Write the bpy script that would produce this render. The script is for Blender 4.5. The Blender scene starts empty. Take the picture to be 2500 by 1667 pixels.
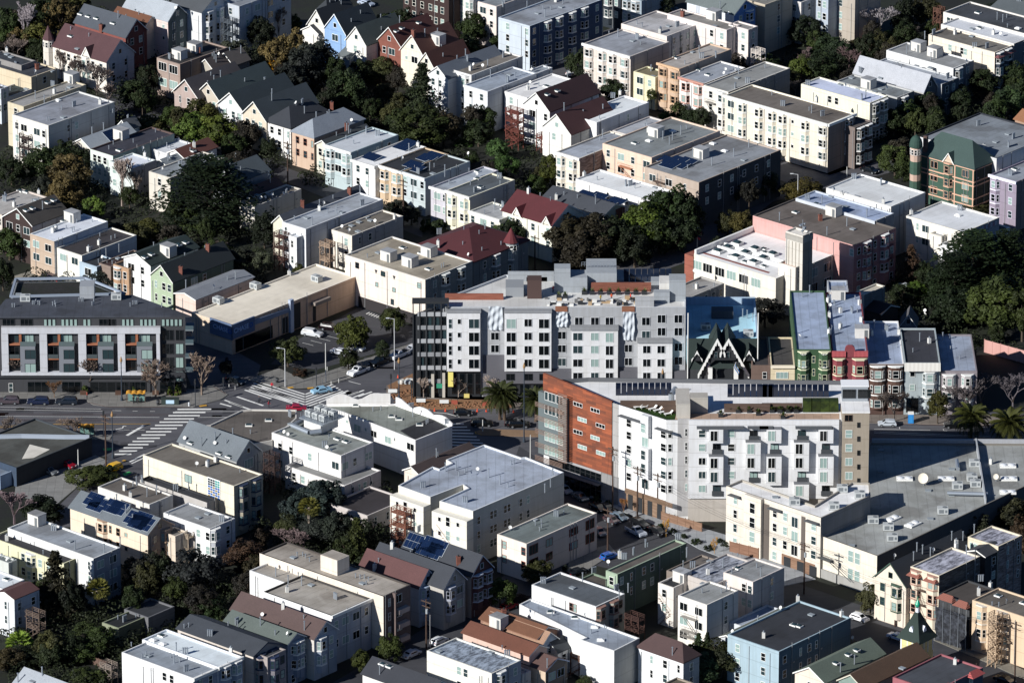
import bpy, math, random, re
from mathutils import Vector
# ---------------- camera, world, sun, exposure ----------------
SC = bpy.context.scene
COL = SC.collection
FPX, PITCH = 18157.0, math.radians(21.205)
CAMP = Vector((0, -1547, 600))
cd = bpy.data.cameras.new("camera"); cam = bpy.data.objects.new("camera", cd); COL.objects.link(cam)
cam.location = CAMP; cam.rotation_euler = (math.pi/2 - PITCH, 0, 0)
cd.sensor_width = 36; cd.lens = FPX/2500*36; cd.clip_start = 10; cd.clip_end = 8000
SC.camera = cam
SUN_AZ, SUN_EL = math.radians(38.5), math.radians(27)      # azimuth the light travels to, elevation
W = bpy.data.worlds.new("World"); SC.world = W; W.use_nodes = True
nt = W.node_tree; bg = nt.nodes["Background"]
sky = nt.nodes.new("ShaderNodeTexSky"); sky.sky_type = 'NISHITA'; sky.sun_disc = False
sky.sun_elevation = SUN_EL; sky.air_density = .75; sky.dust_density = .1; sky.ozone_density = 7
sky.sun_rotation = math.radians(90) - (SUN_AZ + math.pi)
nt.links.new(sky.outputs[0], bg.inputs[0]); bg.inputs[1].default_value = 0.052
sl = bpy.data.lights.new("sun", 'SUN'); sl.energy = 5; sl.angle = math.radians(.53); sl.color = (1, .975, .935)
so = bpy.data.objects.new("sun", sl); COL.objects.link(so)
so.rotation_euler = Vector((math.cos(SUN_AZ)*math.cos(SUN_EL), math.sin(SUN_AZ)*math.cos(SUN_EL), -math.sin(SUN_EL))).to_track_quat('-Z', 'Y').to_euler()
so.location = (-300, -300, 300)
SC.view_settings.view_transform = 'Standard'; SC.view_settings.look = 'None'
SC.view_settings.exposure = 0.27; SC.view_settings.gamma = 1
SC.cycles.max_bounces = 5; SC.cycles.diffuse_bounces = 2; SC.cycles.glossy_bounces = 2
random.seed(7); rnd = random.random
def U(a, b): return a + (b-a)*random.random()
# ---------------- pixels of the survey photograph -> places ----------------
K = 3.6469; OX = (0, 620, 1240, 1860); OY = (0, 410, 820, 1237)
cu = [0, 0]
def tile(r, c): cu[0], cu[1] = OX[c], OY[r]
def ray(x, y):
    X = cu[0] + x/K - 1250; Y = cu[1] + y/K - 833.5
    c, s = math.cos(PITCH), math.sin(PITCH)
    return Vector((X/FPX, c - Y/FPX*s, -s - Y/FPX*c))
def un(x, y, z=0):
    d = ray(x, y); t = (z - CAMP.z)/d.z; p = CAMP + d*t
    return Vector((p.x, p.y, z))
AZ = math.radians(-41.25)
# ---------------- materials ----------------
MC = {}
def lin(h):
    v = [int(h[i:i+2], 16)/255 for i in (0, 2, 4)]
    return [((c+.055)/1.055)**2.4 if c > .04 else c/12.92 for c in v]
def mat(kind, h, rough=.85):
    k = (kind, h)
    if k in MC: return MC[k]
    m = bpy.data.materials.new(kind + "_" + h); m.use_nodes = True; n = m.node_tree; b = n.nodes["Principled BSDF"]
    c = lin(h); L = n.links.new
    if kind in ('wall', 'dirty', 'wood', 'tile', 'panel'): g_ = c[0]*.3+c[1]*.59+c[2]*.11; c = [q*.68+g_*.3 for q in c]
    if kind == 'leaf': c = [q*.62 for q in c]
    if kind in ('roof', 'shingle', 'mottle') and c[1] < .5: c = [c[0]*.97, c[1]*1.01, c[2]*1.07]
    if kind == 'roof' and c[1] >= .5: c = [min(.86, q*1.22) for q in c]
    lt = .5 if kind == 'roof' and c[1] > .6 else 1.
    if kind == 'slab': c = [q*.85 for q in c]
    if kind == 'wall': mx = max(c); c = [q*(1-.14*mx**2) for q in c]
    b.inputs["Roughness"].default_value = rough
    if kind in ('glass', 'metal', 'paint', 'flat'):
        b.inputs["Base Color"].default_value = (*c, 1)
        if kind == 'glass': b.inputs["Roughness"].default_value = .12; b.inputs["Specular IOR Level"].default_value = .6
        if kind == 'metal': b.inputs["Metallic"].default_value = .6; b.inputs["Roughness"].default_value = .45
        if kind == 'paint': b.inputs["Roughness"].default_value = .25; b.inputs["Coat Weight"].default_value = .5
        MC[k] = m; return m
    tc = n.nodes.new("ShaderNodeTexCoord"); oi = n.nodes.new("ShaderNodeObjectInfo")
    ad = n.nodes.new("ShaderNodeVectorMath"); ad.operation = 'ADD'
    L(tc.outputs["Object"], ad.inputs[0]); 
    ml = n.nodes.new("ShaderNodeVectorMath"); ml.operation = 'SCALE'; ml.inputs[0].default_value = (37, 91, 13)
    L(oi.outputs["Random"], ml.inputs["Scale"]); L(ml.outputs[0], ad.inputs[1])
    def noise(scale, det=4, ro=.6, vec=None):
        t = n.nodes.new("ShaderNodeTexNoise"); t.inputs["Scale"].default_value = scale; t.inputs["Detail"].default_value = det
        t.inputs["Roughness"].default_value = ro; L(vec or ad.outputs[0], t.inputs["Vector"]); return t.outputs["Fac"]
    def ramp(f, p0, p1, c0, c1):
        r = n.nodes.new("ShaderNodeValToRGB"); r.color_ramp.elements[0].position = p0; r.color_ramp.elements[1].position = p1
        r.color_ramp.elements[0].color = (*c0, 1); r.color_ramp.elements[1].color = (*c1, 1); L(f, r.inputs[0]); return r.outputs[0]
    def mix(f, a, bb, mode='MIX'):
        x = n.nodes.new("ShaderNodeMix"); x.data_type = 'RGBA'; x.blend_type = mode
        if isinstance(f, float): x.inputs[0].default_value = f
        else: L(f, x.inputs[0])
        for s, v in ((6, a), (7, bb)):
            if isinstance(v, (tuple, list)): x.inputs[s].default_value = (*v[:3], 1)
            else: L(v, x.inputs[s])
        return x.outputs[2]
    def mapv(sx, sy, sz):
        mp = n.nodes.new("ShaderNodeMapping"); mp.inputs["Scale"].default_value = (sx, sy, sz); L(ad.outputs[0], mp.inputs[0]); return mp.outputs[0]
    one = (1, 1, 1)
    if kind == 'wall':      # stucco and board siding: faint stains and run-off streaks
        a = ramp(noise(.35), .3, .7, (.92, .915, .9), one)
        s = ramp(noise(1, 3, .6, mapv(1.6, 1.6, .12)), .3, .62, (.9, .89, .87), one)
        col = mix(1., mix(1., c, a, 'MULTIPLY'), s, 'MULTIPLY')
        w = n.nodes.new("ShaderNodeTexWave"); w.bands_direction = 'Z'; w.inputs["Scale"].default_value = .1; w.inputs["Distortion"].default_value = 0; L(tc.outputs["Object"], w.inputs[0])
        col = mix(1., col, ramp(w.outputs["Fac"], 0., .012, (.8, .79, .78), one), 'MULTIPLY')
    elif kind == 'dirty':   # bare weathered party wall
        a = ramp(noise(1.2, 5, .7, mapv(.5, .5, 2.4)), .42, .62, (.45, .4, .38), one)
        col = mix(1., c, a, 'MULTIPLY')
    elif kind == 'roof':    # rolled felt and gravel with ponding stains
        a = ramp(noise(.22, 5), .35, .62, (.72, .71, .69), one)
        s = ramp(noise(9, 3), .35, .65, (.85, .85, .85), (1.08, 1.08, 1.08))
        w = n.nodes.new("ShaderNodeTexWave"); w.inputs["Scale"].default_value = .16; w.inputs["Distortion"].default_value = .4; L(tc.outputs["Object"], w.inputs[0])
        q = ramp(w.outputs["Fac"], 0., .06, (.84, .84, .84), one)
        d = ramp(noise(.11, 3), .52, .62, one, (.62, .6, .58))
        col = mix(lt, mix(lt, mix(lt, mix(lt, c, a, 'MULTIPLY'), s, 'MULTIPLY'), q, 'MULTIPLY'), d, 'MULTIPLY')
    elif kind == 'mottle':  # old streaked membrane
        a = ramp(noise(1.1, 6, .72, mapv(1, .35, 1)), .42, .58, (.25, .25, .26), one)
        col = mix(1., c, a, 'MULTIPLY')
    elif kind == 'shingle':
        a = ramp(noise(6, 4, .7), .3, .7, (.72, .72, .72), (1.15, 1.13, 1.1))
        s = ramp(noise(.3, 3), .3, .7, (.85, .85, .85), one)
        col = mix(1., mix(1., c, a, 'MULTIPLY'), s, 'MULTIPLY')
    elif kind == 'tile':
        w = n.nodes.new("ShaderNodeTexWave"); w.inputs["Scale"].default_value = 1.1; L(tc.outputs["Object"], w.inputs[0])
        col = mix(1., c, ramp(w.outputs["Fac"], .2, .7, (.45, .4, .4), one), 'MULTIPLY')
    elif kind == 'wood':
        a = ramp(noise(1, 4, .6, mapv(.3, .3, 5)), .3, .7, (.6, .5, .42), (1.15, 1.1, 1.05))
        col = mix(1., c, a, 'MULTIPLY')
    elif kind == 'panel':   # weathered cladding panels of different reds
        br = n.nodes.new("ShaderNodeTexBrick"); br.inputs["Scale"].default_value = 1; br.offset = .37
        br.inputs["Brick Width"].default_value = 2.7; br.inputs["Row Height"].default_value = .62; br.inputs["Mortar Size"].default_value = .012
        br.inputs["Color1"].default_value = (*lin('96563A'), 1); br.inputs["Color2"].default_value = (*lin('6E4232'), 1); br.inputs["Mortar"].default_value = (*lin('5A3424'), 1)
        mp = n.nodes.new("ShaderNodeMapping"); mp.inputs["Rotation"].default_value = (math.pi/2, 0, 0); L(tc.outputs["Object"], mp.inputs[0]); L(mp.outputs[0], br.inputs["Vector"])
        a = ramp(noise(.22, 2), .38, .62, (.8, .75, .72), (1.15, 1.0, .9)); col = mix(1., br.outputs[0], a, 'MULTIPLY')
    elif kind == 'leaf':
        a = ramp(noise(.9, 3), .3, .7, (.4, .43, .48), (1.5, 1.4, 1.15))
        h2 = n.nodes.new("ShaderNodeHueSaturation"); L(mix(1., c, a, 'MULTIPLY'), h2.inputs["Color"])
        mr = n.nodes.new("ShaderNodeMapRange"); mr.inputs[3].default_value = .7; mr.inputs[4].default_value = 1.35; L(oi.outputs["Random"], mr.inputs[0]); L(mr.outputs[0], h2.inputs["Value"])
        col = h2.outputs[0]
        b.inputs["Specular IOR Level"].default_value = .25; b.inputs["Roughness"].default_value = .7
    elif kind == 'road':
        a = ramp(noise(.08, 4), .35, .65, (.75, .75, .76), (1.1, 1.1, 1.1))
        s = ramp(noise(1, 4, .7, mapv(.04, 1.1, 1)), .35, .65, (.85, .85, .85), (1.06, 1.06, 1.06))
        col = mix(1., mix(1., c, a, 'MULTIPLY'), s, 'MULTIPLY')
    elif kind == 'slab':    # concrete paving flags
        br = n.nodes.new("ShaderNodeTexBrick"); br.inputs["Scale"].default_value = 1; br.offset = 0; br.inputs["Brick Width"].default_value = 1.8; br.inputs["Row Height"].default_value = 1.8
        br.inputs["Mortar Size"].default_value = .03; L(ad.outputs[0], br.inputs["Vector"])
        br.inputs["Color1"].default_value = (*c, 1); br.inputs["Color2"].default_value = (*[q*.82 for q in c], 1); br.inputs["Mortar"].default_value = (*[q*.5 for q in c], 1)
        col = mix(1., br.outputs[0], ramp(noise(.5), .3, .7, (.8, .8, .8), one), 'MULTIPLY')
    elif kind == 'soil':
        col = mix(ramp(noise(.12, 5), .42, .6, (0, 0, 0), one), c, lin('1E2614')); col = mix(ramp(noise(2.5, 4), .4, .7, (0, 0, 0), one), col, lin('0E100C'))
    else: col = mix(1., c, ramp(noise(2), .3, .7, (.8, .8, .8), one), 'MULTIPLY')
    L(col, b.inputs["Base Color"])
    if kind in ('wall', 'dirty', 'roof', 'shingle', 'mottle', 'soil', 'road'):
        bp = n.nodes.new("ShaderNodeBump"); bp.inputs["Strength"].default_value = .25; bp.inputs["Distance"].default_value = .03
        L(noise(5, 4), bp.inputs["Height"]); L(bp.outputs[0], b.inputs["Normal"])
    MC[k] = m; return m
GL = mat('glass', '0C1114'); GL2 = mat('glass', '2A3A3E'); GLC = mat('glass', '8FA5A0'); GALV = mat('metal', 'A8B0B8')
WHT = mat('flat', 'E4E4E0'); DRK = mat('flat', '23262A')
# ---------------- mesh builder ----------------
class MB:
    def __init__(s): s.v = []; s.f = []; s.m = []
    def add(s, vs, fs, mi=0):
        o = len(s.v); s.v += [tuple(p) for p in vs]
        for f in fs: s.f.append(tuple(i+o for i in f)); s.m.append(mi)
        return s
    def quad(s, a, b, c, d, mi=0): return s.add((a, b, c, d), ((0, 1, 2, 3),), mi)
    def box(s, x0, y0, z0, x1, y1, z1, mi=0):
        if x0 > x1: x0, x1 = x1, x0
        if y0 > y1: y0, y1 = y1, y0
        if z0 > z1: z0, z1 = z1, z0
        v = [(x, y, z) for z in (z0, z1) for x, y in ((x0, y0), (x1, y0), (x1, y1), (x0, y1))]
        return s.add(v, ((3, 2, 1, 0), (4, 5, 6, 7), (0, 1, 5, 4), (1, 2, 6, 5), (2, 3, 7, 6), (3, 0, 4, 7)), mi)
    def prism(s, P, z0, z1, mi=0, top=True):
        n = len(P); s.add([(p[0], p[1], z0) for p in P] + [(p[0], p[1], z1) for p in P], [(i, (i+1) % n, n+(i+1) % n, n+i) for i in range(n)], mi)
        if top: s.add([(p[0], p[1], z1) for p in P], (tuple(range(n)),), mi)
        return s
    def tube(s, a, b, r0, r1=None, n=8, mi=0, cap=True):
        a = Vector(a); b = Vector(b); r1 = r0 if r1 is None else r1; d = (b-a).normalized()
        u = d.orthogonal().normalized(); w = d.cross(u); v = []
        for c, r in ((a, r0), (b, r1)):
            for i in range(n): t = 6.2832*i/n; v.append(c + (u*math.cos(t) + w*math.sin(t))*r)
        s.add(v, [(i, (i+1) % n, n+(i+1) % n, n+i) for i in range(n)], mi)
        if cap: s.add(v[n:], (tuple(range(n)),), mi)
        return s
    def lathe(s, prof, n=12, mi=0, c=(0, 0)):
        v = [(c[0]+r*math.cos(6.2832*i/n), c[1]+r*math.sin(6.2832*i/n), z) for r, z in prof for i in range(n)]
        f = [(k*n+i, k*n+(i+1) % n, (k+1)*n+(i+1) % n, (k+1)*n+i) for k in range(len(prof)-1) for i in range(n)]
        return s.add(v, f, mi)
    def mesh(s, name, mats):
        me = bpy.data.meshes.new(name); me.from_pydata(s.v, [], s.f)
        for m in (mats if isinstance(mats, (list, tuple)) else [mats]): me.materials.append(m)
        me.polygons.foreach_set("material_index", s.m); me.update(); return me
    def obj(s, name, mats, parent=None, loc=None, rz=0): return link(name, s.mesh(name, mats), parent, loc, rz)
def link(name, me, parent=None, loc=None, rz=0):
    o = bpy.data.objects.new(name, me); COL.objects.link(o)
    if parent: o.parent = parent
    if loc is not None: o.location = loc
    o.rotation_euler.z = rz; return o
def tag(o, label=None, cat=None, group=None, kind=None):
    if label: o['label'] = label
    if cat: o['category'] = cat
    if group: o['group'] = group
    if kind: o['kind'] = kind
    return o
def thing(name, label, cat, loc=(0, 0, 0), rz=0, group=None): return tag(link(name, None, None, loc, rz), label, cat, group)
def copytree(r, loc, rz=0, label=None, scale=None):
    c = r.copy(); COL.objects.link(c); c.location = loc; c.rotation_euler.z = rz
    if scale: c.scale = scale
    if label: c['label'] = label
    for ch in r.children:
        d = ch.copy(); COL.objects.link(d); d.parent = c
        for g in ch.children:
            e = g.copy(); COL.objects.link(e); e.parent = d
    return c
# ---------------- windows ----------------
WM = {}
def win_mesh(w, h, fm, g, solo, style=0):
    k = (round(w, 1), round(h, 1), fm.name, g, solo, style)
    if k in WM: return WM[k]
    w, h = k[0], k[1]; t = .075; d = .08
    f = MB(); p = MB()
    for x0, x1, z0, z1 in ((-w/2-t, w/2+t, -h/2-t, -h/2), (-w/2-t, w/2+t, h/2, h/2+t), (-w/2-t, -w/2, -h/2, h/2), (w/2, w/2+t, -h/2, h/2)): f.box(x0, -d, z0, x1, 0, z1)
    if w >= 1.4:
        n = 2 if w < 2.4 else 3
        for i in range(1, n): x = -w/2 + w*i/n; f.box(x-.035, -d+.02, -h/2, x+.035, 0, h/2)
    if style == 0 and h > 1.1 and w < 1.4: f.box(-w/2, -d+.025, -.04, w/2, 0, .04)
    gm = (GL, GL2, GLC)[g]
    if solo:
        f.add([(-w/2, -.03, -h/2), (w/2, -.03, -h/2), (w/2, -.03, h/2), (-w/2, -.03, h/2)], ((0, 1, 2, 3),), 1)
        if g == 3: pass
        r = (f.mesh("window", [fm, gm]), None)
    else:
        p.quad((-w/2, -.03, -h/2), (w/2, -.03, -h/2), (w/2, -.03, h/2), (-w/2, -.03, h/2))
        if g == 2 or g == 1: pass
        r = (f.mesh("window", fm), p.mesh("pane", gm))
    WM[k] = r; return r
def glass_pick(p=.28): return 2 if rnd() < p else (1 if rnd() < .4 else 0)
def window(parent, x, y, z, rz, w, h, fm=None, solo=False, g=None, style=0, name='window'):
    fm = fm or WHT; g = glass_pick() if g is None else g
    a, b = win_mesh(w, h, fm, g, solo, style)
    o = link(name, a, parent, (x, y, z), rz)
    if b: link('pane', b, o)
    return o
# ---------------- roof clutter ----------------
CL = {}
def clutter(k):
    if k in CL: return CL[k]
    m = MB(); nm = 'vent_pipe'; ms = [GALV]
    if k == 'v':
        nm = 'flue_stack'
        for i in range(3): m.tube((i*.42-.42, 0, 0), (i*.42-.42, 0, 1.25), .17); m.tube((i*.42-.42, 0, 1.3), (i*.42-.42, 0, 1.42), .21)
    elif k == 'p': m.tube((0, 0, 0), (0, 0, .8), .11); m.tube((0, 0, .8), (0, 0, .95), .17)
    elif k == 'q': m.tube((0, 0, 0), (0, 0, 1.9), .12); m.tube((0, 0, 1.9), (0, 0, 2.05), .19)
    elif k in 'sw':
        nm = 'skylight'; ms = [WHT, GL2 if k == 's' else mat('paint', 'EEF0F0')]; m.box(-.75, -.55, 0, .75, .55, .3)
        m.add([(-.65, -.45, .305), (.65, -.45, .305), (.65, .45, .305), (-.65, .45, .305), (-.35, -.2, .5), (.35, -.2, .5), (.35, .2, .5), (-.35, .2, .5)], ((0, 1, 5, 4), (1, 2, 6, 5), (2, 3, 7, 6), (3, 0, 4, 7), (4, 5, 6, 7)), 1)
    elif k == 'd':
        nm = 'satellite_dish'; ms = [WHT, GALV]; m.tube((0, 0, 0), (0, 0, .7), .05, mi=1); c = Vector((0, 0, .85)); n = Vector((-.5, -.7, .5)).normalized(); u = n.orthogonal().normalized(); w = n.cross(u)
        v = [c] + [c + n*.12 + (u*math.cos(t*.6283) + w*math.sin(t*.6283))*.38 for t in range(10)]
        m.add(v, [(0, i+1, (i+1) % 10+1) for i in range(10)])
    elif k == 'c': nm = 'chimney'; ms = [mat('wood', '8A4A38'), DRK]; m.box(-.4, -.4, -.6, .4, .4, 1.3); m.box(-.46, -.46, 1.3, .46, .46, 1.45); m.tube((0, 0, 1.45), (0, 0, 1.8), .16, mi=1)
    elif k == 'k': nm = 'chimney'; ms = [mat('wall', 'DDDDD8'), GALV]; m.box(-.32, -.32, -.4, .32, .32, 1.2); m.tube((0, 0, 1.2), (0, 0, 1.6), .15, mi=1)
    elif k == 'b': nm = 'penthouse'; ms = [mat('wall', 'E0DCD4'), mat('roof', 'A8A8A8'), mat('flat', '6A6E70')]; m.prism([(-1.5, -1.2), (1.5, -1.2), (1.5, 1.2), (-1.5, 1.2)], -.3, 2.3, top=False); m.box(-1.58, -1.28, 2.3, 1.58, 1.28, 2.42, 1); m.box(.5, -1.24, 0, 1.2, -1.2, 1.9, 2)
    elif k == 'h': nm = 'roof_hatch'; ms = [mat('flat', '8A9298')]; m.box(-.6, -.45, 0, .6, .45, .25); m.box(-.65, -.5, .25, .65, .5, .3)
    elif k == 'u': nm = 'air_conditioner'; ms = [mat('flat', 'B4B8B8'), mat('flat', '70767A')]; m.box(-1.1, -.8, .15, 1.1, .8, 1.45); m.box(-.8, -.82, .4, .2, -.8, 1.2, 1); m.box(.45, -.82, .5, .9, -.8, 1.1, 1); m.tube((.4, 0, 1.45), (.4, 0, 1.52), .5, mi=1); m.box(-1, -.7, 0, -.8, .7, .15, 1); m.box(.8, -.7, 0, 1, .7, .15, 1)
    elif k == 'S':
        nm = 'solar_array'; ms = [mat('glass', '14233F'), mat('flat', 'A8B0B8')]
        for i in range(4):
            for j in range(2): m.box(i*1.05-2.1, j*1.65-1.65, .14, i*1.05-1.11, j*1.65-.06, .18)
        m.box(-2.15, -1.7, .06, 2.15, 1.65, .13, 1)
    r = (nm, m.mesh(nm, ms)); CL[k] = r; return r
def extras(root, s, roofz, rz=0, base=0):
    """clutter letters with survey pixels: placed where the ray meets the roof"""
    inv = root.matrix_world.inverted() if False else None
    c, si = math.cos(-root.rotation_euler.z), math.sin(-root.rotation_euler.z)
    for k, x, y in re.findall(r'([a-zA-Z])(-?\d+),(-?\d+)', s):
        z = max(roofz(0, 0), roofz(3, 3))+.1
        for _ in range(160):
            p = un(int(x), int(y), z) - root.location; lx, ly = p.x*c - p.y*si, p.x*si + p.y*c
            if z <= roofz(lx, ly): z = roofz(lx, ly); break
            z -= .04
        nm, me = clutter(k); o = link(nm, me, root, (lx, ly, z-.02), 0 if k in 'sSbuwh' else rnd()*3)
        if k == 'S':
            e = .5; gx = (roofz(lx+e, ly)-roofz(lx-e, ly))/2/e; gy = (roofz(lx, ly+e)-roofz(lx, ly-e))/2/e
            o.rotation_euler = (math.atan(gy), -math.atan(gx), 0)
            if abs(gx)+abs(gy) < .05: o.rotation_euler.x = .15; o.location.z += .3
# ---------------- houses ----------------
def inset(P, d):
    n = len(P); o = []
    for i in range(n):
        a, b, c = Vector(P[i-1][:2]), Vector(P[i][:2]), Vector(P[(i+1) % n][:2])
        e, f = (b-a).normalized(), (c-b).normalized(); n1, n2 = Vector((-e.y, e.x)), Vector((-f.y, f.x))
        k = n1+n2; k = k/max(k.dot(n1), .3); o.append((b.x+k.x*d, b.y+k.y*d))
    return o
def area(P): return sum(P[i-1][0]*P[i][1]-P[i][0]*P[i-1][1] for i in range(len(P)))/2
def flat_body(root, P, h, wm, rm, wm2=None, cop=None, par=.35, z0=0, wname='wall', rname='roof', faces2=(1,)):
    n = len(P); I = inset(P, .28); m = MB()
    for i in range(n):
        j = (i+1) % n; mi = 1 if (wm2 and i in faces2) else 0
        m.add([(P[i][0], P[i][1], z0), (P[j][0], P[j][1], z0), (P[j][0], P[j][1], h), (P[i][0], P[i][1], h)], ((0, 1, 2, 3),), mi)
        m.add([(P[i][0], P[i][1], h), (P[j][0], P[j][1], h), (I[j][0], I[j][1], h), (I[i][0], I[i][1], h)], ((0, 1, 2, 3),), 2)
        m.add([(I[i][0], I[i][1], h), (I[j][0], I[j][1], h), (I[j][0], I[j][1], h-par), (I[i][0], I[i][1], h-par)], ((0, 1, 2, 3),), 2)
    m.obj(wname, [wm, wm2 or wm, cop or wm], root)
    MB().add([(x, y, h-par) for x, y in I], (tuple(range(n)),)).obj(rname, rm, root)
BAYM = {}
def bay(root, x, y, rz, w, d, z0, z1, wm, fm, rows, h, fh, top, round_=False):
    prof = [(-w/2, 0), (-w/2+d*.8, -d), (w/2-d*.8, -d), (w/2, 0)]
    if round_: prof = [(-w/2*math.cos(t*math.pi/6), -d*math.sin(t*math.pi/6)) for t in range(7)]
    m = MB(); n = len(prof); P = prof
    m.add([(a, b, z0) for a, b in P]+[(a, b, z1) for a, b in P], [(i, i+1, n+i+1, n+i) for i in range(n-1)]+[tuple(range(n, 2*n)), tuple(range(n))[::-1]])
    Q = [(a*1.07, b*1.18-.02) for a, b in P]
    for k in range(rows+1):     # string courses and cap
        zc = z1 if k == 0 else h-top-k*fh+1.15
        if zc < z0: break
        m.add([(a, b, zc-.14) for a, b in Q]+[(a, b, zc+.1) for a, b in Q], [(i, i+1, n+i+1, n+i) for i in range(n-1)]+[tuple(range(n, 2*n)), tuple(range(n))[::-1]], 1)
    o = m.obj('bay_window', [wm, fm], root, (x, y, 0), rz)
    for k in range(rows):
        zc = h-top-.85-k*fh
        if zc-.9 < z0: break
        g = None
        window(o, 0, -d, zc, 0, max(.8, w-2*d-.2), 1.6, fm, True, g)
        if not round_:
            for sx in (-1, 1):
                window(o, sx*(w/2-d*.4), -d/2, zc, sx*math.atan2(d, d*.8), .6, 1.6, fm, True, g)
        else:
            for sx in (-1, 1): window(o, sx*w*.38, -d*.62, zc, sx*.85, .6, 1.6, fm, True, g)
def facade(root, spec, h, face, a, b, wm, fm, fh, top):
    """spec 'rows:frac[suffix],...' ; face 0 looks down its own -y, face 1 down its +x"""
    if not spec: return
    r, cols = spec.split(':'); r = int(r); Wd = a if face == 0 else b
    for c in cols.split(','):
        mm = re.match(r'([\d.]+)([a-z]*)', c); u = float(mm[1]); s = mm[2]
        if face == 0: x, y, rz = -a/2+u*a, -b/2, 0
        else: x, y, rz = a/2, -b/2+u*b, math.pi/2
        if 'b' in s or 'o' in s:
            w = min(2.7, Wd*.45); bay(root, x, y, rz, w, .75, max(1.2, h-top-.6-r*fh), h-.35, wm, fm, r, h, fh, top, 'o' in s); continue
        w, hh = 1.0, 1.6
        if 'w' in s: w = 1.9
        if 'n' in s: w = .6
        if 's' in s: w, hh = .7, .8
        if 'g' in s: w, hh = 2.6, 2.0
        for k in range(r):
            z = h-top-.85-k*fh
            if z-hh/2 < .3: break
            window(root, x, y, z, rz, w, hh, fm)
BH = []
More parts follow.
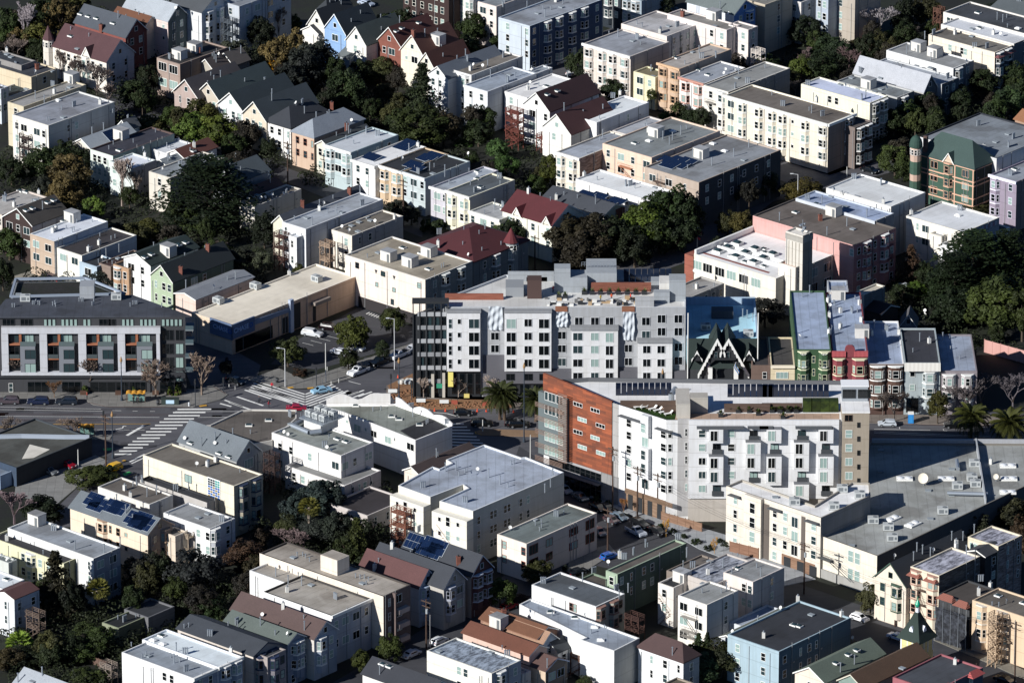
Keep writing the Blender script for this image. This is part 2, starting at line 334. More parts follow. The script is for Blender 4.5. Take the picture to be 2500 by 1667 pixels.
def H(label, L, F, R, h, w='E8E4DC', r='9A9A98', w2=None, roof='flat', rise=2.5, Lw='', Rw='', ex='', fh=3.1, top=1.0, cat='house', name='house', fc=None, az=AZ, cor=0, rk='roof', wk='wall', auto=3, group=None, cop=None, w2k=None, oh=.35):
    F_, L_, R_ = un(*F, h), un(*L, h), un(*R, h)
    ax = Vector((math.cos(az), math.sin(az), 0)); by = Vector((-ax.y, ax.x, 0))
    a = max(2.5, (F_-L_).dot(ax)); b = max(2.5, (R_-F_).dot(by))
    c = F_ - ax*a/2 + by*b/2
    root = thing(name, label, cat, (c.x, c.y, 0), az, group)
    wm = mat(wk, w); wm2 = mat(w2k or wk, w2) if w2 else (mat(w2k, w) if w2k else None); rm = mat(rk if roof == 'flat' or rk != 'roof' else 'shingle', r); fm = mat('flat', fc) if fc else WHT  # right-face colour: own paint on some houses, painted-in shade on others
    A2, B2 = a/2, b/2; P = [(-A2, -B2), (A2, -B2), (A2, B2), (-A2, B2)]
    if roof == 'flat':
        flat_body(root, P, h, wm, rm, wm2, mat('flat', cop) if cop else None)
        rzf = lambda x, y: h-.35
        for _ in range(auto):
            k = random.choice('ppppqvwsdhkp' if a*b > 60 else 'pppdh'); nm, me = clutter(k)
            link(nm, me, root, (U(-.8, .8)*A2, U(-.8, .8)*B2, h-.35), 0 if k in 'swkh' else U(0, 3))
    else:
        m = MB(); wi = 1 if wm2 else 0
        m.prism(P, 0, h, top=False); m.m[1] = wi
        o = oh; t = .16; q = MB()
        def slab(pts): q.add(pts+[(x, y, z-t) for x, y, z in pts], ((0, 1, 2, 3)[:len(pts)], tuple(range(len(pts), 2*len(pts)))[::-1]) + tuple((i, len(pts)+i, len(pts)+(i+1) % len(pts), (i+1) % len(pts)) for i in range(len(pts))))
        if roof == 'gA':      # ridge along local x, gables on faces 1 and 3
            m.add([(A2, -B2, h), (A2, B2, h), (A2, 0, h+rise)], ((0, 1, 2),), wi); m.add([(-A2, B2, h), (-A2, -B2, h), (-A2, 0, h+rise)], ((0, 1, 2),))
            s = rise/B2; e = h-s*o+t
            slab([(-A2-o, -B2-o, e), (A2+o, -B2-o, e), (A2+o, 0, h+rise+t), (-A2-o, 0, h+rise+t)]); slab([(A2+o, B2+o, e), (-A2-o, B2+o, e), (-A2-o, 0, h+rise+t), (A2+o, 0, h+rise+t)])
            rzf = lambda x, y: h+rise-abs(y)*s+t
            z2 = h+rise*.35; T = MB()
            for sy in (-1, 1): T.add([(A2+o+.02, sy*(B2+o), e-.02), (A2+o+.02, sy*(B2+o), e-.28), (A2+o+.02, 0, h+rise+t-.3), (A2+o+.02, 0, h+rise+t-.02)], ((0, 1, 2, 3),))
            T.obj('bargeboard', fm, root)
            if rise > 2.2: window(root, A2, 0, h+rise*.32, math.pi/2, .9, 1.1, fm)
        elif roof == 'gB':    # ridge along local y, gables on faces 0 and 2
            m.add([(-A2, -B2, h), (A2, -B2, h), (0, -B2, h+rise)], ((0, 1, 2),)); m.add([(A2, B2, h), (-A2, B2, h), (0, B2, h+rise)], ((0, 1, 2),))
            s = rise/A2; e = h-s*o+t
            slab([(A2+o, -B2-o, e), (A2+o, B2+o, e), (0, B2+o, h+rise+t), (0, -B2-o, h+rise+t)]); slab([(-A2-o, B2+o, e), (-A2-o, -B2-o, e), (0, -B2-o, h+rise+t), (0, B2+o, h+rise+t)])
            rzf = lambda x, y: h+rise-abs(x)*s+t
            T = MB()
            for sx in (-1, 1): T.add([(sx*(A2+o), -B2-o-.02, e-.02), (sx*(A2+o), -B2-o-.02, e-.28), (0, -B2-o-.02, h+rise+t-.3), (0, -B2-o-.02, h+rise+t-.02)], ((0, 1, 2, 3),))
            T.obj('bargeboard', fm, root)
            if rise > 2.2: window(root, 0, -B2, h+rise*.32, 0, .9, 1.1, fm)
        else:                 # hip
            mn = min(A2, B2); rx, ry = (A2-mn*.95, 0) if A2 > B2 else (0, B2-mn*.95)
            E = [(-A2-o, -B2-o, h), (A2+o, -B2-o, h), (A2+o, B2+o, h), (-A2-o, B2+o, h)]; zt = h+rise
            q.add(E+[(x, y, h-.25) for x, y, z in E], ((0, 1, 5, 4)[::-1], (1, 2, 6, 5)[::-1], (2, 3, 7, 6)[::-1], (3, 0, 4, 7)[::-1], (4, 5, 6, 7)[::-1]))
            if A2 > B2: a0, a1 = (-rx, 0, zt), (rx, 0, zt); q.add(E+[a0, a1], ((0, 1, 5, 4), (1, 2, 5), (2, 3, 4, 5), (3, 0, 4)))
            else: a0, a1 = (0, -ry, zt), (0, ry, zt); q.add(E+[a0, a1], ((0, 1, 4), (1, 2, 5, 4), (2, 3, 5), (3, 0, 4, 5)))
            rzf = lambda x, y: h+rise*max(0, min(1, min((A2-abs(x)), (B2-abs(y)))/mn))
        m.obj('wall', [wm, wm2 or wm], root); q.obj('roof', rm, root)
        if auto:
            for _ in range(1+auto//2):
                k = random.choice('ppq'); nm, me = clutter(k); x, y = U(-.6, .6)*A2, U(-.6, .6)*B2; link(nm, me, root, (x, y, rzf(x, y)-.1))
    if cor & 1: MB().box(-A2-.35, -B2-.4, h-.55, A2+.05, -B2-.003, h+.06).obj('cornice', fm, root)
    if cor & 2: MB().box(A2+.003, -B2-.1, h-.55, A2+.4, B2+.1, h+.06).obj('cornice', fm, root)
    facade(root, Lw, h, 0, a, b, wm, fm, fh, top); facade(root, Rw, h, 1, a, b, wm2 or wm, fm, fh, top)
    if ex: extras(root, ex, rzf)
    if h > 5:
        if 'dp' not in CL: CL['dp'] = MB().tube((0, 0, 0), (0, 0, 1), .06, n=4).mesh('downpipe', mat('flat', '8E9092')); CL['wv'] = MB().box(0, -.25, 0, .07, .25, .3).mesh('wall_vent', mat('flat', '8E9092'))
        for _ in range(int(a/8)+1): o = link('downpipe', CL['dp'], root, (U(-.45, .45)*a, -B2-.09, .2)); o.scale.z = h-.6-U(0, 1)
        for _ in range(int(b/6)+1):
            y = U(-.45, .42)*b; o = link('downpipe', CL['dp'], root, (A2+.09, y, .2)); o.scale.z = h-.5+(U(0, 1.2) if roof == 'flat' else -.2)
            if rnd() < .5: link('wall_vent', CL['wv'], root, (A2, y+.7, h-U(1.5, 4)))
    root['dims'] = (a, b, h); BH.append(root); return root
def HP(label, pts, h, w, r, w2=None, ex='', cat='house', name='house', par=.35, cop=None, rk='roof', auto=0, wk='wall', faces2=()):
    """flat-roofed building on a free polygon (surveyed corners at roof height)"""
    P = [un(x, y, h) for x, y in pts]; c = sum(P, Vector())/len(P); c.z = 0
    if area([(p.x, p.y) for p in P]) < 0: P = P[::-1]
    root = thing(name, label, cat, c)
    Q = [(p.x-c.x, p.y-c.y) for p in P]
    flat_body(root, Q, h, mat(wk, w), mat(rk, r), mat(wk, w2) if w2 else None, mat('flat', cop) if cop else None, par, faces2=faces2)
    extras(root, ex, lambda x, y: h-par); return root
# vertical face measured through pixels
class Face:
    def __init__(s, x, y, z, az=0.0, root=None):
        s.O = un(x, y, z); s.az = az; s.d = Vector((math.cos(az), math.sin(az), 0)); s.n = Vector((s.d.y, -s.d.x, 0)); s.root = root
    def uz(s, x, y, off=0):
        r = ray(x, y); O = s.O+s.n*off; t = (O-CAMP).dot(s.n)/r.dot(s.n); p = CAMP+r*t
        return (p-s.O).dot(s.d), p.z
    def loc(s, u, z, off=0):
        p = s.O+s.d*u+s.n*off; return Vector((p.x, p.y, z)) - (s.root.location if s.root else Vector())
    def box(s, x0, y0, x1, y1, d0, d1, m, name='panel', off=0, parent=None):
        """slab seen between pixels, from d0 to d1 in front of the face; flush = its front"""
        u0, z1 = s.uz(x0, y0, d1); u1, z0 = s.uz(x1, y1, d1); return s.slab(u0, u1, z0, z1, d0, d1, m, name, parent)
    def slab(s, u0, u1, z0, z1, d0, d1, m, name='panel', parent=None):
        b = MB().box(u0, -d1, z0, u1, -d0, z1); o = b.obj(name, m, parent or s.root, s.loc(0, 0), s.az); 
        if parent: o.location = s.loc(0, 0) - parent.location
        return o
    def win(s, x, y, w, h, off=0, fm=None, g=None, style=0, name='window'):
        """x,y = upper left pixel; w,h in pixels"""
        u0, z1 = s.uz(x, y, off); u1, _ = s.uz(x+w, y, off); z0 = s.uz(x, y+h, off)[1]
        l = s.loc((u0+u1)/2, (z0+z1)/2, off); return window(s.root, l.x, l.y, l.z, s.az, max(.3, u1-u0-.2), max(.3, z1-z0-.2), fm, g=g, style=style, name=name)
g = MB().box(-900, -700, -1, 900, 1600, 0).obj("ground", mat('soil', '1A1B18')); tag(g, kind='structure')
# ================= the large buildings, measured face by face =================
def pt(r, c, x, y, z): tile(r, c); return un(x, y, z)
def body(root, P, h, w, r, w2=None, cop=None, par=.4, wname='wall', rname='roof', faces2=(1,), wk='wall', z0=0, rk='roof'):
    if area([(p[0], p[1]) for p in P]) < 0: P = P[::-1]
    Q = [(p[0]-root.location.x, p[1]-root.location.y) for p in P]
    flat_body(root, Q, h, mat(wk, w), mat(rk, r), mat(wk, w2) if w2 else None, mat('flat', cop) if cop else None, par, z0, wname, rname, faces2)
def text(root, s, size, m, loc, rot, name='lettering'):
    c = bpy.data.curves.new(name, 'FONT'); c.body = s; c.size = size; c.extrude = .03; c.align_x = 'CENTER'; c.align_y = 'CENTER'
    o = bpy.data.objects.new(name, c); dg = bpy.context.evaluated_depsgraph_get(); COL.objects.link(o); bpy.context.view_layer.update()
    me = bpy.data.meshes.new_from_object(o.evaluated_get(dg)); bpy.data.objects.remove(o); me.materials.clear(); me.materials.append(m)
    q = link(name, me, root, loc); q.rotation_euler = rot; return q
# ---- bank building

tile(1, 0)
bk = H('beige single-storey bank with blue-grey fascia sign over the corner', (1708, 1283), (2066, 1402), (3196, 972), 7, 'EBCFAE', 'D6CEBE', w2='E0B48C', ex='u1945,1205 u2275,1075 u2820,1010 k2575,960', cat='bank', name='bank_building', auto=0, cop='E6DED0')
a, b, h = bk['dims']
NV = mat('flat', '5C6E8C'); SG = mat('flat', 'A9C4EC')
MB().box(a/2-6.5, -b/2-.35, 3.6, a/2+.35, -b/2-.01, 7.25).obj('fascia', NV, bk); MB().box(a/2+.01, -b/2-.35, 3.8, a/2+.35, -b/2+7, 7.25).obj('fascia', NV, bk)
m = MB()
m.add([(a/2+.4, -b/2+7, 5.2), (a/2+.4, -b/2+19, 5.0), (a/2+.4, -b/2+19, 5.9), (a/2+.4, -b/2+7, 6.4), (a/2+.01, -b/2+7, 5.2), (a/2+.01, -b/2+19, 5.0), (a/2+.01, -b/2+19, 5.9), (a/2+.01, -b/2+7, 6.4)], ((0, 1, 2, 3), (3, 2, 6, 7), (0, 4, 5, 1)[::-1])); m.obj('canopy', mat('flat', '7C8AA0'), bk)
MB().box(a/2+.01, -b/2+1, .3, a/2+.12, -b/2+13, 3.3).obj('shopfront', GL, bk)
MB().box(a/2+.01, -b/2+19.6, .2, a/2+.1, -b/2+22.2, 6.2).obj('dark_panel', DRK, bk); MB().box(a/2+.01, -b/2+16.4, .2, a/2+.1, -b/2+18, 4).obj('door', DRK, bk); MB().box(a/2+.01, -b/2+26.4, .2, a/2+.1, -b/2+27.3, 4).obj('door', DRK, bk)
MB().box(a/2, -b/2+25.8, 4.4, a/2+1.3, -b/2+31, 5.2).obj('awning', mat('flat', '8A8078'), bk)
MB().box(a/2-.1, -b/2+18.4, 0, a/2+.6, -b/2+19.5, 7.8).obj('pier', mat('flat', 'A8B4C8'), bk)
text(bk, 'CHASE', 1.6, SG, (a/2+.37, -b/2+2.6, 5.6), (math.pi/2, 0, math.pi/2)); text(bk, 'CHASE', 1.5, SG, (a/2-3.2, -b/2-.37, 5.6), (math.pi/2, 0, 0))
for x, y, rz in ((a/2+.36, -b/2+5.8, math.pi/2), (a/2-.3, -b/2-.36, 0)):
    lg = MB()
    for k in range(4):
        t = k*math.pi/2; c, s = math.cos(t), math.sin(t); pts = [(-.28, .26), (.3, .26), (.58, .0), (.58, .26), (.3, .58), (-.28, .58)]
        lg.add([(px*c-py*s, -.04, px*s+py*c) for px, py in pts], ((0, 1, 4, 5), (1, 2, 3, 4)))
    lg.obj('emblem', mat('flat', '2C5AA8'), bk, (x, y, 5.6), rz)
# ---- dark-topped apartment building on the left
tile(2, 0); f = Face(800, 505, 0, 0); tile(1, 0); hA = f.uz(800, 1322)[1]
P = [pt(1, 0, -60, 1324, hA), pt(1, 0, 1650, 1318, hA), pt(1, 0, 1165, 1140, hA), pt(1, 0, 40, 1180, hA)]
P[0].y = P[1].y = f.O.y
ap = thing('apartment_building', 'charcoal and white apartment building with flat dark roof and four recessed balcony bays', 'apartment building', (P[0].x, P[0].y, 0)); f.root = ap
body(ap, P, hA-.25, '3A3C42', '3F424A')
Q = [pt(1, 0, -80, 1330, hA), pt(1, 0, 1695, 1322, hA), pt(1, 0, 1180, 1135, hA), pt(1, 0, 50, 1172, hA)]
m = MB(); m.prism([(q.x-ap.location.x, q.y-ap.location.y) for q in Q], hA-.2, hA+.15); m.obj('roof_slab', mat('roof', '474A52'), ap)
WP = mat('panel2', 'C9CCD6') if False else mat('wall', 'C6CAD4'); CH = mat('flat', '2C2E33'); OR = mat('wood', 'B0632E'); GB = mat('flat', '74787F'); GRN = mat('glass', '8DB0A4')
tile(1, 0); y1 = 1418
def F0(x0, ya, x1, yb, d0, d1, m, n='panel'): return f.box(x0, ya, x1, yb, d0, d1, m, n)
def A_(x0, ya, ra, x1, yb, rb, d0, d1, m, n='panel'):
    tile(ra, 0); u0, z1 = f.uz(x0, ya, d1); tile(rb, 0); u1, z0 = f.uz(x1, yb, d1); return f.slab(u0, u1, z0, z1, d0, d1, m, n)
A_(10, 1420, 1, 1428, 1476, 1, 0, 1.1, WP, 'white_band'); A_(10, 325, 2, 1428, 352, 2, 0, 1.1, WP, 'white_band')
NX = [(80, 350), (425, 695), (772, 1045), (1118, 1390)]; ed = [10] + [v for n in NX for v in n] + [1428]
for i in range(0, 10, 2): A_(ed[i], 1478, 1, ed[i+1], 323, 2, 0, 1.1, WP, 'pier')
for x0, x1 in NX:
    A_(x0+88, 1478, 1, x0+112, 73, 2, 0, .7, OR, 'wood_fin')
    A_(x0+98, 92, 2, x1-32, 326, 2, 0, 1.0, GB, 'grey_bay')
    for k in range(2): tile(2, 0); f.win(x0+140, 122+k*122, 100, 85, 1.0, CH, g=random.choice((1, 2)))
    tile(2, 0); f.win(x0+10, 95, 82, 105, .05, CH, g=0, style=1); f.win(x0+10, 218, 82, 105, .05, CH, g=0, style=1)
    tile(1, 0); f.win(x0+8, 1480, 78, 85, .05, CH, g=1, style=1); f.win(x0+115, 1480, 105, 85, .05, CH, g=2, style=1)
    A_(x0+98, 52, 2, x1-32, 90, 2, 1.0, 1.06, mat('glass', '5A6668'), 'glass_railing')
    A_(x0, 72, 2, x0+98, 84, 2, 0, .9, OR, 'balcony_slab'); A_(x0, 202, 2, x0+98, 212, 2, 0, .9, OR, 'balcony_slab')
    A_(x0+4, 165, 2, x0+95, 200, 2, .9, .95, mat('glass', '4A5254'), 'glass_railing')
tile(1, 0)
for x0, n in ((385, 3), (540, 4), (735, 2), (1080, 3), (1240, 4), (1435, 5)):
    for k in range(n): f.win(x0+k*38, 1343, 34, 66, .05, CH, g=2, style=1)
for x0 in (20, 180, 880, 960): f.win(x0, 1343, 110 if x0 < 900 else 70, 66, .05, CH, g=0, style=1)
for k in range(4):
    for j, x in enumerate((1440, 1560)): tile(1, 0); f.win(x, 1440+k*122, 105 if j == 0 else 75, 95, .05, CH, g=0 if j == 0 or k == 0 else 2, style=1)
A_(1430, 325, 2, 1650, 350, 2, 0, .5, CH, 'band'); A_(-60, 352, 2, 1650, 375, 2, 0, .6, CH, 'band')
tile(2, 0)
for x0, w in ((245, 185), (550, 170), (800, 230), (1035, 110), (1150, 150), (1420, 200)): f.win(x0, 405, w, 95, .05, CH, g=0)
f.win(75, 420, 42, 78, .1, WHT, g=1, name='door')
for k in range(4): A_(1650, 1440+k*122-1, 1, 1722, 1452+k*122, 1, -4, .2, mat('flat', '6A7478'), 'balcony_slab'); A_(1650, 1405+k*122, 1, 1722, 1440+k*122, 1, .1, .16, mat('glass', '4A5A60'), 'glass_railing')
ex = ''
for x, y in ((110, 1240), (130, 1240), (290, 1215), (305, 1215), (320, 1205), (340, 1215), (355, 1220), (470, 1225), (490, 1215), (495, 1235), (705, 1190), (725, 1190), (740, 1190), (820, 1225), (835, 1190), (835, 1220), (1160, 1235), (1185, 1215), (1205, 1215), (1220, 1215), (1440, 1240)): ex += 'p%d,%d ' % (x, y)
tile(1, 0); extras(ap, ex+'u1035,1170 h220,1180 u225,1185 h165,1130 h1015,1130', lambda x, y: hA+.15)
t = pt(1, 0, 775, 1165, hA+.1) - ap.location; MB().box(t.x-1.6, t.y, hA, t.x+1.6, t.y+4, hA+3).obj('stair_hut', mat('wall', '9AA2AC'), ap)
q = [pt(1, 0, 95, 1175, hA-3), pt(1, 0, 1115, 1150, hA-3), pt(1, 0, 760, 1010, hA-3), pt(1, 0, 140, 1020, hA-3)]
m = MB(); m.prism([(v.x-ap.location.x, v.y-ap.location.y) for v in q], 0, hA-3); m.obj('rear_wing', [mat('wall', '7E8894')], ap)
m = MB(); I = [(v.x-ap.location.x, v.y-ap.location.y) for v in q]; m.prism(inset(I, .4) if area(I) > 0 else inset(I[::-1], .4), hA-3, hA-2.95); m.obj('planted_roof', mat('soil', '2A2826'), ap)
for i in range(4): e0, e1 = Vector(I[i]), Vector(I[(i+1) % 4]); MB().tube((*e0, hA-2.2), (*e1, hA-2.2), .35, n=4).obj('parapet', mat('flat', '8894A4'), ap)
# ---- grey and white mid-rise under completion, middle of the picture
tile(2, 1); f = Face(1800, 545, 0, 0); DKF = mat('flat', '24272B'); LG = mat('wall', 'A9ADB3'); LG2 = mat('wall', '8E9298'); WW = mat('wall', 'E4E6EA'); DB = mat('flat', '5C5C62')
zt = f.uz(1500, -1495+1190)[1]; tile(1, 2); zg = f.uz(800, 1240)[1]
C2 = -2261   # column 2 pixels written in column 2, column 1 in column 1
md = thing('apartment_building', 'new white and grey mid-rise with dark glazed corner, wood-screened roof deck and plastic-wrapped bays', 'apartment building'); md.location = (f.O.x, f.O.y, 0); f.root = md
P = [pt(1, 1, 1735, 1240, zg), pt(1, 2, 1583, 1240, zg), pt(1, 2, 1583, 950, zg), pt(1, 1, 2240, 950, zg), pt(1, 1, 1640, 1180, zg)]
P[0].y = P[1].y = f.O.y
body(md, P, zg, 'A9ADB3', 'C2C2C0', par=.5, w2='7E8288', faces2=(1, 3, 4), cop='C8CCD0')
def M(c, x0, ya, x1, yb, d0, d1, m, n='panel'):
    tile(2, c); return f.box(x0, ya, x1, yb, d0, d1, m, n)
# dark corner
P = [pt(1, 1, 1410, 1192, zt), pt(1, 1, 1735, 1192, zt), pt(1, 1, 1800, 1120, zt), pt(1, 1, 1560, 1125, zt)]
P[0].y = P[1].y = f.O.y
m = MB(); m.prism([(p.x-md.location.x, p.y-md.location.y) for p in P][:2]+[(P[1].x-md.location.x, P[1].y-md.location.y+3)]+[(P[3].x-md.location.x, P[3].y-md.location.y)], 0, zt-3.2); m.obj('corner_block', DKF, md)
for x in (1412, 1470, 1530, 1600, 1660, 1722): M(1, x, -304, x+14, 540, 0, .35, DKF, 'mullion')
M(1, 1408, -305, 1736, -285, -2, .4, DKF, 'top_rail')
for k in range(6):
    M(1, 1456, -200+k*119-10, 1712, -200+k*119+26, .02, .25, LG2 if k % 2 else LG, 'spandrel_panel')
    for x in (1466, 1528, 1598, 1662): tile(2, 1); f.win(x+random.choice((0, 6)), -168+k*119, 50, 82, .05, DKF, g=random.choice((0, 0, 1)), style=1)
ROW = (-153, -34, 85, 204)
def wins(c, xs, rows, off, h=88, fm=None):
    tile(2, c)
    for x, w, *o in xs:
        for r in rows: f.win(x, r, w, (o[0] if o else h), off, fm or mat('flat', 'D8DADC'), g=random.choice((0, 0, 0, 0, 0, 1, 2)))
M(1, 1715, -205, 2015, 316, 0, 1.3, WW, 'white_block'); wins(1, [(1730, 36), (1810, 36, 50), (1910, 98)], ROW, 1.3)
M(1, 1712, -222, 2022, -203, 0, 1.5, LG2, 'cap')
M(1, 2230, -205, 2261+386, 316, 0, 1.3, WW, 'white_block'); wins(2, [(-16, 90), (143, 74, 72), (272, 98)], ROW, 1.3); M(1, 2227, -222, 2261+392, -203, 0, 1.5, LG2, 'cap')
wins(1, [(2108, 76, 72)], (-34, 77, 193, 310), .05)
wins(2, [(443, 76, 72)], (-42, 77, 196), .05)
M(2, 568, -50, 978, 385, 0, 1.3, WW, 'white_block'); wins(2, [(578, 88, 72), (737, 72, 72), (867, 74, 88)], (-30, 85, 204, 323), 1.3); M(2, 556, -78, 985, -48, 0, 1.6, LG2, 'cap')
wins(2, [(594, 76, 76), (737, 76, 76), (866, 76, 76), (1190, 78, 76)], (-168,), .05); wins(2, [(1190, 78, 76)], (-46,), .05)
wins(2, [(1036, 74, 72)], (74, 193, 312), .05)
M(2, 1158, 66, 1462, 384, 0, 1.3, WW, 'white_block'); wins(2, [(1199, 74, 72), (1328, 72, 72)], (84, 203, 322), 1.3); M(2, 1152, 38, 1466, 66, -.5, 1.6, LG2, 'cap')
wins(2, [(1330, 76, 76), (1480, 76, 76)], (-190, -76), .05); wins(2, [(1480, 76, 76)], (62, 182, 310), .05)
for c, x0, x1 in ((2, 422, 530), (2, 1015, 1128)): M(c, x0, -262, x1, -214, 0, .2, mat('wood', '9A5E3A'), 'wood_screen')
def plastic(c, x0, ya, x1, yb):
    tile(2, c); u0, z1 = f.uz(x0, ya, .6); u1, z0 = f.uz(x1, yb, .6); m = MB(); N = 12; R = 14
    for j in range(R+1):
        for i in range(N+1):
            s = i/N; v = j/R; u = u0+(u1-u0)*(.5+(s-.5)*(1+.25*v*math.sin(3*v)))
            m.v.append((u, -(.45+.12*math.sin(s*19+v*4)*(.3+v)+.1*math.sin(v*17+s*9)), z1+(z0-z1)*v))
    for j in range(R):
        for i in range(N): k = j*(N+1)+i; m.f.append((k, k+N+1, k+N+2, k+1)); m.m.append(0)
    m.obj('plastic_wrap', mat('flat', 'BCC2C8'), md, f.loc(0, 0), 0)
plastic(1, 2090, -262, 2210, -50); plastic(2, 432, -212, 528, -78); plastic(2, 1028, -212, 1122, 40)
M(2, 392, 292, 568, 540, 0, .2, DB, 'base_cladding'); M(2, 980, 278, 1160, 540, 0, .2, DB, 'base_cladding'); M(1, 2040, 170, 2236, 540, 0, .2, DB, 'base_cladding')
M(1, 1735, 316, 2015, 540, -.1, .3, DKF, 'shopfront'); M(1, 2230, 316, 2261+1585, 425, 0, .9, DB, 'base_cladding'); M(1, 2230, 425, 2261+1585, 545, 0, .3, DKF, 'shopfront')
tile(2, 1)
for x in range(1760, 2040, 70): f.win(x, 330, 52, 190, .32, DKF, g=0)
for x in range(2245, 3200, 120): f.win(x, 430, 95, 105, .32, DKF, g=0)
for x in (2245, 2405, 2540): f.win(x, 335, 76, 60, .92, DKF, g=0)
M(1, 1578, 345, 1605, 550, .3, .8, mat('wall', 'C8C0B0'), 'column'); M(1, 1677, 335, 1702, 548, .3, .8, mat('wall', 'C8C0B0'), 'column'); M(1, 1728, 316, 1774, 452, .3, .9, mat('flat', 'E4D87A'), 'yellow_sheathing'); M(1, 1870, 520, 1918, 552, .3, .8, mat('flat', 'D8C878'), 'yellow_sheathing'); M(1, 1622, 425, 1675, 465, .3, .4, mat('flat', '2F8A6E'), 'green_sign')
# roof structures (positions at roof level; d0/d1 negative = behind the front)
def RB(x0, x1, yb, yt, dep, m, n='rooftop_block', r=1, c=2):
    """block whose front foot is at pixel row yb on the roof, top front edge at pixel row yt"""
    p0 = pt(r, c, x0, yb, zg-.5); p1 = un(x1, yb, zg-.5); g2 = Face(x0, yb, zg-.5, 0); tile(r, c); z = g2.uz(x0, yt)[1]
    o = md.location; MB().box(p0.x-o.x, p0.y-o.y, zg-.5, p1.x-o.x, p0.y-o.y+dep, z).obj(n, m, md); return z
BG = mat('wall', '9CA5AE')
RB(413, 556, 1110, 898, 3.2, BG, 'lift_tower'); RB(556, 706, 1112, 978, 5, BG, 'stair_hut'); RB(700, 968, 1090, 936, 9, BG, 'plant_room'); RB(968, 1032, 1070, 990, 6, BG, 'plant_room')
RB(740, 1275, 1102, 1022, .3, mat('wood', '8E4A30'), 'wood_screen'); RB(1350, 1442, 1160, 1030, 5, mat('wall', 'E0DED8'), 'stair_hut'); RB(1436, 1582, 1190, 1000, 4, BG, 'stair_hut'); RB(1300, 1440, 1205, 1110, 2, BG, 'parapet_block')
RB(172, 300, 1165, 1000, 3, mat('flat', '4A3834'), 'timber_pavilion'); RB(165, 350, 1010, 972, 3, mat('wood', 'B08458'), 'timber_pavilion'); RB(1132, 1300, 1240, 1150, .4, LG, 'parapet_block')
RB(1275, 1350, 1075, 1010, 3, BG, 'plant_room', ); RB(-20, 140, 1150, 1065, 5, mat('flat', '8A8E92'), 'plant_room')
RB(0, 410, 1010, 925, .5, BG, 'parapet_wall'); RB(2261-2261-560, -40, 1175, 1120, .3, mat('wood', '9A4E30'), 'wood_fence')
for x in range(1030, 1450, 54): RB(x, x+47, 1015, 902, .3, mat('glass', '1A2436'), 'solar_panel')
# lift tower upper lip
p = pt(1, 2, 420, 750, zg+8.6)
for i, x in enumerate((750, 825, 905, 985, 1065, 1140, 1215, 680, 455, 510)):
    q = pt(1, 2, x, 1125 if i < 8 else 1160, zg-.5)-md.location; MB().box(q.x-.55, q.y-.4, zg-.5, q.x+.55, q.y+.4, zg+.3).obj('planter', DRK, md)
    m = MB()
    for k in range(26): t = U(0, 6.28); e = U(.2, 1.3); l = U(.6, 1.0); d = Vector((math.cos(t)*math.cos(e), math.sin(t)*math.cos(e), math.sin(e)))*l; w = Vector((-math.sin(t), math.cos(t), 0))*.09; c = Vector((q.x, q.y, zg+.3)); m.quad(c-w, c+w, c+d+w*.3, c+d-w*.3)
    m.obj('potted_plant', mat('leaf', '5A6A34' if i % 2 else '7A8A5C'), md)
DM = [DRK, mat('flat', 'D8D8D4'), mat('flat', '6A6A6A'), mat('flat', 'A89070')]
for i in range(46):
    q = pt(1, 2, U(320, 1290), U(1165, 1230), zg-.5)-md.location; w = U(.2, .7); MB().box(q.x-w, q.y-.3, zg-.5, q.x+w, q.y+.3, zg-.5+U(.2, .8)).obj(('deck_table', 'deck_crate', 'deck_bench')[i % 3], random.choice(DM), md)
m = MB()
for x in range(655, 945, 28): q = pt(1, 2, x, 862, zg+4.4)-md.location; m.tube((q.x, q.y, zg+4), (q.x, q.y, zg+5), .05, n=4)
for z in (zg+4.5, zg+5): a0 = pt(1, 2, 655, 862, zg+4.4)-md.location; a1 = pt(1, 2, 960, 862, zg+4.4)-md.location; m.tube((a0.x, a0.y, z), (a1.x, a1.y, z), .05, n=4)
m.obj('railing', GALV, md)
# ---- long cream hall with tower (behind the mid-rise)
tile(1, 2)
sc = H('long cream institutional hall with white membrane roof and rows of skylights', (1640, 772), (2386, 985), (2951, 712), 9.4, 'EFE6D4', 'E0DFDC', w2='B6B2A4', Lw='1:.04g,.17g,.32g,.46g,.61g,.76g', Rw='2:.35g,.55g,.75g', ex='s1990,790 s2110,840 s2195,765 s2280,725 s2285,755 s2280,880', cat='school', name='institutional_building', auto=0, top=1.6, fh=3.6, cop='F2F0EA')
a, b, h = sc['dims']
MB().box(-a/2+.5, -b/2+2.2, h-.34, a/2-4, -b/2+2.9, h-.3).obj('roof_stripe', mat('flat', '7A4038'), sc)
for s in (.25, .45): MB().box(-a/2+1, -b/2+4+s*12, h-.34, a/2-1, -b/2+4.4+s*12, h+.3).obj('roof_kerb', mat('flat', 'E8E8E6'), sc)
for i in range(9):
    x, y = -a/2+3+(i % 3)*5.2, -b/2+5+(i//3)*3.4; nm, me = clutter('s'); o = link(nm, me, sc, (x, y, h-.34)); o.scale = (1.5, 1.6, 2)
MB().box(-a/2-2.6, -b/2-.2, 0, -a/2, -b/2+4.5, h-.6).obj('brick_corner', mat('wood', 'A4523A'), sc); MB().box(-a/2, -b/2+.2, h, -a/2+.5, b/2, h+1).obj('parapet', mat('flat', 'EAEAE6'), sc)
tile(1, 3)
H('square stucco tower of the cream hall with vertical grooves and antenna', (215, 560), (365, 606), (447, 568), 19.5, 'D6D0C4', 'D8D4CC', w2='8E8A80', ex='', cat='tower', name='stucco_tower', auto=0)
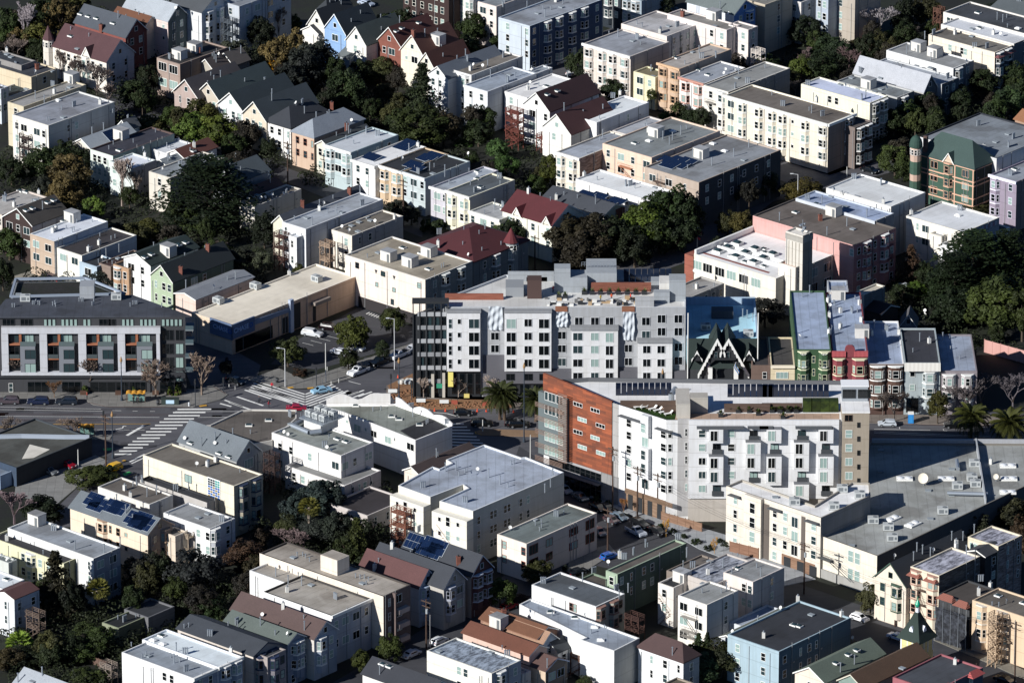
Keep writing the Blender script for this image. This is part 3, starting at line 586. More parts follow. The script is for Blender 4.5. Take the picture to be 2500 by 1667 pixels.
t = BH[-1]; a, b, h = t['dims']; MB().box(-a/2-.1, -b/2-.1, h-1.8, a/2+.1, b/2+.1, h-.4).obj('band', mat('wall', 'A8A49A'), t)
for k in (.2, .4, .6, .8): MB().box(-a/2+k*a-.08, -b/2-.05, h-9, -a/2+k*a+.08, -b/2-.001, h-2).obj('groove', mat('flat', '8E887C'), t)
m = MB(); m.tube((1, 0, h-.4), (1, 0, h+3), .07)
for k in range(5): m.box(.6+U(-.6, .6), U(-.6, .6), h+.3+k*.4, 1.1+U(-.3, .6), U(-.2, .8), h+.6+k*.4)
m.obj('antenna', GALV, t)
H('lower stair shoulder of the stucco tower with pink-lined top', (150, 842), (300, 888), (358, 866), 12, 'E6DFD2', 'B88070', w2='C2BDB0', cat='tower', name='stair_tower', auto=0, Rw='2:.5')
# ---- bank parking neighbours: white buildings of the lower middle
tile(2, 1)
wc = H('white rendered clinic-like block with fenced rooftop air conditioners', (155, 860), (775, 1066), (1092, 955), 10, 'EDEBE8', '93968F', w2='DAD8DC', Lw='2:.12,.28,.55,.92w', Rw='2:.12w,.42,.78,.9', ex='s745,920 s820,945 h330,790 d235,880 d270,885 d300,905 d650,1020 d685,1045 v630,990 d665,915', cat='apartment building', name='apartment_building', auto=0, fh=3.8, top=1.8)
a, b, h = wc['dims']; c0 = pt(2, 1, 520, 850, h-.35)-wc.location; ca, sa = math.cos(-AZ), math.sin(-AZ); X, Y = c0.x*ca-c0.y*sa, c0.x*sa+c0.y*ca
MB().box(X-2.4, Y, h-.3, X+2.4, Y+5.5, h+1.9).obj('plant_room', mat('wall', 'E2E0DC'), wc); MB().box(X-3.4, Y-.5, h+1.9, X+3.4, Y+6.5, h+2.15).obj('steel_deck', GALV, wc)
m = MB()
for k in range(15):
    t = k/14*6.8-3.4; m.tube((X+t, Y-.5, h+2.1), (X+t, Y-.5, h+3.2), .04, n=4); m.tube((X+t, Y+6.5, h+2.1), (X+t, Y+6.5, h+3.2), .04, n=4)
for k in range(15): t = k/2; [m.tube((X+s, Y-.5+t, h+2.1), (X+s, Y-.5+t, h+3.2), .04, n=4) for s in (-3.4, 3.4)]
m.obj('deck_railing', GALV, wc)
for i in range(6): nm, me = clutter('u'); o = link(nm, me, wc, (X-2+(i % 3)*2, Y+1.4+(i//3)*3, h+2.15)); o.scale = (.72, .9, 1)
m = MB(); m.tube((X-4, Y-2, h+.6), (X+1.5, Y-2.6, h+.6), .55); m.tube((X+1.5, Y-2.6, h+.6), (X+3, Y-.5, h+.7), .55); m.tube((X-4, Y-2, h+.6), (X-4.2, Y+1.5, h+.6), .45); m.obj('duct', GALV, wc)
H('low white podium with planted terrace below the clinic-like block', (245, 1165), (808, 1332), (1138, 1198), 5.2, 'E8E4E2', '8A8884', w2='CFC4C4', Lw='1:.15,.3', Rw='1:.22n,.4n,.55,.72s', auto=0, cat='building', name='podium_building')
H('long low cream shed with slit windows behind the blue cedar', (640, 1500), (1010, 1600), (1230, 1400), 4, 'C9BFBC', '3A3436', auto=0, Rw='1:.2n,.5n', name='shed', cat='shed')
wa = HP('white art-deco building with stepped curved parapet and grey gravel roof', [(592, 622), (645, 612), (1190, 608), (1262, 602), (1405, 655), (1600, 722), (1765, 800), (1437, 928), (790, 676)], 9, 'EDEBE9', '8E9187', w2='DADCE2', ex='s905,625 s1225,720 s1290,745 v1215,600 v1400,650 v1560,710 v1720,795 s1475,795 p1535,785 p1550,775 q1415,720 p1060,670 p1130,660', faces2=(), cop='EDEBE8', cat='apartment building', name='apartment_building')
P = [un(x, y, 9)-wa.location for x, y in ((1300, 830), (1560, 720), (1715, 795), (1437, 915))]
MB().add([(p.x, p.y, 8.68) for p in P], ((0, 1, 2, 3)[::-1],)).obj('black_roof_patch', mat('roof', '303034'), wa)
def curvewall(root, p0, p1, h, hs, m, name='parapet', th=.3):
    n = len(hs)-1; b = MB(); d = (p1-p0); q = Vector((-d.y, d.x, 0)).normalized()*th
    for i in range(n):
        a0, a1 = p0+d*(i/n), p0+d*((i+1)/n)
        b.add([(*(a0)[:2], h), (*(a1)[:2], h), (*(a1)[:2], h+hs[i+1]), (*(a0)[:2], h+hs[i]), (*(a0+q)[:2], h), (*(a1+q)[:2], h), (*(a1+q)[:2], h+hs[i+1]), (*(a0+q)[:2], h+hs[i])], ((0, 1, 2, 3), (5, 4, 7, 6), (3, 2, 6, 7), (0, 3, 7, 4), (1, 5, 6, 2)))
    b.obj(name, m, root)
S = lambda n, k: [k*math.sin(math.pi*i/n) for i in range(n+1)]
WL = mat('wall', 'EDEBE9')
e = [un(x, y, 9)-wa.location for x, y in ((645, 612), (930, 610), (1215, 606), (1262, 602), (1405, 655), (1600, 722), (1765, 800))]
curvewall(wa, e[0], e[1], 9, [1.0, 1.4, 1.9, 2.3, 2.4, 2.2, 1.8, 1.4, 1.1], WL); curvewall(wa, e[1], e[2], 9, [1.1, 1.3, 1.8, 2.3, 2.5, 2.5, 2.4, 2.4, 2.4], WL)
curvewall(wa, e[3], e[4], 9, [1.5, 1.5, 1.4, 1.1, .8, .5, .3], WL); curvewall(wa, e[4], e[5], 9, [.3, .8, 1.2, 1.3, 1.2, .9, .4], WL); curvewall(wa, e[5], e[6], 9, [.5, .9, 1.2, 1.2, .9, .4], WL)
fa = Face(1437, 928, 9, AZ, wa)
fa = Face(790, 676, 9, math.atan2((un(1437, 928, 9)-un(790, 676, 9)).y, (un(1437, 928, 9)-un(790, 676, 9)).x), wa); tile(2, 1)
for x, y, w, h_ in ((820, 740, 20, 36), (890, 775, 60, 70), (985, 810, 20, 36), (1040, 830, 55, 60), (1165, 880, 58, 66), (1245, 900, 14, 34), (1362, 940, 65, 66)): fa.win(x, y, w, h_, .02, None)
HB = HP('cream-white apartment block with broad pale-blue membrane roof and light well', [(1285, 1330), (1570, 1432), (1860, 1322), (1905, 1352), (1652, 1468), (1950, 1558), (2761, 1213), (2420, 1075), (2380, 1080), (2050, 965), (1950, 1005), (1710, 1100), (1760, 1130), (1650, 1180), (1590, 1160)], 12.2, 'EEEADB', 'AEB5C0', w2='B2B6B4', ex='v1505,1350 v1880,1480 q1705,1205 q1800,1195 p1825,1245 p1880,1215 q2190,1320 p2260,1345 d1990,1215 d1930,1245 p2290,1145 p2315,1140 q2090,1260 q2660,1260 q2640,1345 q2590,1395', faces2=(1, 5), cat='apartment building', name='apartment_building', cop='D4D8DC')
for i, (x0, y0, x1, y1) in enumerate(((1285, 1330, 1570, 1432), (1652, 1468, 1950, 1558))):
    tile(2, 1); p0, p1 = un(x0, y0, 12.2), un(x1, y1, 12.2); az = math.atan2((p1-p0).y, (p1-p0).x); ff = Face(x0, y0, 12.2, az, HB); L = (p1-p0).length
    ff.slab(-.3, L+.1, 0, 10.6, 0, 2.2, mat('wall', 'EEEADB'), 'rear_projection')
    for u in (.2, .45, .75):
        for z in (9.3, 6.2, 3.2): l = ff.loc(u*L, z, 2.2); window(HB, l.x, l.y, l.z, az, .7 if u != .45 else 1, .9 if u != .45 else 2)
tile(2, 1); p0, p1 = un(1950, 1558, 12.2), un(2761, 1213, 12.2); az = math.atan2((p1-p0).y, (p1-p0).x); ff = Face(1950, 1558, 12.2, az, HB); L = (p1-p0).length
for u in (.06, .2, .24, .35, .39, .52, .6):
    for z in (9.6, 6.4, 3.3): l = ff.loc(u*L, z, .01); window(HB, l.x, l.y, l.z, az, .9, 1.6)
H('dark brown shingled cottage roof behind the cream-white apartment block', (1375, 1172), (1480, 1235), (1945, 1010), 6.8, 'E8D8C8', '4A3E3C', roof='gB', rise=1.2, ex='c1440,1090 p1640,1070 q1625,1080', auto=0)
# ---- white apartment building with orange cladding, front right
tile(2, 2); A1 = Face(960, 1500, 0, AZ); hw = A1.uz(985, 612)[1]
k0 = A1.uz(320, 480)[0]; k1 = A1.uz(1410, 752)[0]
cor = A1.O + A1.d*k1; fw = thing('apartment_building', 'white six-storey apartment building with orange clad end, box bays and roof terrace', 'apartment building', (cor.x, cor.y, 0)); A1.root = fw
G = Face(1410, 752, hw, 0); G.O.y = cor.y; G.O.x = cor.x; G.root = fw
tile(2, 3); uR = G.uz(955, 752)[0]; uT = G.uz(715, 752)[0]
back = pt(2, 2, 950, 400, hw).y; lt = A1.O+A1.d*k0
P = [lt, cor, G.O+G.d*uR, Vector((G.O.x+uR, back, 0)), Vector((pt(2, 2, 380, 348, hw).x+8, back+2, 0))]
body(fw, P, hw, 'E8E9EA', 'F0F0EE', par=.9, cop='5A5C60')
A1.slab(k0, A1.uz(932, 700)[0], 6.5, hw-.9, 0, .25, mat('panel', 'A8603C'), 'orange_cladding')
m = MB(); u0, u1 = k0, A1.uz(932, 700)[0]; ze = A1.uz(325, 330)[1]
for y in (-.25, .25): m.add([(u0, y, hw-.9), (u1, y, hw-.9), (u1, y, hw+.35), (u0, y, ze)], ((0, 1, 2, 3) if y < 0 else (3, 2, 1, 0),))
m.add([(u0, -.25, ze), (u1, -.25, hw+.35), (u1, .25, hw+.35), (u0, .25, ze)], ((0, 1, 2, 3),)); m.add([(u0, -.25, hw-.9), (u0, -.25, ze), (u0, .25, ze), (u0, .25, hw-.9)], ((0, 1, 2, 3),))
m.obj('orange_parapet', mat('panel', 'A8603C'), fw, A1.loc(0, 0), AZ)
for x, y in ((583, 577), (737, 629), (622, 712), (784, 766), (583, 822), (737, 874), (623, 957), (787, 1010)): A1.win(x, y, 82, 40, .27, WHT, g=random.choice((0, 2)), style=1)
A1.slab(A1.uz(935, 700)[0], A1.uz(985, 700)[0], 0, hw-.02, .02, .1, mat('wall', 'A8A6A4'), 'grey_strip')
A1.slab(k0-.5, A1.uz(550, 800)[0], 6.6, A1.uz(400, 500)[1]-.2, .25, 1.2, mat('flat', '5E686A'), 'glazed_bay')
for r in range(5):
    for x in (328, 362, 430): A1.win(x, 488+r*119+(x-328)*.33, 32 if x == 328 else 64, 80, 1.22, WHT, g=1 if r in (0, 1) else 2, style=1)
m = MB()
ub0, ub1 = k0-1, A1.uz(552, 800)[0]+.4
for r in range(5):
    zb = A1.uz(330, 575+r*119)[1]
    for j in range(4): m.box(ub0, -1.75, zb-1.0+j*.3, ub1-1.0, -1.62, zb-1.0+j*.3+.09)
for j in range(40): m.box(ub1-2.2, -1.8, 6.6+j*.39, ub1+.3, -1.64, 6.6+j*.39+.14)
m.obj('louvres', mat('wood', '8E7468'), fw, A1.loc(0, 0), AZ)
A1.slab(k0+1.6, A1.uz(835, 1200)[0], 0, 6.4, .05, .2, mat('flat', '9A9A9C'), 'shopfront')
u = k0+1.9
while u < A1.uz(820, 1200)[0]:
    l = A1.loc(u+.6, 1.9, .22); window(fw, l.x, l.y, l.z, AZ, 1.2, 2.9, DRK, g=0); l = A1.loc(u+.6, 5.1, .22); window(fw, l.x, l.y, l.z, AZ, 1.2, 1.5, DRK, g=0); u += 1.45
A1.slab(k0+1.5, A1.uz(845, 1200)[0], 3.7, 3.85, .1, 1.7, mat('flat', '5A6066'), 'canopy'); A1.slab(A1.uz(838, 1200)[0], A1.uz(985, 1200)[0], 0, 6.4, .05, .2, mat('wall', '8E8E90'), 'stone_base')
ua = A1.uz(1060, 1000)[0]
A1.slab(ua, k1, 0, 4.6, .02, .2, mat('wood', '8E7258'), 'wood_base')
for k in range(4): u_ = ua+.6+k*(k1-ua)/4; A1.slab(u_, u_+(k1-ua)/4-1.4, .1, 3.5, .2, .26, DRK, 'dark_opening')
for k in range(7): A1.slab(ua-.2, k1+2.2, 3.6+k*.16, 3.68+k*.16, .3, .42, mat('wood', '8A6E54'), 'slat')
for x, y in ((1055, 733), (1055, 842), (1055, 963), (1055, 1086), (1055, 1208)): A1.win(x, y, 46, 72, .03, WHT)
for x, y in ((1360, 832), (1360, 948), (1360, 1070), (1360, 1192), (1360, 1315)): A1.win(x, y, 50, 70, .03, WHT)
for y0, y1, n in ((700, 920, 1), (990, 1290, 2)):
    u0, z1 = A1.uz(1180, y0, 1.1); u1 = A1.uz(1250, y0, 1.1)[0]; z0 = A1.uz(1250, y1-10, 1.1)[1]
    A1.slab(u0, u1, z0, z1, 0, 1.1, WW, 'box_bay')
    for k in range(n): A1.win(1184, (772 if n == 1 else 1010+k*118), 42, 85, 1.12, WHT)
for y in (890, 1262): A1.win(1192, y, 60, 90, .05, WHT)
for x0, x1, y in ((995, 1240, 700), (1320, 1480, 812)): u0, z = A1.uz(x0, y, .5); u1 = A1.uz(x1, y, .5)[0]; A1.slab(u0, min(u1, k1+2), z-.12, z, .1, 1.3, mat('flat', '55585C'), 'sunshade')
def GB_(c, x0, ya, x1, yb, d0, d1, m, n='panel'): tile(2, c); return G.box(x0, ya, x1, yb, d0, d1, m, n)
tile(2, 2)
for r in range(5): tile(2, 2); G.win(1424, 838+r*122, 38, 70, .03, WHT); G.win(1574, 822+r*122, 26, 72, .2, WHT); G.win(1696, 836+r*122, 66, 68, .75, WHT); G.win(1957, 836+r*122, 62, 68, .75, WHT)
GB_(2, 1512, 735, 1612, 1600, 0, .15, mat('wall', 'B4B2B2'), 'grey_strip')
tile(2, 2); u0, z1 = G.uz(1612, 752, .7); tile(2, 3); u1 = G.uz(688, 752, .7)[0]; tile(2, 2); z0 = G.uz(1612, 1447, .7)[1]
G.slab(u0, u1, z0, z1, 0, .7, WW, 'white_front'); G.slab(u0, u1, 0, z0, 0, .3, mat('wall', 'C2B8AC'), 'stone_base')
for c, x0, x1, y0, y1, n in ((2, 1798, 1918, 830, 955, 1), (2, 1798, 1918, 1072, 1325, 2), (2, 2126, 2250, 945, 1205, 2), (3, 50, 175, 830, 955, 1), (3, 50, 175, 1070, 1330, 2), (3, 295, 420, 945, 1205, 2), (3, 295, 420, 1318, 1470, 1), (3, 512, 638, 830, 955, 1), (3, 512, 638, 1070, 1330, 2)):
    GB_(c, x0-8, y0, x1-2, y1, .7, 1.9, WW, 'box_bay'); tile(2, c); G.box(x0-10, y0-3, x1, y0+2, .7, 2.0, mat('flat', '6E7074'), 'bay_cap')
    for k in range(n): G.win(x0+2, y0+12+k*124, 70, 96, 1.92, WHT)
for c, x, y in ((2, 1822, 960), (2, 1822, 1330), (2, 2150, 840), (2, 2150, 1210), (3, 76, 960), (3, 318, 838), (3, 318, 1208), (3, 532, 960), (3, 532, 1330)):
    tile(2, c); G.win(x, y, 74, 90, .73, DRK); GB_(c, x-5, y+50, x+88, y+95, .9, .98, mat('flat', '3A3E42'), 'balcony_railing')
for c, x0, x1 in ((2, 1682, 2100), (2, 2135, 2320), (3, 300, 625), (3, -20, 100)): GB_(c, x0, 822, x1, 830, .7, 2.1, mat('flat', '4E5256'), 'sunshade')
TB = mat('wall', 'A4957F')
tile(2, 3); zT = G.uz(830, 686, .9)[1]
G.slab(uT, uR, 0, zT, -8, .9, TB, 'stair_tower'); G.slab(uT-.1, uR+.1, zT, zT+.3, -8.2, 1, mat('roof', 'DCDEE0'), 'tower_roof')
G.slab(uT+.1, uR-.1, zT+.3, zT+3.6, -8, -5, mat('flat', '8E949A'), 'tower_penthouse'); G.slab(uT-.1, uR+.1, zT+3.6, zT+3.8, -8.5, -4.8, mat('flat', 'E8EAEC'), 'tower_penthouse_roof')
for k in (0, 1): l = G.loc(uT+1.6+k*3.2, zT+2, -4.95); window(fw, l.x, l.y, l.z, 0, 2.6, 1.8, DRK, g=0)
for r in range(4): G.win(742, 835+r*124, 66, 72, .92, WHT, g=2)
for r in range(5): G.win(848, 768+r*124, 28, 48, .92, DRK, g=0)
G.win(735, 700, 74, 60, .92, mat('wood', '6A5040'), g=0)
# terrace, rooftop
def R2(c, x0, x1, yb, yt, dep, m, n, z=None):
    z = z or hw-.9; p0 = pt(2, c, x0, yb, z); p1 = un(x1, yb, z); g2 = Face(x0, yb, z, 0); tile(2, c); zt_ = g2.uz(x0, yt)[1]; o = fw.location
    return MB().box(p0.x-o.x, p0.y-o.y, z, p1.x-o.x, p0.y-o.y+dep, zt_).obj(n, m, fw)
BW = mat('wood', '5E4A3E')
for pp_ in (((2, 2, 1495, 750), (2, 2, 1625, 752), (2, 3, 690, 752), (2, 3, 690, 690), (2, 2, 1500, 690)), ((2, 2, 1500, 690), (2, 2, 1470, 640), (2, 2, 1180, 640), (2, 2, 1400, 760), (2, 2, 1495, 752))):
    P_ = [pt(*q_, hw-.885)-fw.location for q_ in pp_]; P_ = P_ if area([(q_.x, q_.y) for q_ in P_]) > 0 else P_[::-1]; MB().add([(q_.x, q_.y, hw-.885) for q_ in P_], (tuple(range(5)),)).obj('terrace_paving', mat('slab', 'C8AA94'), fw)
R2(2, 1000, 1495, 640, 578, .3, BW, 'terrace_fence'); R2(2, 1390, 1500, 690, 620, .3, BW, 'terrace_fence'); R2(2, 1925, 2334, 680, 605, .3, BW, 'terrace_fence'); R2(3, 0, 360, 672, 600, .3, BW, 'terrace_fence')
R2(2, 1500, 1622, 738, 605, 9, mat('wall', 'BFB9AE'), 'stair_hut'); R2(2, 1622, 1780, 690, 550, 3, mat('wall', 'B4AEA2'), 'lift_hut')
for x in range(960, 1420, 50): R2(2, x, x+45, 530, 420, .3, mat('glass', '10182A'), 'solar_panel')
for x in range(1955, 2330, 52): R2(2, x, x+46, 545, 432, .3, mat('glass', '10182A'), 'solar_panel')
for x in range(0, 600, 50): R2(3, x, x+45, 545, 435, .3, mat('glass', '10182A'), 'solar_panel')
for i, x in enumerate((365, 440, 520, 600)): R2(3, x, x+82, 680, 580, 2, mat('leaf', '35451C'), 'hedge')
p = [pt(2, 2, x, y, hw-.88)-fw.location for x, y in ((1080, 640), (1260, 715), (1400, 765), (1480, 765), (1500, 690), (1200, 640))]
MB().add([(q.x, q.y, hw-.87) for q in p], (tuple(range(6))[::-1],)).obj('turf', mat('leaf', '2E4A1A'), fw)
lo = None
for i, (x, y) in enumerate(((1215, 640), (1290, 655), (1335, 668), (1385, 685), (1430, 700), (1160, 640))):
    q = pt(2, 2, x, y, hw-.86)
    if lo is None:
        lo = thing('sun_lounger', 'white sun lounger first in the main line on the roof turf', 'sun lounger', q, .5, 'white sun loungers on the roof turf')
        m = MB(); m.box(-1, -.33, .3, .4, .33, .36); m.add([(.4, -.33, .33), (1, -.33, .85), (1, .33, .85), (.4, .33, .33)], ((0, 1, 2, 3),)); m.obj('bed', WHT, lo)
        m = MB(); [m.box(a_-.04, b_-.04, 0, a_+.04, b_+.04, .3) for a_ in (-.8, .5) for b_ in (-.28, .28)]; m.obj('legs', WHT, lo)
    else: copytree(lo, q, .5+U(-.1, .1), ('white sun lounger second from the left on the turf', 'white sun lounger third from the left on the turf', 'white sun lounger left of the rightmost one on the turf', 'rightmost white sun lounger on the turf', 'white sun lounger at the far left corner of the turf')[i-1])
for c, x, y in ((2, 1895, 720), (2, 1965, 672), (2, 2050, 680), (2, 2150, 680), (2, 2230, 705), (3, 90, 680), (3, 160, 680), (3, 235, 680), (3, 305, 680), (3, 188, 735)):
    q = pt(2, c, x, y, hw-.9)-fw.location; MB().box(q.x-.5, q.y-.4, hw-.9, q.x+.5, q.y+.4, hw-.3).obj('planter', DRK, fw); m = MB()
    for k in range(60): t = U(0, 6.28); e = U(.1, 1.5); l = U(.3, 1.0); d = Vector((math.cos(t)*math.cos(e), math.sin(t)*math.cos(e), math.sin(e)))*l; w = Vector((-math.sin(t), math.cos(t), 0))*.12; c_ = Vector((q.x, q.y, hw-.3)); m.quad(c_+d*.6-w, c_+d*.6+w, c_+d+w, c_+d-w)
    m.obj('potted_plant', mat('leaf', '4A5A2C'), fw)
m = MB(); q = pt(2, 2, 1455, 590, hw-.9)-fw.location; m.tube((q.x, q.y, hw-.9), (q.x, q.y, hw+1), .6); m.tube((q.x, q.y, hw+.9), (q.x+.9, q.y+1.8, hw+1.6), .55); m.obj('duct', GALV, fw)
# ---- tan L-shaped block in front
hT = 13.4
pts = [(2, 2, 1945, 1335), (3, 3, 525, 97), (2, 3, 968, 1418), (2, 3, 960, 1305), (2, 3, 800, 1300), (2, 3, 470, 1505), (2, 2, 2085, 1275)]
P = [pt(*q, hT) for q in pts]; tl = thing('apartment_building', 'cream L-shaped apartment block with white roof and narrow steel awnings, before the taller white one', 'apartment building', (P[1].x, P[1].y, 0))
body(tl, P, hT, 'E6DBC9', 'F6F6F4', par=.45, w2='8E8C8C', faces2=(1,), cop='A09A90')
az = math.atan2((P[1]-P[0]).y, (P[1]-P[0]).x); T = Face(0, 0, hT, az, tl); T.O = P[0].copy(); LT = (P[1]-P[0]).length
for u, w, st in ((.1, .9, 0), (.28, 1, 0), (.345, 1.3, 1), (.52, 1, 0), (.63, 1, 0), (.73, 1.6, 1), (.93, 1.2, 0)):
    for k in range(4):
        l = T.loc(u*LT, hT-2.4-k*3.15-(.5 if st else 0), .03); window(tl, l.x, l.y, l.z, az, w, 2.2 if st else 1.7)
for u0, u1 in ((.2, .22), (.4, .46), (.8, .84)): T.slab(u0*LT, u1*LT, 0, hT-1, .01, .12, mat('flat', '5E5650'), 'recess_strip')
for u0, u1 in ((.05, .16), (.47, .6), (.86, .99)): T.slab(u0*LT, u1*LT, hT-1.4, hT-1.25, 0, 1.2, mat('flat', '4E5256'), 'awning')
T.slab(.22*LT, .4*LT, 0, hT+.02, .02, .9, mat('wall', 'EBDFCB'), 'projecting_bay')
for z in (hT-2.5, hT-5.7, hT-8.9): l = T.loc(.31*LT, z, .92); window(tl, l.x, l.y, l.z, az, 1.3, 2.2)
T.slab(.6*LT, .95*LT, 0, 2.6, .02, .15, mat('wood', '8E6A4E'), 'wood_base')
for u in (.66, .8, .93): T.slab(u*LT-.9, u*LT+.9, 0, 2.2, .15, .2, DRK, 'garage_door')
tile(2, 3); extras(tl, 'h120,1440 u290,1500 u715,1385 u870,1440 u640,1540', lambda x, y: hT-.45)
# ---- supermarket with the big grey roof
hS = 9
P = [pt(3, 3, 490, 245, hS), pt(3, 3, 1026, 436, hS), pt(3, 3, 2840, -420, hS), pt(2, 3, 2840, 960, hS), pt(2, 3, 962, 950, hS)]
sm = thing('supermarket_building', 'large cream supermarket with wide grey roof full of plant and dome skylights', 'supermarket', (P[1].x, P[1].y, 0))
body(sm, P, hS, 'EDE3CD', 'A6A6A0', w2='4A5058', cop='77736C')
tile(2, 3); extras(sm, 'u1890,1160 h1750,1180 u1740,1360 h1690,1190 h1690,1420 u1870,1290 h1860,1230 u1900,1340 h1480,1380 k2040,1140 h1060,1020 h1060,1210', lambda x, y: hS-.4)
tile(3, 3); extras(sm, 'u1125,205 u1160,300 u990,145 h800,350 u1610,60 h1500,110', lambda x, y: hS-.4)
dm = mat('paint', 'D8DCE0')
for r, c, x, y, az in ((2, 3, 1270, 1275, 0), (2, 3, 1640, 1275, 0), (2, 3, 2190, 1160, 0), (2, 3, 2200, 1275, 0), (3, 3, 1165, 110, .85), (3, 3, 1345, 160, .85), (2, 3, 2190, 1395, 0)):
    q = pt(r, c, x, y, hS-.4)-sm.location; m = MB(); m.box(-1.7, -1, 0, 1.7, 1, .35)
    for s in (-.85, .85): m.lathe([(.75, .35), (.7, .45), (.5, .55), (.25, .62), (.01, .64)], 10, 1, (s, 0))
    m.obj('dome_skylight', [WHT, dm], sm, (q.x, q.y, hS-.4), az)
def bigdish(root, q, R, z):
    c = Vector((q.x, q.y, z+R+.5)); n = Vector((-.35, -.85, .4)).normalized(); u = n.orthogonal().normalized(); w = n.cross(u); m = MB(); N = 20
    rings = [[c+n*(R*.3*(k/4)**2)+(u*math.cos(t*6.283/N)+w*math.sin(t*6.283/N))*R*k/4 for t in range(N)] for k in range(1, 5)]
    m.v = [c]+[p for r in rings for p in r]; m.f = [(0, 1+i, 1+(i+1) % N) for i in range(N)]+[(1+k*N+i, 1+(k+1)*N+i, 1+(k+1)*N+(i+1) % N, 1+k*N+(i+1) % N) for k in range(3) for i in range(N)]; m.m = [0]*len(m.f)
    m.tube((q.x, q.y, z), c-n*.1, .08, mi=1); m.obj('satellite_dish', [mat('flat', 'D8D0C0'), GALV], root)
bigdish(sm, pt(2, 3, 1438, 1330, hS-.4)-sm.location, 1.1, hS-.4); bigdish(sm, pt(2, 3, 2085, 1295, hS-.4)-sm.location, .6, hS-.4)
m = MB(); 
for a_, b_ in (((1735, 1110), (1745, 1185)), ((1650, 1400), (2010, 1410))): p0 = pt(2, 3, *a_, hS+.3)-sm.location; p1 = un(*b_, hS+.3)-sm.location; m.tube((p0.x, p0.y, hS+.4), (p1.x, p1.y, hS+.4), .42)
m.obj('duct', GALV, sm)
p0 = pt(2, 3, 1900, 945, hS)-sm.location; p1 = pt(2, 3, 1985, 1480, hS)-sm.location; curvewall(sm, Vector((p0.x, p0.y, 0)), Vector((p1.x, p1.y, 0)), hS-.4, [1.3]*5, mat('flat', 'A8ACB0'), 'roof_divider')
p0 = pt(2, 3, 980, 950, hS)-sm.location; p1 = pt(2, 3, 2840, 960, hS)-sm.location; curvewall(sm, Vector((p0.x, p0.y, 0)), Vector((p1.x, p1.y, 0)), hS, [.8]*5, mat('wall', 'A8ACB4'), 'parapet', th=.6)
az = math.atan2((P[1]-P[0]).y, (P[1]-P[0]).x); T = Face(0, 0, hS, az, sm); T.O = P[0].copy(); LS = (P[1]-P[0]).length
for u in (.57, .68):
    for z in (6.9, 2.9): l = T.loc(u*LS, z, .03); window(sm, l.x, l.y, l.z, az, 1.3, 2.4, g=2)
T.slab(-.4, LS+.3, -.1, 1.9, .05, .5, mat('wall', 'A0A09C'), 'plinth')
m = MB(); z = 4.6; m.box(.1*LS-.4, -1.5, z, .1*LS+3, -.1, z+.1)
for k in range(9): m.tube((.1*LS-.4+k*.42, -1.5, z), (.1*LS-.4+k*.42, -1.5, z+1.1), .03, n=4)
m.tube((.1*LS-.4, -1.5, z+1.1), (.1*LS+3, -1.5, z+1.1), .04, n=4); m.tube((.1*LS+3, -1.3, z), (.1*LS+9, -1.3, 1.9), .08, n=4); m.tube((.1*LS+3, -1.3, z+1.1), (.1*LS+9, -1.3, 3), .04, n=4)
m.obj('fire_stair', mat('flat', '55585A'), sm, T.loc(0, 0), az)
# ---- row of narrow houses facing the avenue
tile(2, 3); f = Face(1200, 700, 0, 0)
def ROWH(label, x0, x1, yf, rb, yb, w, r, cop=None, fc=None):
    tile(2, 3); u0, z = f.uz(x0, yf); u1, _ = f.uz(x1, yf); bk_ = pt(rb, 3, x0, yb, z).y
    root = thing('row_house', label, 'house', (f.O.x+(u0+u1)/2, f.O.y, 0)); W_ = (u1-u0)/2; D = bk_-f.O.y
    flat_body(root, [(-W_, 0), (W_, 0), (W_, D), (-W_, D)], z, mat('wall', w), mat('roof', r), None, mat('flat', cop) if cop else None)
    f.root = root; tile(2, 3); return root, z, W_, D
def rbay(root, px0, px1, z, wm, fm, rows, top, round_=False, fh=3.3, z0=1.5):
    u0 = f.uz(px0, 300)[0]; u1 = f.uz(px1, 300)[0]; x = f.O.x+(u0+u1)/2-root.location.x; bay(root, x, 0, 0, u1-u0, .9, z0, z-.4, wm, fm, rows, z, fh, top, round_)
fg = mat('flat', 'D8D8B8')
r1, z, W_, D = ROWH('emerald-green row house with arched windows and white scroll ornament', 300, 617, 122, 1, 1092, '2C5A30', 'A8B4C8'); gm = mat('wall', '2C5A30')
rbay(r1, 318, 420, z, gm, fg, 4, 2.2); rbay(r1, 505, 610, z, gm, fg, 4, 2.2); f.win(445, 175, 32, 66, .03, fg); f.win(447, 290, 28, 66, .03, fg); f.win(447, 400, 28, 66, .03, fg)
for xx in (370, 555):
    for yy in (168, 285): m = MB(); u_, z_ = f.uz(xx, yy, 1); [m.tube((-.7+k*.35, 0, 0 if k % 2 else .3), (-.35+k*.35, 0, .3 if k % 2 else 0), .06, n=5) for k in range(4)]; m.lathe([(.22, -.05), (.22, .05)], 8); m.obj('scroll_ornament', WHT, r1, f.loc(u_, z_, 1.0))
tile(1, 3); extras(r1, 'q425,1120 d335,1525 p360,1150 k590,1200 k600,1330 k600,1480 d600,1145 d605,1250 d620,1440 p640,1210', lambda x, y: z-.35)
tile(2, 3)
r2, z2, W2, D2 = ROWH('crimson row house with tiled parapet and rounded centre pediment', 624, 944, 140, 1, 1105, '8E2C3A', 'A8B4C8'); rm_ = mat('wall', '96303E')
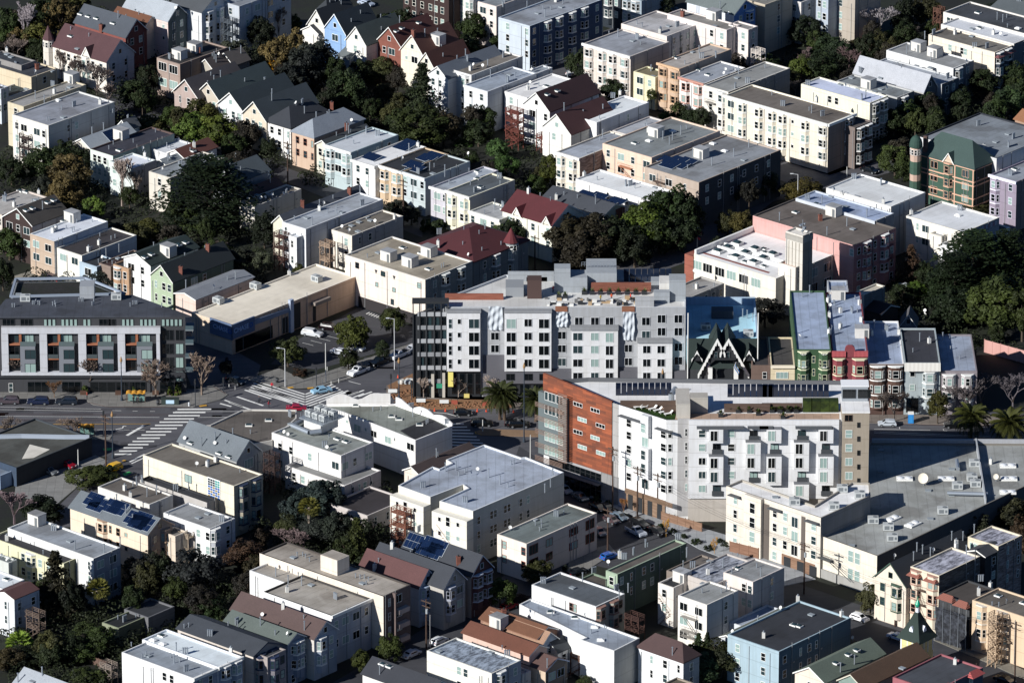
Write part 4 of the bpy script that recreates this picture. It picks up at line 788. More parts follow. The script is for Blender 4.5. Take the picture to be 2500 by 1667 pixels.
rbay(r2, 634, 742, z2-1.2, rm_, fg, 4, 1.9); rbay(r2, 805, 936, z2-1.2, rm_, fg, 4, 1.9); f.win(722, 262, 40, 66, .03, DRK); MB().box(-W2, -.6, z2-1.0, -.9, 0, z2+.2).obj('tiled_cornice', mat('tile', 'D8444E'), r2); MB().box(.9, -.6, z2-1.0, W2, 0, z2+.2).obj('tiled_cornice', mat('tile', 'D8444E'), r2)
m = MB(); pr = [(-1.1, -1.2), (1.1, -1.2), (1.1, .6), (.9, 1.2), (.5, 1.5), (-.5, 1.5), (-.9, 1.2), (-1.1, .6)]; m.add([(x_, -.3, z2+y_) for x_, y_ in pr]+[(x_, .3, z2+y_) for x_, y_ in pr], (tuple(range(8)), tuple(range(8, 16))[::-1])+tuple((i, 8+i, 8+(i+1) % 8, (i+1) % 8) for i in range(8))); m.obj('pediment', rm_, r2)
tile(1, 3); extras(r2, 'b680,1160 k700,1290 k700,1430 k870,1220 k885,1370 p650,1220 p830,1170 p850,1290 b890,1500 v800,1290', lambda x, y: z2-.35)
H('stepped lilac roof wing joining the green and crimson houses to the court', (590, 1085), (770, 1090), (895, 1000), 12.5, 'B8C0CC', 'A9B6CC', auto=1, az=0)
tile(2, 3)
r3, z3, W3, D3 = ROWH('brown and white row house with two rounded bays', 948, 1266, 250, 1, 1362, '5A3C32', 'A8B2C4', cop='E4E4E4')
br = mat('wood', '5E4034'); rbay(r3, 965, 1100, z3, br, mat('flat', 'E8E8E4'), 3, 1.3, True, fh=3.4); rbay(r3, 1125, 1258, z3, br, mat('flat', 'E8E8E4'), 3, 1.3, True, fh=3.4)
tile(1, 3); extras(r3, 'v1110,1450 q1000,1430 k1220,1480 k975,1490 d1240,1560 p1200,1600', lambda x, y: z3-.35); tile(2, 3)
r4, z4, W4, D4 = ROWH('blue-grey row house with striped white awning cornice', 1270, 1590, 240, 1, 1425, 'A6B6BC', '3A3A40')
rbay(r4, 1432, 1562, z4-1.5, mat('wall', 'A6B6BC'), WHT, 4, .9); MB().add([(-W4, -1, z4-1.6), (W4, -1, z4-1.6), (W4, 0, z4), (-W4, 0, z4)], ((0, 1, 2, 3),)).obj('striped_awning', mat('tile', 'E8E8DC'), r4)
f.win(1318, 315, 48, 48, .03); f.win(1316, 430, 48, 56, .03); f.win(1285, 550, 110, 130, .03, DRK, g=0, name='door'); tile(1, 3); extras(r4, 'k1490,1560 q1405,1545 p1345,1640', lambda x, y: z4-.35); tile(2, 3)
r5, z5, W5, D5 = ROWH('mauve-grey row house with twin angular bays, last of the row', 1598, 1918, 312, 1, 1480, '8A8088', 'A6AEBC')
rbay(r5, 1612, 1730, z5-.4, mat('wall', 'B4ACB0'), WHT, 3, 1.0); rbay(r5, 1778, 1890, z5-.4, mat('wall', 'B4ACB0'), WHT, 3, 1.0); tile(1, 3); extras(r5, 'd1670,1525 q1610,1540 h1560,1530 k1540,1560 p1760,1700 p1680,1620', lambda x, y: z5-.35); tile(2, 3)
r6, z6, W6, D6 = ROWH('low butter-yellow shop with bracketed cornice left of the emerald house', 78, 294, 262, 2, 10, 'EED9A8', '4A4644'); f.win(125, 320, 110, 60, .03); MB().box(-W6, -.5, z6-.5, W6, -.01, z6).obj('cornice', mat('flat', 'EADFC8'), r6)
r7, z7, W7, D7 = ROWH('low brown shop beside the butter-yellow one', -90, 74, 262, 2, 10, '7A5E50', '3E3A3A'); f.win(5, 320, 40, 60, .03)
# ---- timber-gabled hall with two white bargeboards
tile(2, 2); f = Face(1900, 640, 0, 0); zc = f.uz(1900, 300)[1]; u0 = f.uz(1592, 300)[0]; u1 = f.uz(2235, 300)[0]; zr = f.uz(1900, 60)[1]
sh = thing('timber_hall', 'dark timber-gabled hall with two tall white scalloped bargeboards and flags', 'hall', (f.O.x, f.O.y, 0)); f.root = sh
ym = pt(1, 2, 1900, 1500, zr-1).y-f.O.y; yb_ = pt(1, 2, 1900, 1215, zr-2).y-f.O.y
MB().prism([(u0, 0), (u1, 0), (u1, yb_), (u0, yb_)], 0, zc, top=False).obj('wall', mat('wall', '3A3C42'), sh)
GRF = mat('shingle', '26332F')
m = MB(); m.add([(u0, 0, zc), (u1, 0, zc), (u1, 2.6, zr), (u0, 2.6, zr), (u0, 2.6, zc), (u1, 2.6, zc)], ((0, 1, 2, 3), (0, 3, 4), (1, 5, 2))); m.obj('mansard_roof', GRF, sh)
MB().box(u0, 2.6, zc-1, u1, yb_, zr-2).obj('flat_roof', mat('roof', 'A4CCE8'), sh)
m = MB(); m.box(u0, 2.6, zr-2, u0+.4, yb_, zr-.8); m.box(u1-.4, 2.6, zr-2, u1, yb_, zr-.8); m.box(u0, yb_-.4, zr-2, u1, yb_, zr-.2); m.obj('parapet', mat('wall', 'AED0EC'), sh)
tile(2, 2)
uc = (f.uz(1690, 325)[0], f.uz(2148, 325)[0]); zb = f.uz(1900, 330)[1]; za = f.uz(1900, -90)[1]
for i, (xa, xf, xo) in enumerate(((1865, 1690, 2030), (1965, 2148, 1800))):
    ua, uf = f.uz(xa, 10)[0], f.uz(xf, 330)[0]; za = f.uz(xa, 10)[1]; m = MB()
    uo = ua+(ua-uf)*.42; zo = za-(za-zb)*.42
    for (p, q, z1_) in ((uf, ua, zb), (uo, ua, zo)): # roof slopes of the gable
        m.add([(p, -.7, z1_), (q, -.7, za), (q, 9, za), (p, 9 if p == uf else 9, z1_)], ((0, 1, 2, 3),)); m.add([(p, -.7, z1_-.3), (q, -.7, za-.3), (q, 9, za-.3), (p, 9, z1_-.3)], ((0, 1, 2, 3),))
    m.obj('gable_roof', GRF, sh); m = MB(); n = 9; s = 1 if uf < ua else -1
    for (p, z1_) in ((uf, zb), (uo, zo)):
        for k in range(n if p == uf else 4):
            n_ = n if p == uf else 4
            a_, b_ = (p+(ua-p)*k/n_, z1_+(za-z1_)*k/n_), (p+(ua-p)*(k+1)/n_, z1_+(za-z1_)*(k+1)/n_); t = 1.0
            m.add([(a_[0], -.85, a_[1]), (b_[0], -.85, b_[1]), (b_[0], -.85, b_[1]-t*.85), ((a_[0]+b_[0])/2, -.85, (a_[1]+b_[1])/2-t*1.35), (a_[0], -.85, a_[1]-t*.85)], ((0, 1, 2, 3, 4),)); m.add([(a_[0], -.72, a_[1]), (b_[0], -.72, b_[1]), (b_[0], -.72, b_[1]-t*.85), ((a_[0]+b_[0])/2, -.72, (a_[1]+b_[1])/2-t*1.35), (a_[0], -.72, a_[1]-t*.85)], ((4, 3, 2, 1, 0),))
    m.obj('bargeboard', WHT, sh)
    MB().add([(uf, -.3, zb), (ua, -.3, za-.4), (uo, -.3, zo)], ((0, 1, 2),)).obj('gable_front', mat('flat', '2A2C30'), sh)
tile(2, 2)
for x0 in (1782, 2012): f.box(x0, 290, x0+38, 385, .2, 1, WHT, 'white_pier')
for x0 in (1835, 1885, 1945): f.win(x0, 140, 34, 66, .4, mat('flat', '6A6C70'), g=1)
f.box(1815, 208, 2030, 216, .3, 1.3, DRK, 'balcony'); f.box(1845, 296, 2000, 384, .1, .4, DRK, 'dark_glazing')
for xa in (1683, 2146):
    ua, za = f.uz(xa, 90); w_ = f.uz(xa+48, 190)[0]-ua; zb_ = f.uz(xa, 215)[1]; m = MB()
    for s in (-1, 1): m.add([(ua, -1.2, za), (ua+s*w_, -1.2, zb_), (ua+s*w_, 2.5, zb_), (ua, 2.5, za)], ((0, 1, 2, 3),))
    m.obj('dormer_roof', GRF, sh); m = MB()
    for s in (-1, 1): m.add([(ua, -1.3, za-.5), (ua+s*w_, -1.3, zb_), (ua+s*w_, -1.3, zb_+.7), (ua, -1.3, za-1.3)], ((0, 1, 2, 3),))
    m.obj('bargeboard', WHT, sh); MB().add([(ua-w_*.9, -1, zb_+.2), (ua+w_*.9, -1, zb_+.2), (ua, -1, za-.6)], ((0, 1, 2),)).obj('dormer_front', DRK, sh)
tile(1, 2); extras(sh, 'v1900,1330 u1760,1440 q2090,1330 q2130,1340 q2180,1370 h1860,1480 u2140,1500', lambda x, y: zr-2)
q0 = f.loc(u0+.2, 0, 0); 
for uu in (u0+.2, u1-.3): MB().tube((uu, -.3, 0), (uu, -.3, zr+7 if uu < 0 else zr+7), .12).obj('flag_mast', WHT, sh)
q = pt(1, 2, 1910, 1345, zr-2)-sh.location; MB().box(q.x-2.4, q.y, zr-2, q.x+2.4, q.y+3, zr-.2).obj('roof_shed', mat('wall', '4A525C'), sh)
def flag(label, x, y, z, cols, loc_, tilt):
    fl = thing('flag', label, 'flag', loc_); m = MB(); a_ = Vector((0, 0, 0)); b_ = Vector((.4*tilt, -2.6, 2.2)); m.tube(a_, b_, .05, n=5); m.obj('flagpole', WHT, fl); m = MB(); N = len(cols)
    for i in range(8):
        for j in range(N):
            pp = lambda s, v: tuple(b_*(.45+.55*(1-v)) + Vector((-.25*math.sin(s*5)+.5*s*tilt, .05, -2.3*s)))
            m.quad(pp(i/8, j/N), pp((i+1)/8, j/N), pp((i+1)/8, (j+1)/N), pp(i/8, (j+1)/N), cols[j] if not isinstance(cols[j], tuple) else cols[j][0 if i < 3 else 1])
    m.obj('cloth', [mat('flat', 'B03040'), mat('flat', 'E8E8E8'), mat('flat', '24407C'), mat('flat', '2C6CB0'), mat('flat', 'E4C23C')], fl); return fl
tile(2, 2); u_, z_ = f.uz(1800, 270); l = Vector((f.O.x+u_, f.O.y-.9, z_)); flag('red and white striped flag hanging on the timber hall', 0, 0, 0, [(2, 0), (2, 1), (2, 0), 1, 0, 1, 0], l, -1)
u_, z_ = f.uz(2010, 265); l = Vector((f.O.x+u_, f.O.y-.9, z_)); flag('blue flag with yellow cross hanging on the timber hall', 0, 0, 0, [3, 3, 4, 3, 3], l, 1)
# ================= houses, tile by tile =================
tile(0, 0)
H('tall pink house with pale grey gable roof and teal rear wall', (1065, 80), (1495, 185), (1645, 120), 10.5, 'EBCFC8', 'A9AEB2', w2='50646A', roof='gA', rise=3.2, Lw='2:.08n,.9s', Rw='3:.3,.7', fh=3, ex='d1565,100')
H('white house with dark shingle roof and stacked bay windows at top', (1500, 40), (1795, 110), (2030, 20), 12, 'DCE2E8', '4E5154', roof='gA', rise=3, Rw='3:.25b,.65b', ex='q1500,10')
H('pale blue-white apartment block with rear balconies beside a timber stair', (1990, 10), (2130, 60), (2560, -110), 12.5, 'B9C4D0', '8C9094', Lw='3:.5', Rw='3:.15,.35w,.6w,.85', cat='apartment building', name='apartment_building')
bq = H('white two-storey villa with brown shingle roof, corner turret and rear stair', (467, 405), (947, 548), (1170, 455), 8.2, 'EDE4D6', '54383A', roof='gA', rise=4.3, w2='D2D2D6', Lw='2:.2,.3,.42,.62b,.75,.9', Rw='2:.25,.7', ex='p630,270 h690,440 s630,330')
H('long charcoal-roofed house with a row of skylights and brick-red rear', (640, 205), (1118, 330), (1300, 262), 9, '8E4034', '4C5158', w2='7A3028', roof='gA', rise=3.6, Rw='2:.3,.7', ex='s720,135 s788,155 s862,170 s1010,215 c900,270')
H('low cream house with rust-brown roof squeezed behind the charcoal roof', (985, 150), (1290, 230), (1400, 190), 9, 'E2D2BC', '6E4834', roof='gA', rise=1.8)
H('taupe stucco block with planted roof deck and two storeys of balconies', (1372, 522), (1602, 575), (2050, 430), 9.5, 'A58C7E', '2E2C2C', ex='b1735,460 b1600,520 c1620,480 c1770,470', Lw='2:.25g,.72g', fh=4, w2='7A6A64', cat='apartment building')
H('low house with black roof, brick chimney and yellow side wall', (-90, 570), (278, 690), (500, 605), 8, 'D8C49C', '44464C', ex='c330,620 d310,660 v140,600 h460,640', Rw='1:.5')
H('dark flat-roofed house at the left edge behind the yellow-sided one', (-120, 500), (190, 585), (430, 575), 9, '8E8A88', '3E4248', ex='k60,470')
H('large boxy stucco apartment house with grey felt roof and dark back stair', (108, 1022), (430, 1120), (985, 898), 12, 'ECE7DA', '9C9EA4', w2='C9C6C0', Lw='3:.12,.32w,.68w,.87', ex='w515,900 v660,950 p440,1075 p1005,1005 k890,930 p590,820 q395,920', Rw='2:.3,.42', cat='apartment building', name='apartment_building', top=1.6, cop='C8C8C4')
H('beige flat house with two triangular parapet fins beside the boxy stucco block', (58, 912), (210, 952), (735, 745), 11, 'D2C4A0', 'A6A29C', ex='q315,880 v470,770 b640,730', Lw='2:.5')
H('low white garden building with glazed lean-to roof at the left edge', (-20, 798), (65, 870), (275, 782), 5, 'DADAD8', '3A4648', rk='mottle')
H('pale blue-white sliver of a house cut by the left frame edge', (-160, 745), (8, 795), (62, 768), 9, 'C8D0DC', '3E4248', Lw='2:.9', Rw='2:.5')
RG = 'row of gabled cottages'
H('taupe-pink gabled cottage, first of the row beside the roof-deck block', (1562, 800), (1765, 868), (2200, 720), 7.8, 'B49C92', '4A4648', roof='gB', rise=3.7, Lw='1:.25n,.6', oh=.5, ex='q1925,600')
H('beige gabled cottage with dark green roof, second of the row', (1755, 828), (1958, 890), (2420, 700), 7.8, 'C9BCA8', '3E4A4C', roof='gB', rise=3.6, Lw='1:.2,.75', oh=.5, ex='p2180,730')
H('bright white gabled cottage in the middle of the gabled row', (1957, 912), (2168, 985), (2620, 810), 7.8, 'EEF0F2', '333D42', roof='gB', rise=3.6, Lw='2:.25,.6,.85', oh=.5)
H('buff gabled cottage with sunburst gable left of the dark hipped house', (2170, 1003), (2372, 1070), (2800, 900), 8.4, 'DCCDB2', '424A4E', roof='gB', rise=3.8, Lw='2:.2,.45,.75', oh=.5, ex='q2384,830')
H('brown multi-gabled rear cottage behind the roof-deck block', (1815, 565), (1905, 625), (2120, 545), 7, 'B4AC9C', '4E4644', roof='gB', rise=2.2, ex='d1950,510 q1925,560')
H('grey-roofed rear cottage with blunt gable among the trees', (1960, 520), (2080, 580), (2190, 520), 7, '8A8078', '5A5450', roof='gB', rise=2.4)
H('mint-walled house with black flat roof and rust-red coping', (810, 1325), (1005, 1390), (1558, 1192), 8.5, 'D5E6DC', '3C3C46', w2='8CA6A0', Lw='2:.2,.4,.65', ex='b1080,1230 p970,1330 p1385,1180', cop='5A4A46')
H('small cottage with pale grey gable roof and white chimney pot', (648, 1272), (805, 1318), (1180, 1170), 7, 'E4DCCC', 'A4AAAE', roof='gB', rise=1.7, ex='q835,1170 S1000,1220')
H('tiny white gable peeking behind the pale grey roof', (1050, 1120), (1140, 1150), (1260, 1120), 7.2, 'E8E8E4', '5A5C5E', roof='gB', rise=1.8)
H('whitewashed flat-roofed house between the black roof and the brown gable', (1325, 1322), (1490, 1368), (1705, 1275), 6.8, 'DDE0E4', 'C4C8CC', ex='d1385,1310 p1520,1330')
H('white cottage with small red-brown gable roof and white chimney', (1480, 1362), (1648, 1412), (1935, 1310), 6.6, 'F0EEEA', '5E3830', roof='gB', rise=1.5, ex='k1728,1310 s1715,1350')
H('pale house with white roof and square chimney above the bare poplar', (990, 1430), (1185, 1500), (1388, 1425), 8.2, 'D2DEDC', 'CDD2DA', w2='9A9CA2', Lw='2:.2,.5', ex='k1290,1400 d1270,1345')
H('cream house with long mid-grey roof dotted with vents', (1395, 1500), (1515, 1585), (2015, 1412), 9.2, 'DAD2C2', '8E9294', ex='p1620,1460 p1665,1440 v1600,1490 d1440,1530 p1740,1480 k1890,1410', Lw='2:.5', auto=0)
H('small grey gabled wing in front of the brown-roofed cottage', (1405, 1432), (1480, 1470), (1625, 1412), 6.5, 'D4D6D4', '868C8E', roof='gB', rise=.9, ex='h1510,1405')
tile(1, 0)
H('slate-grey gabled house right of the giant cypress', (1900, 40), (2140, 118), (2400, 20), 8, '9AA0A8', '4C5458', roof='gB', rise=2.6, ex='q2100,-60')
H('beige flat-roofed house at the left edge beside the dark gable', (-220, 340), (18, 418), (432, 262), 9.5, 'D8C8BC', 'BCB6AE', Lw='2:.9', ex='s180,210 s235,220 k345,240 d50,270 q45,290 h320,290')
H('chocolate shingled house with white windows and dark gable roof', (35, 428), (287, 510), (602, 392), 9.8, '3C2824', '4A4540', w2='C9D2DC', roof='gB', rise=3, Lw='2:.2w,.5,.8w', ex='s228,385 s285,365 s418,315 s472,295 q380,370', w2k='wall')
H('three-storey brick-fronted house with bright white flat roof', (275, 583), (482, 655), (940, 470), 9.6, 'C2A68A', 'CBD0D8', w2='D8DEE6', Lw='2:.25w,.75w', ex='b645,470 s570,480 k470,575 k500,560 p590,545 p660,560', top=1.2, cop='E8ECEC')
H('cream garage house with brown front slope and dark rear roof', (503, 712), (728, 782), (1190, 590), 8, 'EBE8DA', '3E3A3C', w2='B8C8D4', Lw='1:.25w,.72w', ex='v690,635 p890,610 p990,640 p1025,625')
H('small light-blue cottage with slate parapet', (703, 832), (862, 882), (1030, 815), 6.6, 'A9C4DA', '2F3338', Lw='1:.5w', w2='5A6C80')
H('low house with russet roof between blue cottage and tan cottage', (870, 850), (985, 880), (1240, 745), 7, '8A7466', '4A3430', ex='q1060,750 q945,790')
H('tan round-bayed cottage left of the white dormered house', (975, 868), (1145, 900), (1260, 850), 7.6, 'B98C5E', '2E3236', Lw='2:.3o,.75')
H('white house with small front gable and skylights in its black-green roof', (1105, 790), (1340, 868), (1760, 705), 9.6, 'F0F1F2', '22302F', roof='gB', rise=1.8, Lw='2:.28w,.7', ex='s1285,800 s1345,775 s1590,690 s1650,670 b1500,770')
H('sage-green gabled house with black roof and brick chimney', (1340, 948), (1538, 1012), (2080, 805), 9, 'A5BE97', '22292C', w2='566B58', roof='gB', rise=3.1, Lw='2:.25n,.6,.85', Rw='2:.35w,.52', ex='c1610,930 c1850,730')
H('pink shop annex with grey shingle roof beside the bank', (1573, 1110), (1742, 1172), (2290, 985), 7.6, 'EBCDBD', '84878C', roof='gB', rise=.8, ex='d1900,1080 q1655,1070')
tile(0, 1)
H('cream gabled house, leftmost of the far gabled row', (467, 213), (642, 255), (900, 150), 9, 'E6E2D6', '30353A', roof='gB', rise=4.2, Lw='2:.5')
H('tiny white lean-to cottage with dark roof below the cream gable', (430, 262), (580, 305), (700, 250), 7.5, 'ECE8E0', '3A3C40', roof='gB', rise=1.6)
H('sky-blue gabled house with long dark roof and blue dormer', (620, 250), (818, 302), (1100, 200), 9.5, '7DB2EE', '28323A', roof='gB', rise=4.3, Lw='1:.5w', fc='EEF2F6', ex='q840,75')
H('white gabled house with grey-green roof right of the sky-blue one', (825, 348), (1000, 400), (1290, 265), 9, 'EDEAE2', '49524F', roof='gB', rise=3.9, Lw='1:.45')
H('small grey cottage roof standing in the trees below the white gable', (782, 482), (852, 522), (1000, 440), 5, 'A8B4BC', '6A7070', roof='gA', rise=1.6, Rw='1:.5')
H('rust-red gabled house with arched attic window and timber deck', (1100, 358), (1318, 425), (1600, 290), 9, '8E4630', '55302C', roof='gB', rise=4.3, Lw='1:.3,.6w', ex='s1260,285 s1310,260 q1215,190 s1460,210')
H('cream gabled house with brown dormered roof right of the rust-red one', (1320, 432), (1512, 495), (1800, 370), 9, 'F0E6CC', '5C3A32', roof='gB', rise=4.4, Lw='1:.25s,.6w', ex='b1640,385 c1420,320')
H('lower cream gabled house with brown roof behind the tall redwood', (1468, 560), (1605, 600), (1905, 480), 8.4, 'EDE4CE', '54332C', roof='gB', rise=3.2, Lw='1:.4')
H('white house with triangular attic glazing and grey roof', (1580, 640), (1725, 700), (2060, 470), 11, 'E9ECF0', '686E76', roof='gB', rise=2.4, Lw='3:.25,.6', ex='v1900,545')
H('dark brick apartment block with tall ivory windows at the top edge', (1330, -170), (1735, -55), (2050, -170), 13.5, '3A2220', '6A6A6A', Lw='4:.08,.24,.42,.6,.72,.86', fc='E8E6DA', cat='apartment building', name='apartment_building')
H('white bay-windowed block beside the dark brick one', (1738, -75), (1950, -10), (2240, -120), 12, 'E6E6DE', '8A8C8E', Lw='3:.2b,.55,.85b', cat='apartment building')
H('pale pink block with grey roof next to the long blue building', (1950, 0), (2158, 62), (2560, -85), 11, 'EDDCD2', '8E9396', Lw='3:.15,.45w,.8', ex='v2215,60')
H('dark grey-roofed house with pointed turret at the top edge', (560, 85), (650, 105), (860, 30), 8, 'C8C4BC', '2E3338', roof='hip', rise=2.5)
H('white house with dark hipped roof between buff gable and grey hip', (113, 1072), (328, 1142), (690, 1005), 8, 'EEEDE8', '33363C', roof='hip', rise=3.6, Lw='2:.25,.55,.9n', ex='v430,935 d375,945')
H('tan house with big pale-grey hipped roof and brick chimney', (322, 1172), (535, 1225), (990, 1062), 8.6, 'D2AE8E', '8F959C', roof='hip', rise=3, Lw='2:.25,.6,.92n', fc='8E6050', ex='c825,1150 c693,960 d870,1100 p670,1010', w2='B8A494')
H('narrow cream cottage with dark front gable', (543, 1282), (668, 1310), (1015, 1160), 7.4, 'E3DCC6', '44484A', roof='gB', rise=1.2, Lw='2:.3,.7', ex='q845,1190 p735,1210')
H('powder-blue twin-bayed house with pale flat roof', (625, 1290), (868, 1358), (1268, 1195), 10, 'AFC6CC', 'B9BBBC', w2='7FA0AE', Lw='2:.2b,.5w,.8b', Rw='1:.55n,.8', ex='v1000,1180 v1100,1210 p820,1240', cor=1, auto=2)
H('bright white house with solar arrays on a white roof', (883, 1418), (1080, 1482), (1540, 1310), 9.4, 'EFF0F0', 'DADCDC', Lw='2:.25,.65', ex='S1050,1410 S1330,1320 S1380,1290 k1460,1310 q1380,1350', cor=1, auto=0)
H('tan Italianate house with stepped parapet and black roof', (1143, 1455), (1322, 1532), (1720, 1370), 9.4, 'D5B588', '2E3034', Lw='2:.25b,.75b', ex='S1600,1400 S1540,1420', cor=1, auto=1)
H('pale blue-grey house with slate mansard front and black roof', (1318, 1515), (1525, 1590), (1935, 1440), 9.4, 'BACBD0', '2B2D31', Lw='2:.2,.55w,.88', ex='S1420,1480 q1565,1520 q1700,1540 d1910,1395 S1440,1510', cor=1, fc='DDE2E4')
tile(1, 1)
H('lavender-grey house with pale front parapet and light grey roof', (1567, 168), (1705, 205), (2150, 15), 9.2, 'C5C2CE', 'B2B8BE', Lw='2:.45w,.9n', ex='p1915,35 q1700,80', cor=1)
H('pale yellow twin-bayed house with charcoal roof and glass pyramid', (1700, 205), (1922, 262), (2320, 105), 9.6, 'F0EBC8', '62686C', w2='A4A8B0', Lw='2:.22b,.75b', ex='s1990,100 v2185,95 v1970,215', cor=1, top=1.2)
H('squat brown-roofed cottage at foot of the slate gables', (-110, 205), (0, 258), (240, 150), 5.5, 'D4CFC8', '59403A', roof='gB', rise=1.5)
H('low cream building with mushroom-grey flat roof and dishes', (-120, 300), (5, 345), (480, 205), 6.5, 'D6D0C4', '8A8176', ex='d165,265 d262,255 v290,240 d100,290 h30,250')
H('dark slate multi-gabled house with slim spire', (170, 480), (300, 520), (815, 195), 8, 'E2DCC0', '54585F', roof='gB', rise=2.2, ex='c430,340 c850,230 d620,340', Lw='2:.6')
wl = H('long pale-grey house with tall blank side wall and galvanised vents', (275, 472), (462, 545), (1142, 278), 11, 'E2E6EC', 'AEB2B6', w2='B4BECB', Lw='2:.15n', ex='k583,380 h470,450 p360,460 p735,360 p655,400 h780,400 q945,230', cor=0)
H('white rear wing with two slit windows, attached below the long grey roof', (315, 600), (380, 622), (578, 500), 9.3, 'EDF0F2', 'C4C8CE', w2='AEBAC8', Lw='2:.45n', fh=3.8, auto=0)
H('cream flat house with brown roof beside timber back stair', (700, 545), (872, 605), (1335, 430), 9, 'EDE3D2', '7A7267', w2='A6A6AA', Lw='2:.72', Rw='2:.15n,.35', ex='h1000,445 d1078,500 d785,550 d845,580 k1255,465 h870,520')
pw = H('peach-white apartment block with rooftop sheds and triangular windows', (805, 775), (1525, 997), (1942, 828), 11.5, 'F3E2D2', 'B4A894', w2='7F8C8E', Rw='3:.2,.42b,.75b', ex='b1200,820 b1390,870 s1325,715 s1490,765 p1010,800 p870,770 h1105,760 s1555,905 p1670,890 p1690,880 k1640,690 b1560,780', cat='apartment building', name='apartment_building', auto=0, cop='D8D4CC', fc='D6D8D4')
H('maroon hip-roofed house with corner turret', (1490, 668), (1955, 832), (2450, 640), 10, '7E8C90', '4E2226', w2='6C7A80', roof='hip', rise=3.8, Rw='2:.2,.4b,.7b', ex='v1650,590 p1870,555 p2005,590 p1860,690 p2030,740 p2200,690 d1910,800')
H('small white house with pale roof beside the maroon gable', (1928, 378), (2192, 462), (2272, 345), 8, 'F1EFDA', 'BABAB8', Lw='1:.1,.45w,.75', ex='q2145,350 v2215,350', cor=1)
tile(1, 2)
H('cream house with maroon roof and two front gablets', (-40, 372), (392, 508), (680, 400), 9.2, 'F2F1DC', '562428', roof='gA', rise=3.4, Lw='2:.15,.3n,.62,.92', ex='k185,225')
H('low house with long charcoal roof and cream dormer strip', (250, 285), (855, 420), (1040, 345), 8, 'D4CFC4', '43464C', roof='gA', rise=1.6, ex='p500,245 k430,280')
H('dark maroon-trimmed low roof carrying a line of solar panels', (620, 270), (960, 372), (1060, 345), 8.2, '8A4038', '5A2A28', ex='S690,250 S810,265 S780,300 S970,310 S880,330', auto=0)
H('long bright white building with white roof and light wells', (615, 92), (1260, 292), (1440, 195), 8.6, 'F4F4F4', 'D6D9DC', Lw='2:.44n,.7n', ex='k680,80 p795,110 v1050,160 v1090,160 p1130,185 h1310,180', auto=0, wk='wall')
H('grey-roofed annex between the grey modern block and the long cream hall', (1380, 1105), (1602, 1162), (1935, 1030), 8, 'A8A6A2', 'AAA59E', Rw='1:.3w,.5,.7,.9', ex='d1660,945')
tile(0, 2)
H('long navy-blue bay-windowed building with rounded corner', (-96, 160), (195, 235), (865, 5), 13, 'C2D2E2', '9EA2A8', w2='2F4F78', Lw='3:.3,.9', Rw='4:.06,.24b,.4b,.58b,.75b,.93', ex='q170,80 k425,20 h475,70 h265,125 p380,90', cat='apartment building', name='apartment_building', top=.8, fh=2.9)
H('white pale-roofed house right of the navy-blue street wall', (1860-2261+390, 700), (246, 660), (392, 602), 10, 'E2E6EA', 'A2A8AE', ex='p65,680 p210,620')
H('grey-brown roofed white block with curved corner bays', (1740-2261, 600), (1935-2261, 672), (155, 508), 12, 'E9E9E6', '867E74', Lw='3:.2b,.75b', ex='v-40,510 q-180,600 h-310,545', w2='C6C4C0', cat='apartment building')
H('white block with silvery roof stepping down to the backyard', (1888-2261, 750), (2080-2261, 818), (240, 650), 10.8, 'DDE4EC', 'A4ACB6', w2='BCC4CE', Lw='3:.3,.75', ex='q-155,690 p65,690 v0,730', fh=3.3)
H('low white rendered house with bright roof and tall white chimney', (5, 800), (172, 872), (560, 702), 9.6, 'EDEDEE', 'DADCE0', Lw='2:.3', ex='k180,800 p275,770')
H('white gabled house with dark brown roof and two skylights', (163, 912), (372, 990), (800, 820), 10, 'EFF0F0', '3C2629', w2='C2CBD6', roof='gB', rise=3.7, Lw='2:.35w,.85', ex='s345,850 s435,815 q530,700', auto=0)
H('lower white gabled house with brown roof in front of the taller one', (292, 1128), (562, 1195), (945, 1035), 7.4, 'F1EFE6', '4E3030', roof='gB', rise=4, Lw='1:.4', ex='q500,990 q615,940', auto=0)
H('bright white house with stepped white roof and garden stair', (563, 1032), (790, 1092), (1218, 902), 9, 'F1F3F6', 'D3D8DE', w2='D2DCE8', Lw='2:.2,.5', Rw='1:.6n', ex='v935,875 q670,1050 p815,1060 p965,970 k1000,850 q845,1000', cop='F0F0F0', auto=0)
H('low building with streaked pale roof beside the pink block', (905, 1172), (1115, 1215), (1425, 1082), 6.2, 'D8D0CC', 'B8BABE', ex='q915,1140 p1235,1110', auto=1)
H('beige house with angled bays and dirty brown party wall', (428, 1352), (640, 1412), (1105, 1222), 10.4, 'E4D9C4', 'AEB2B8', w2='A88C80', w2k='dirty', Lw='3:.2b,.7b', ex='p700,1365 p820,1250', cor=1, auto=1)
H('peach-pink apartment block with fire escape and grey roof', (835, 1280), (1280, 1405), (1890, 1165), 12, 'EFCBAD', '8B8F8E', w2='B4B4B6', Lw='3:.12,.38w,.62,.9w', Rw='1:.4,.55', ex='k1250,1180 w1255,1260 s1130,1280 q1380,1240 q1465,1250 q1540,1200 w1470,1175 q1438,1290 b1320,1210 p1590,1150', cat='apartment building', name='apartment_building', top=1.2, auto=0)
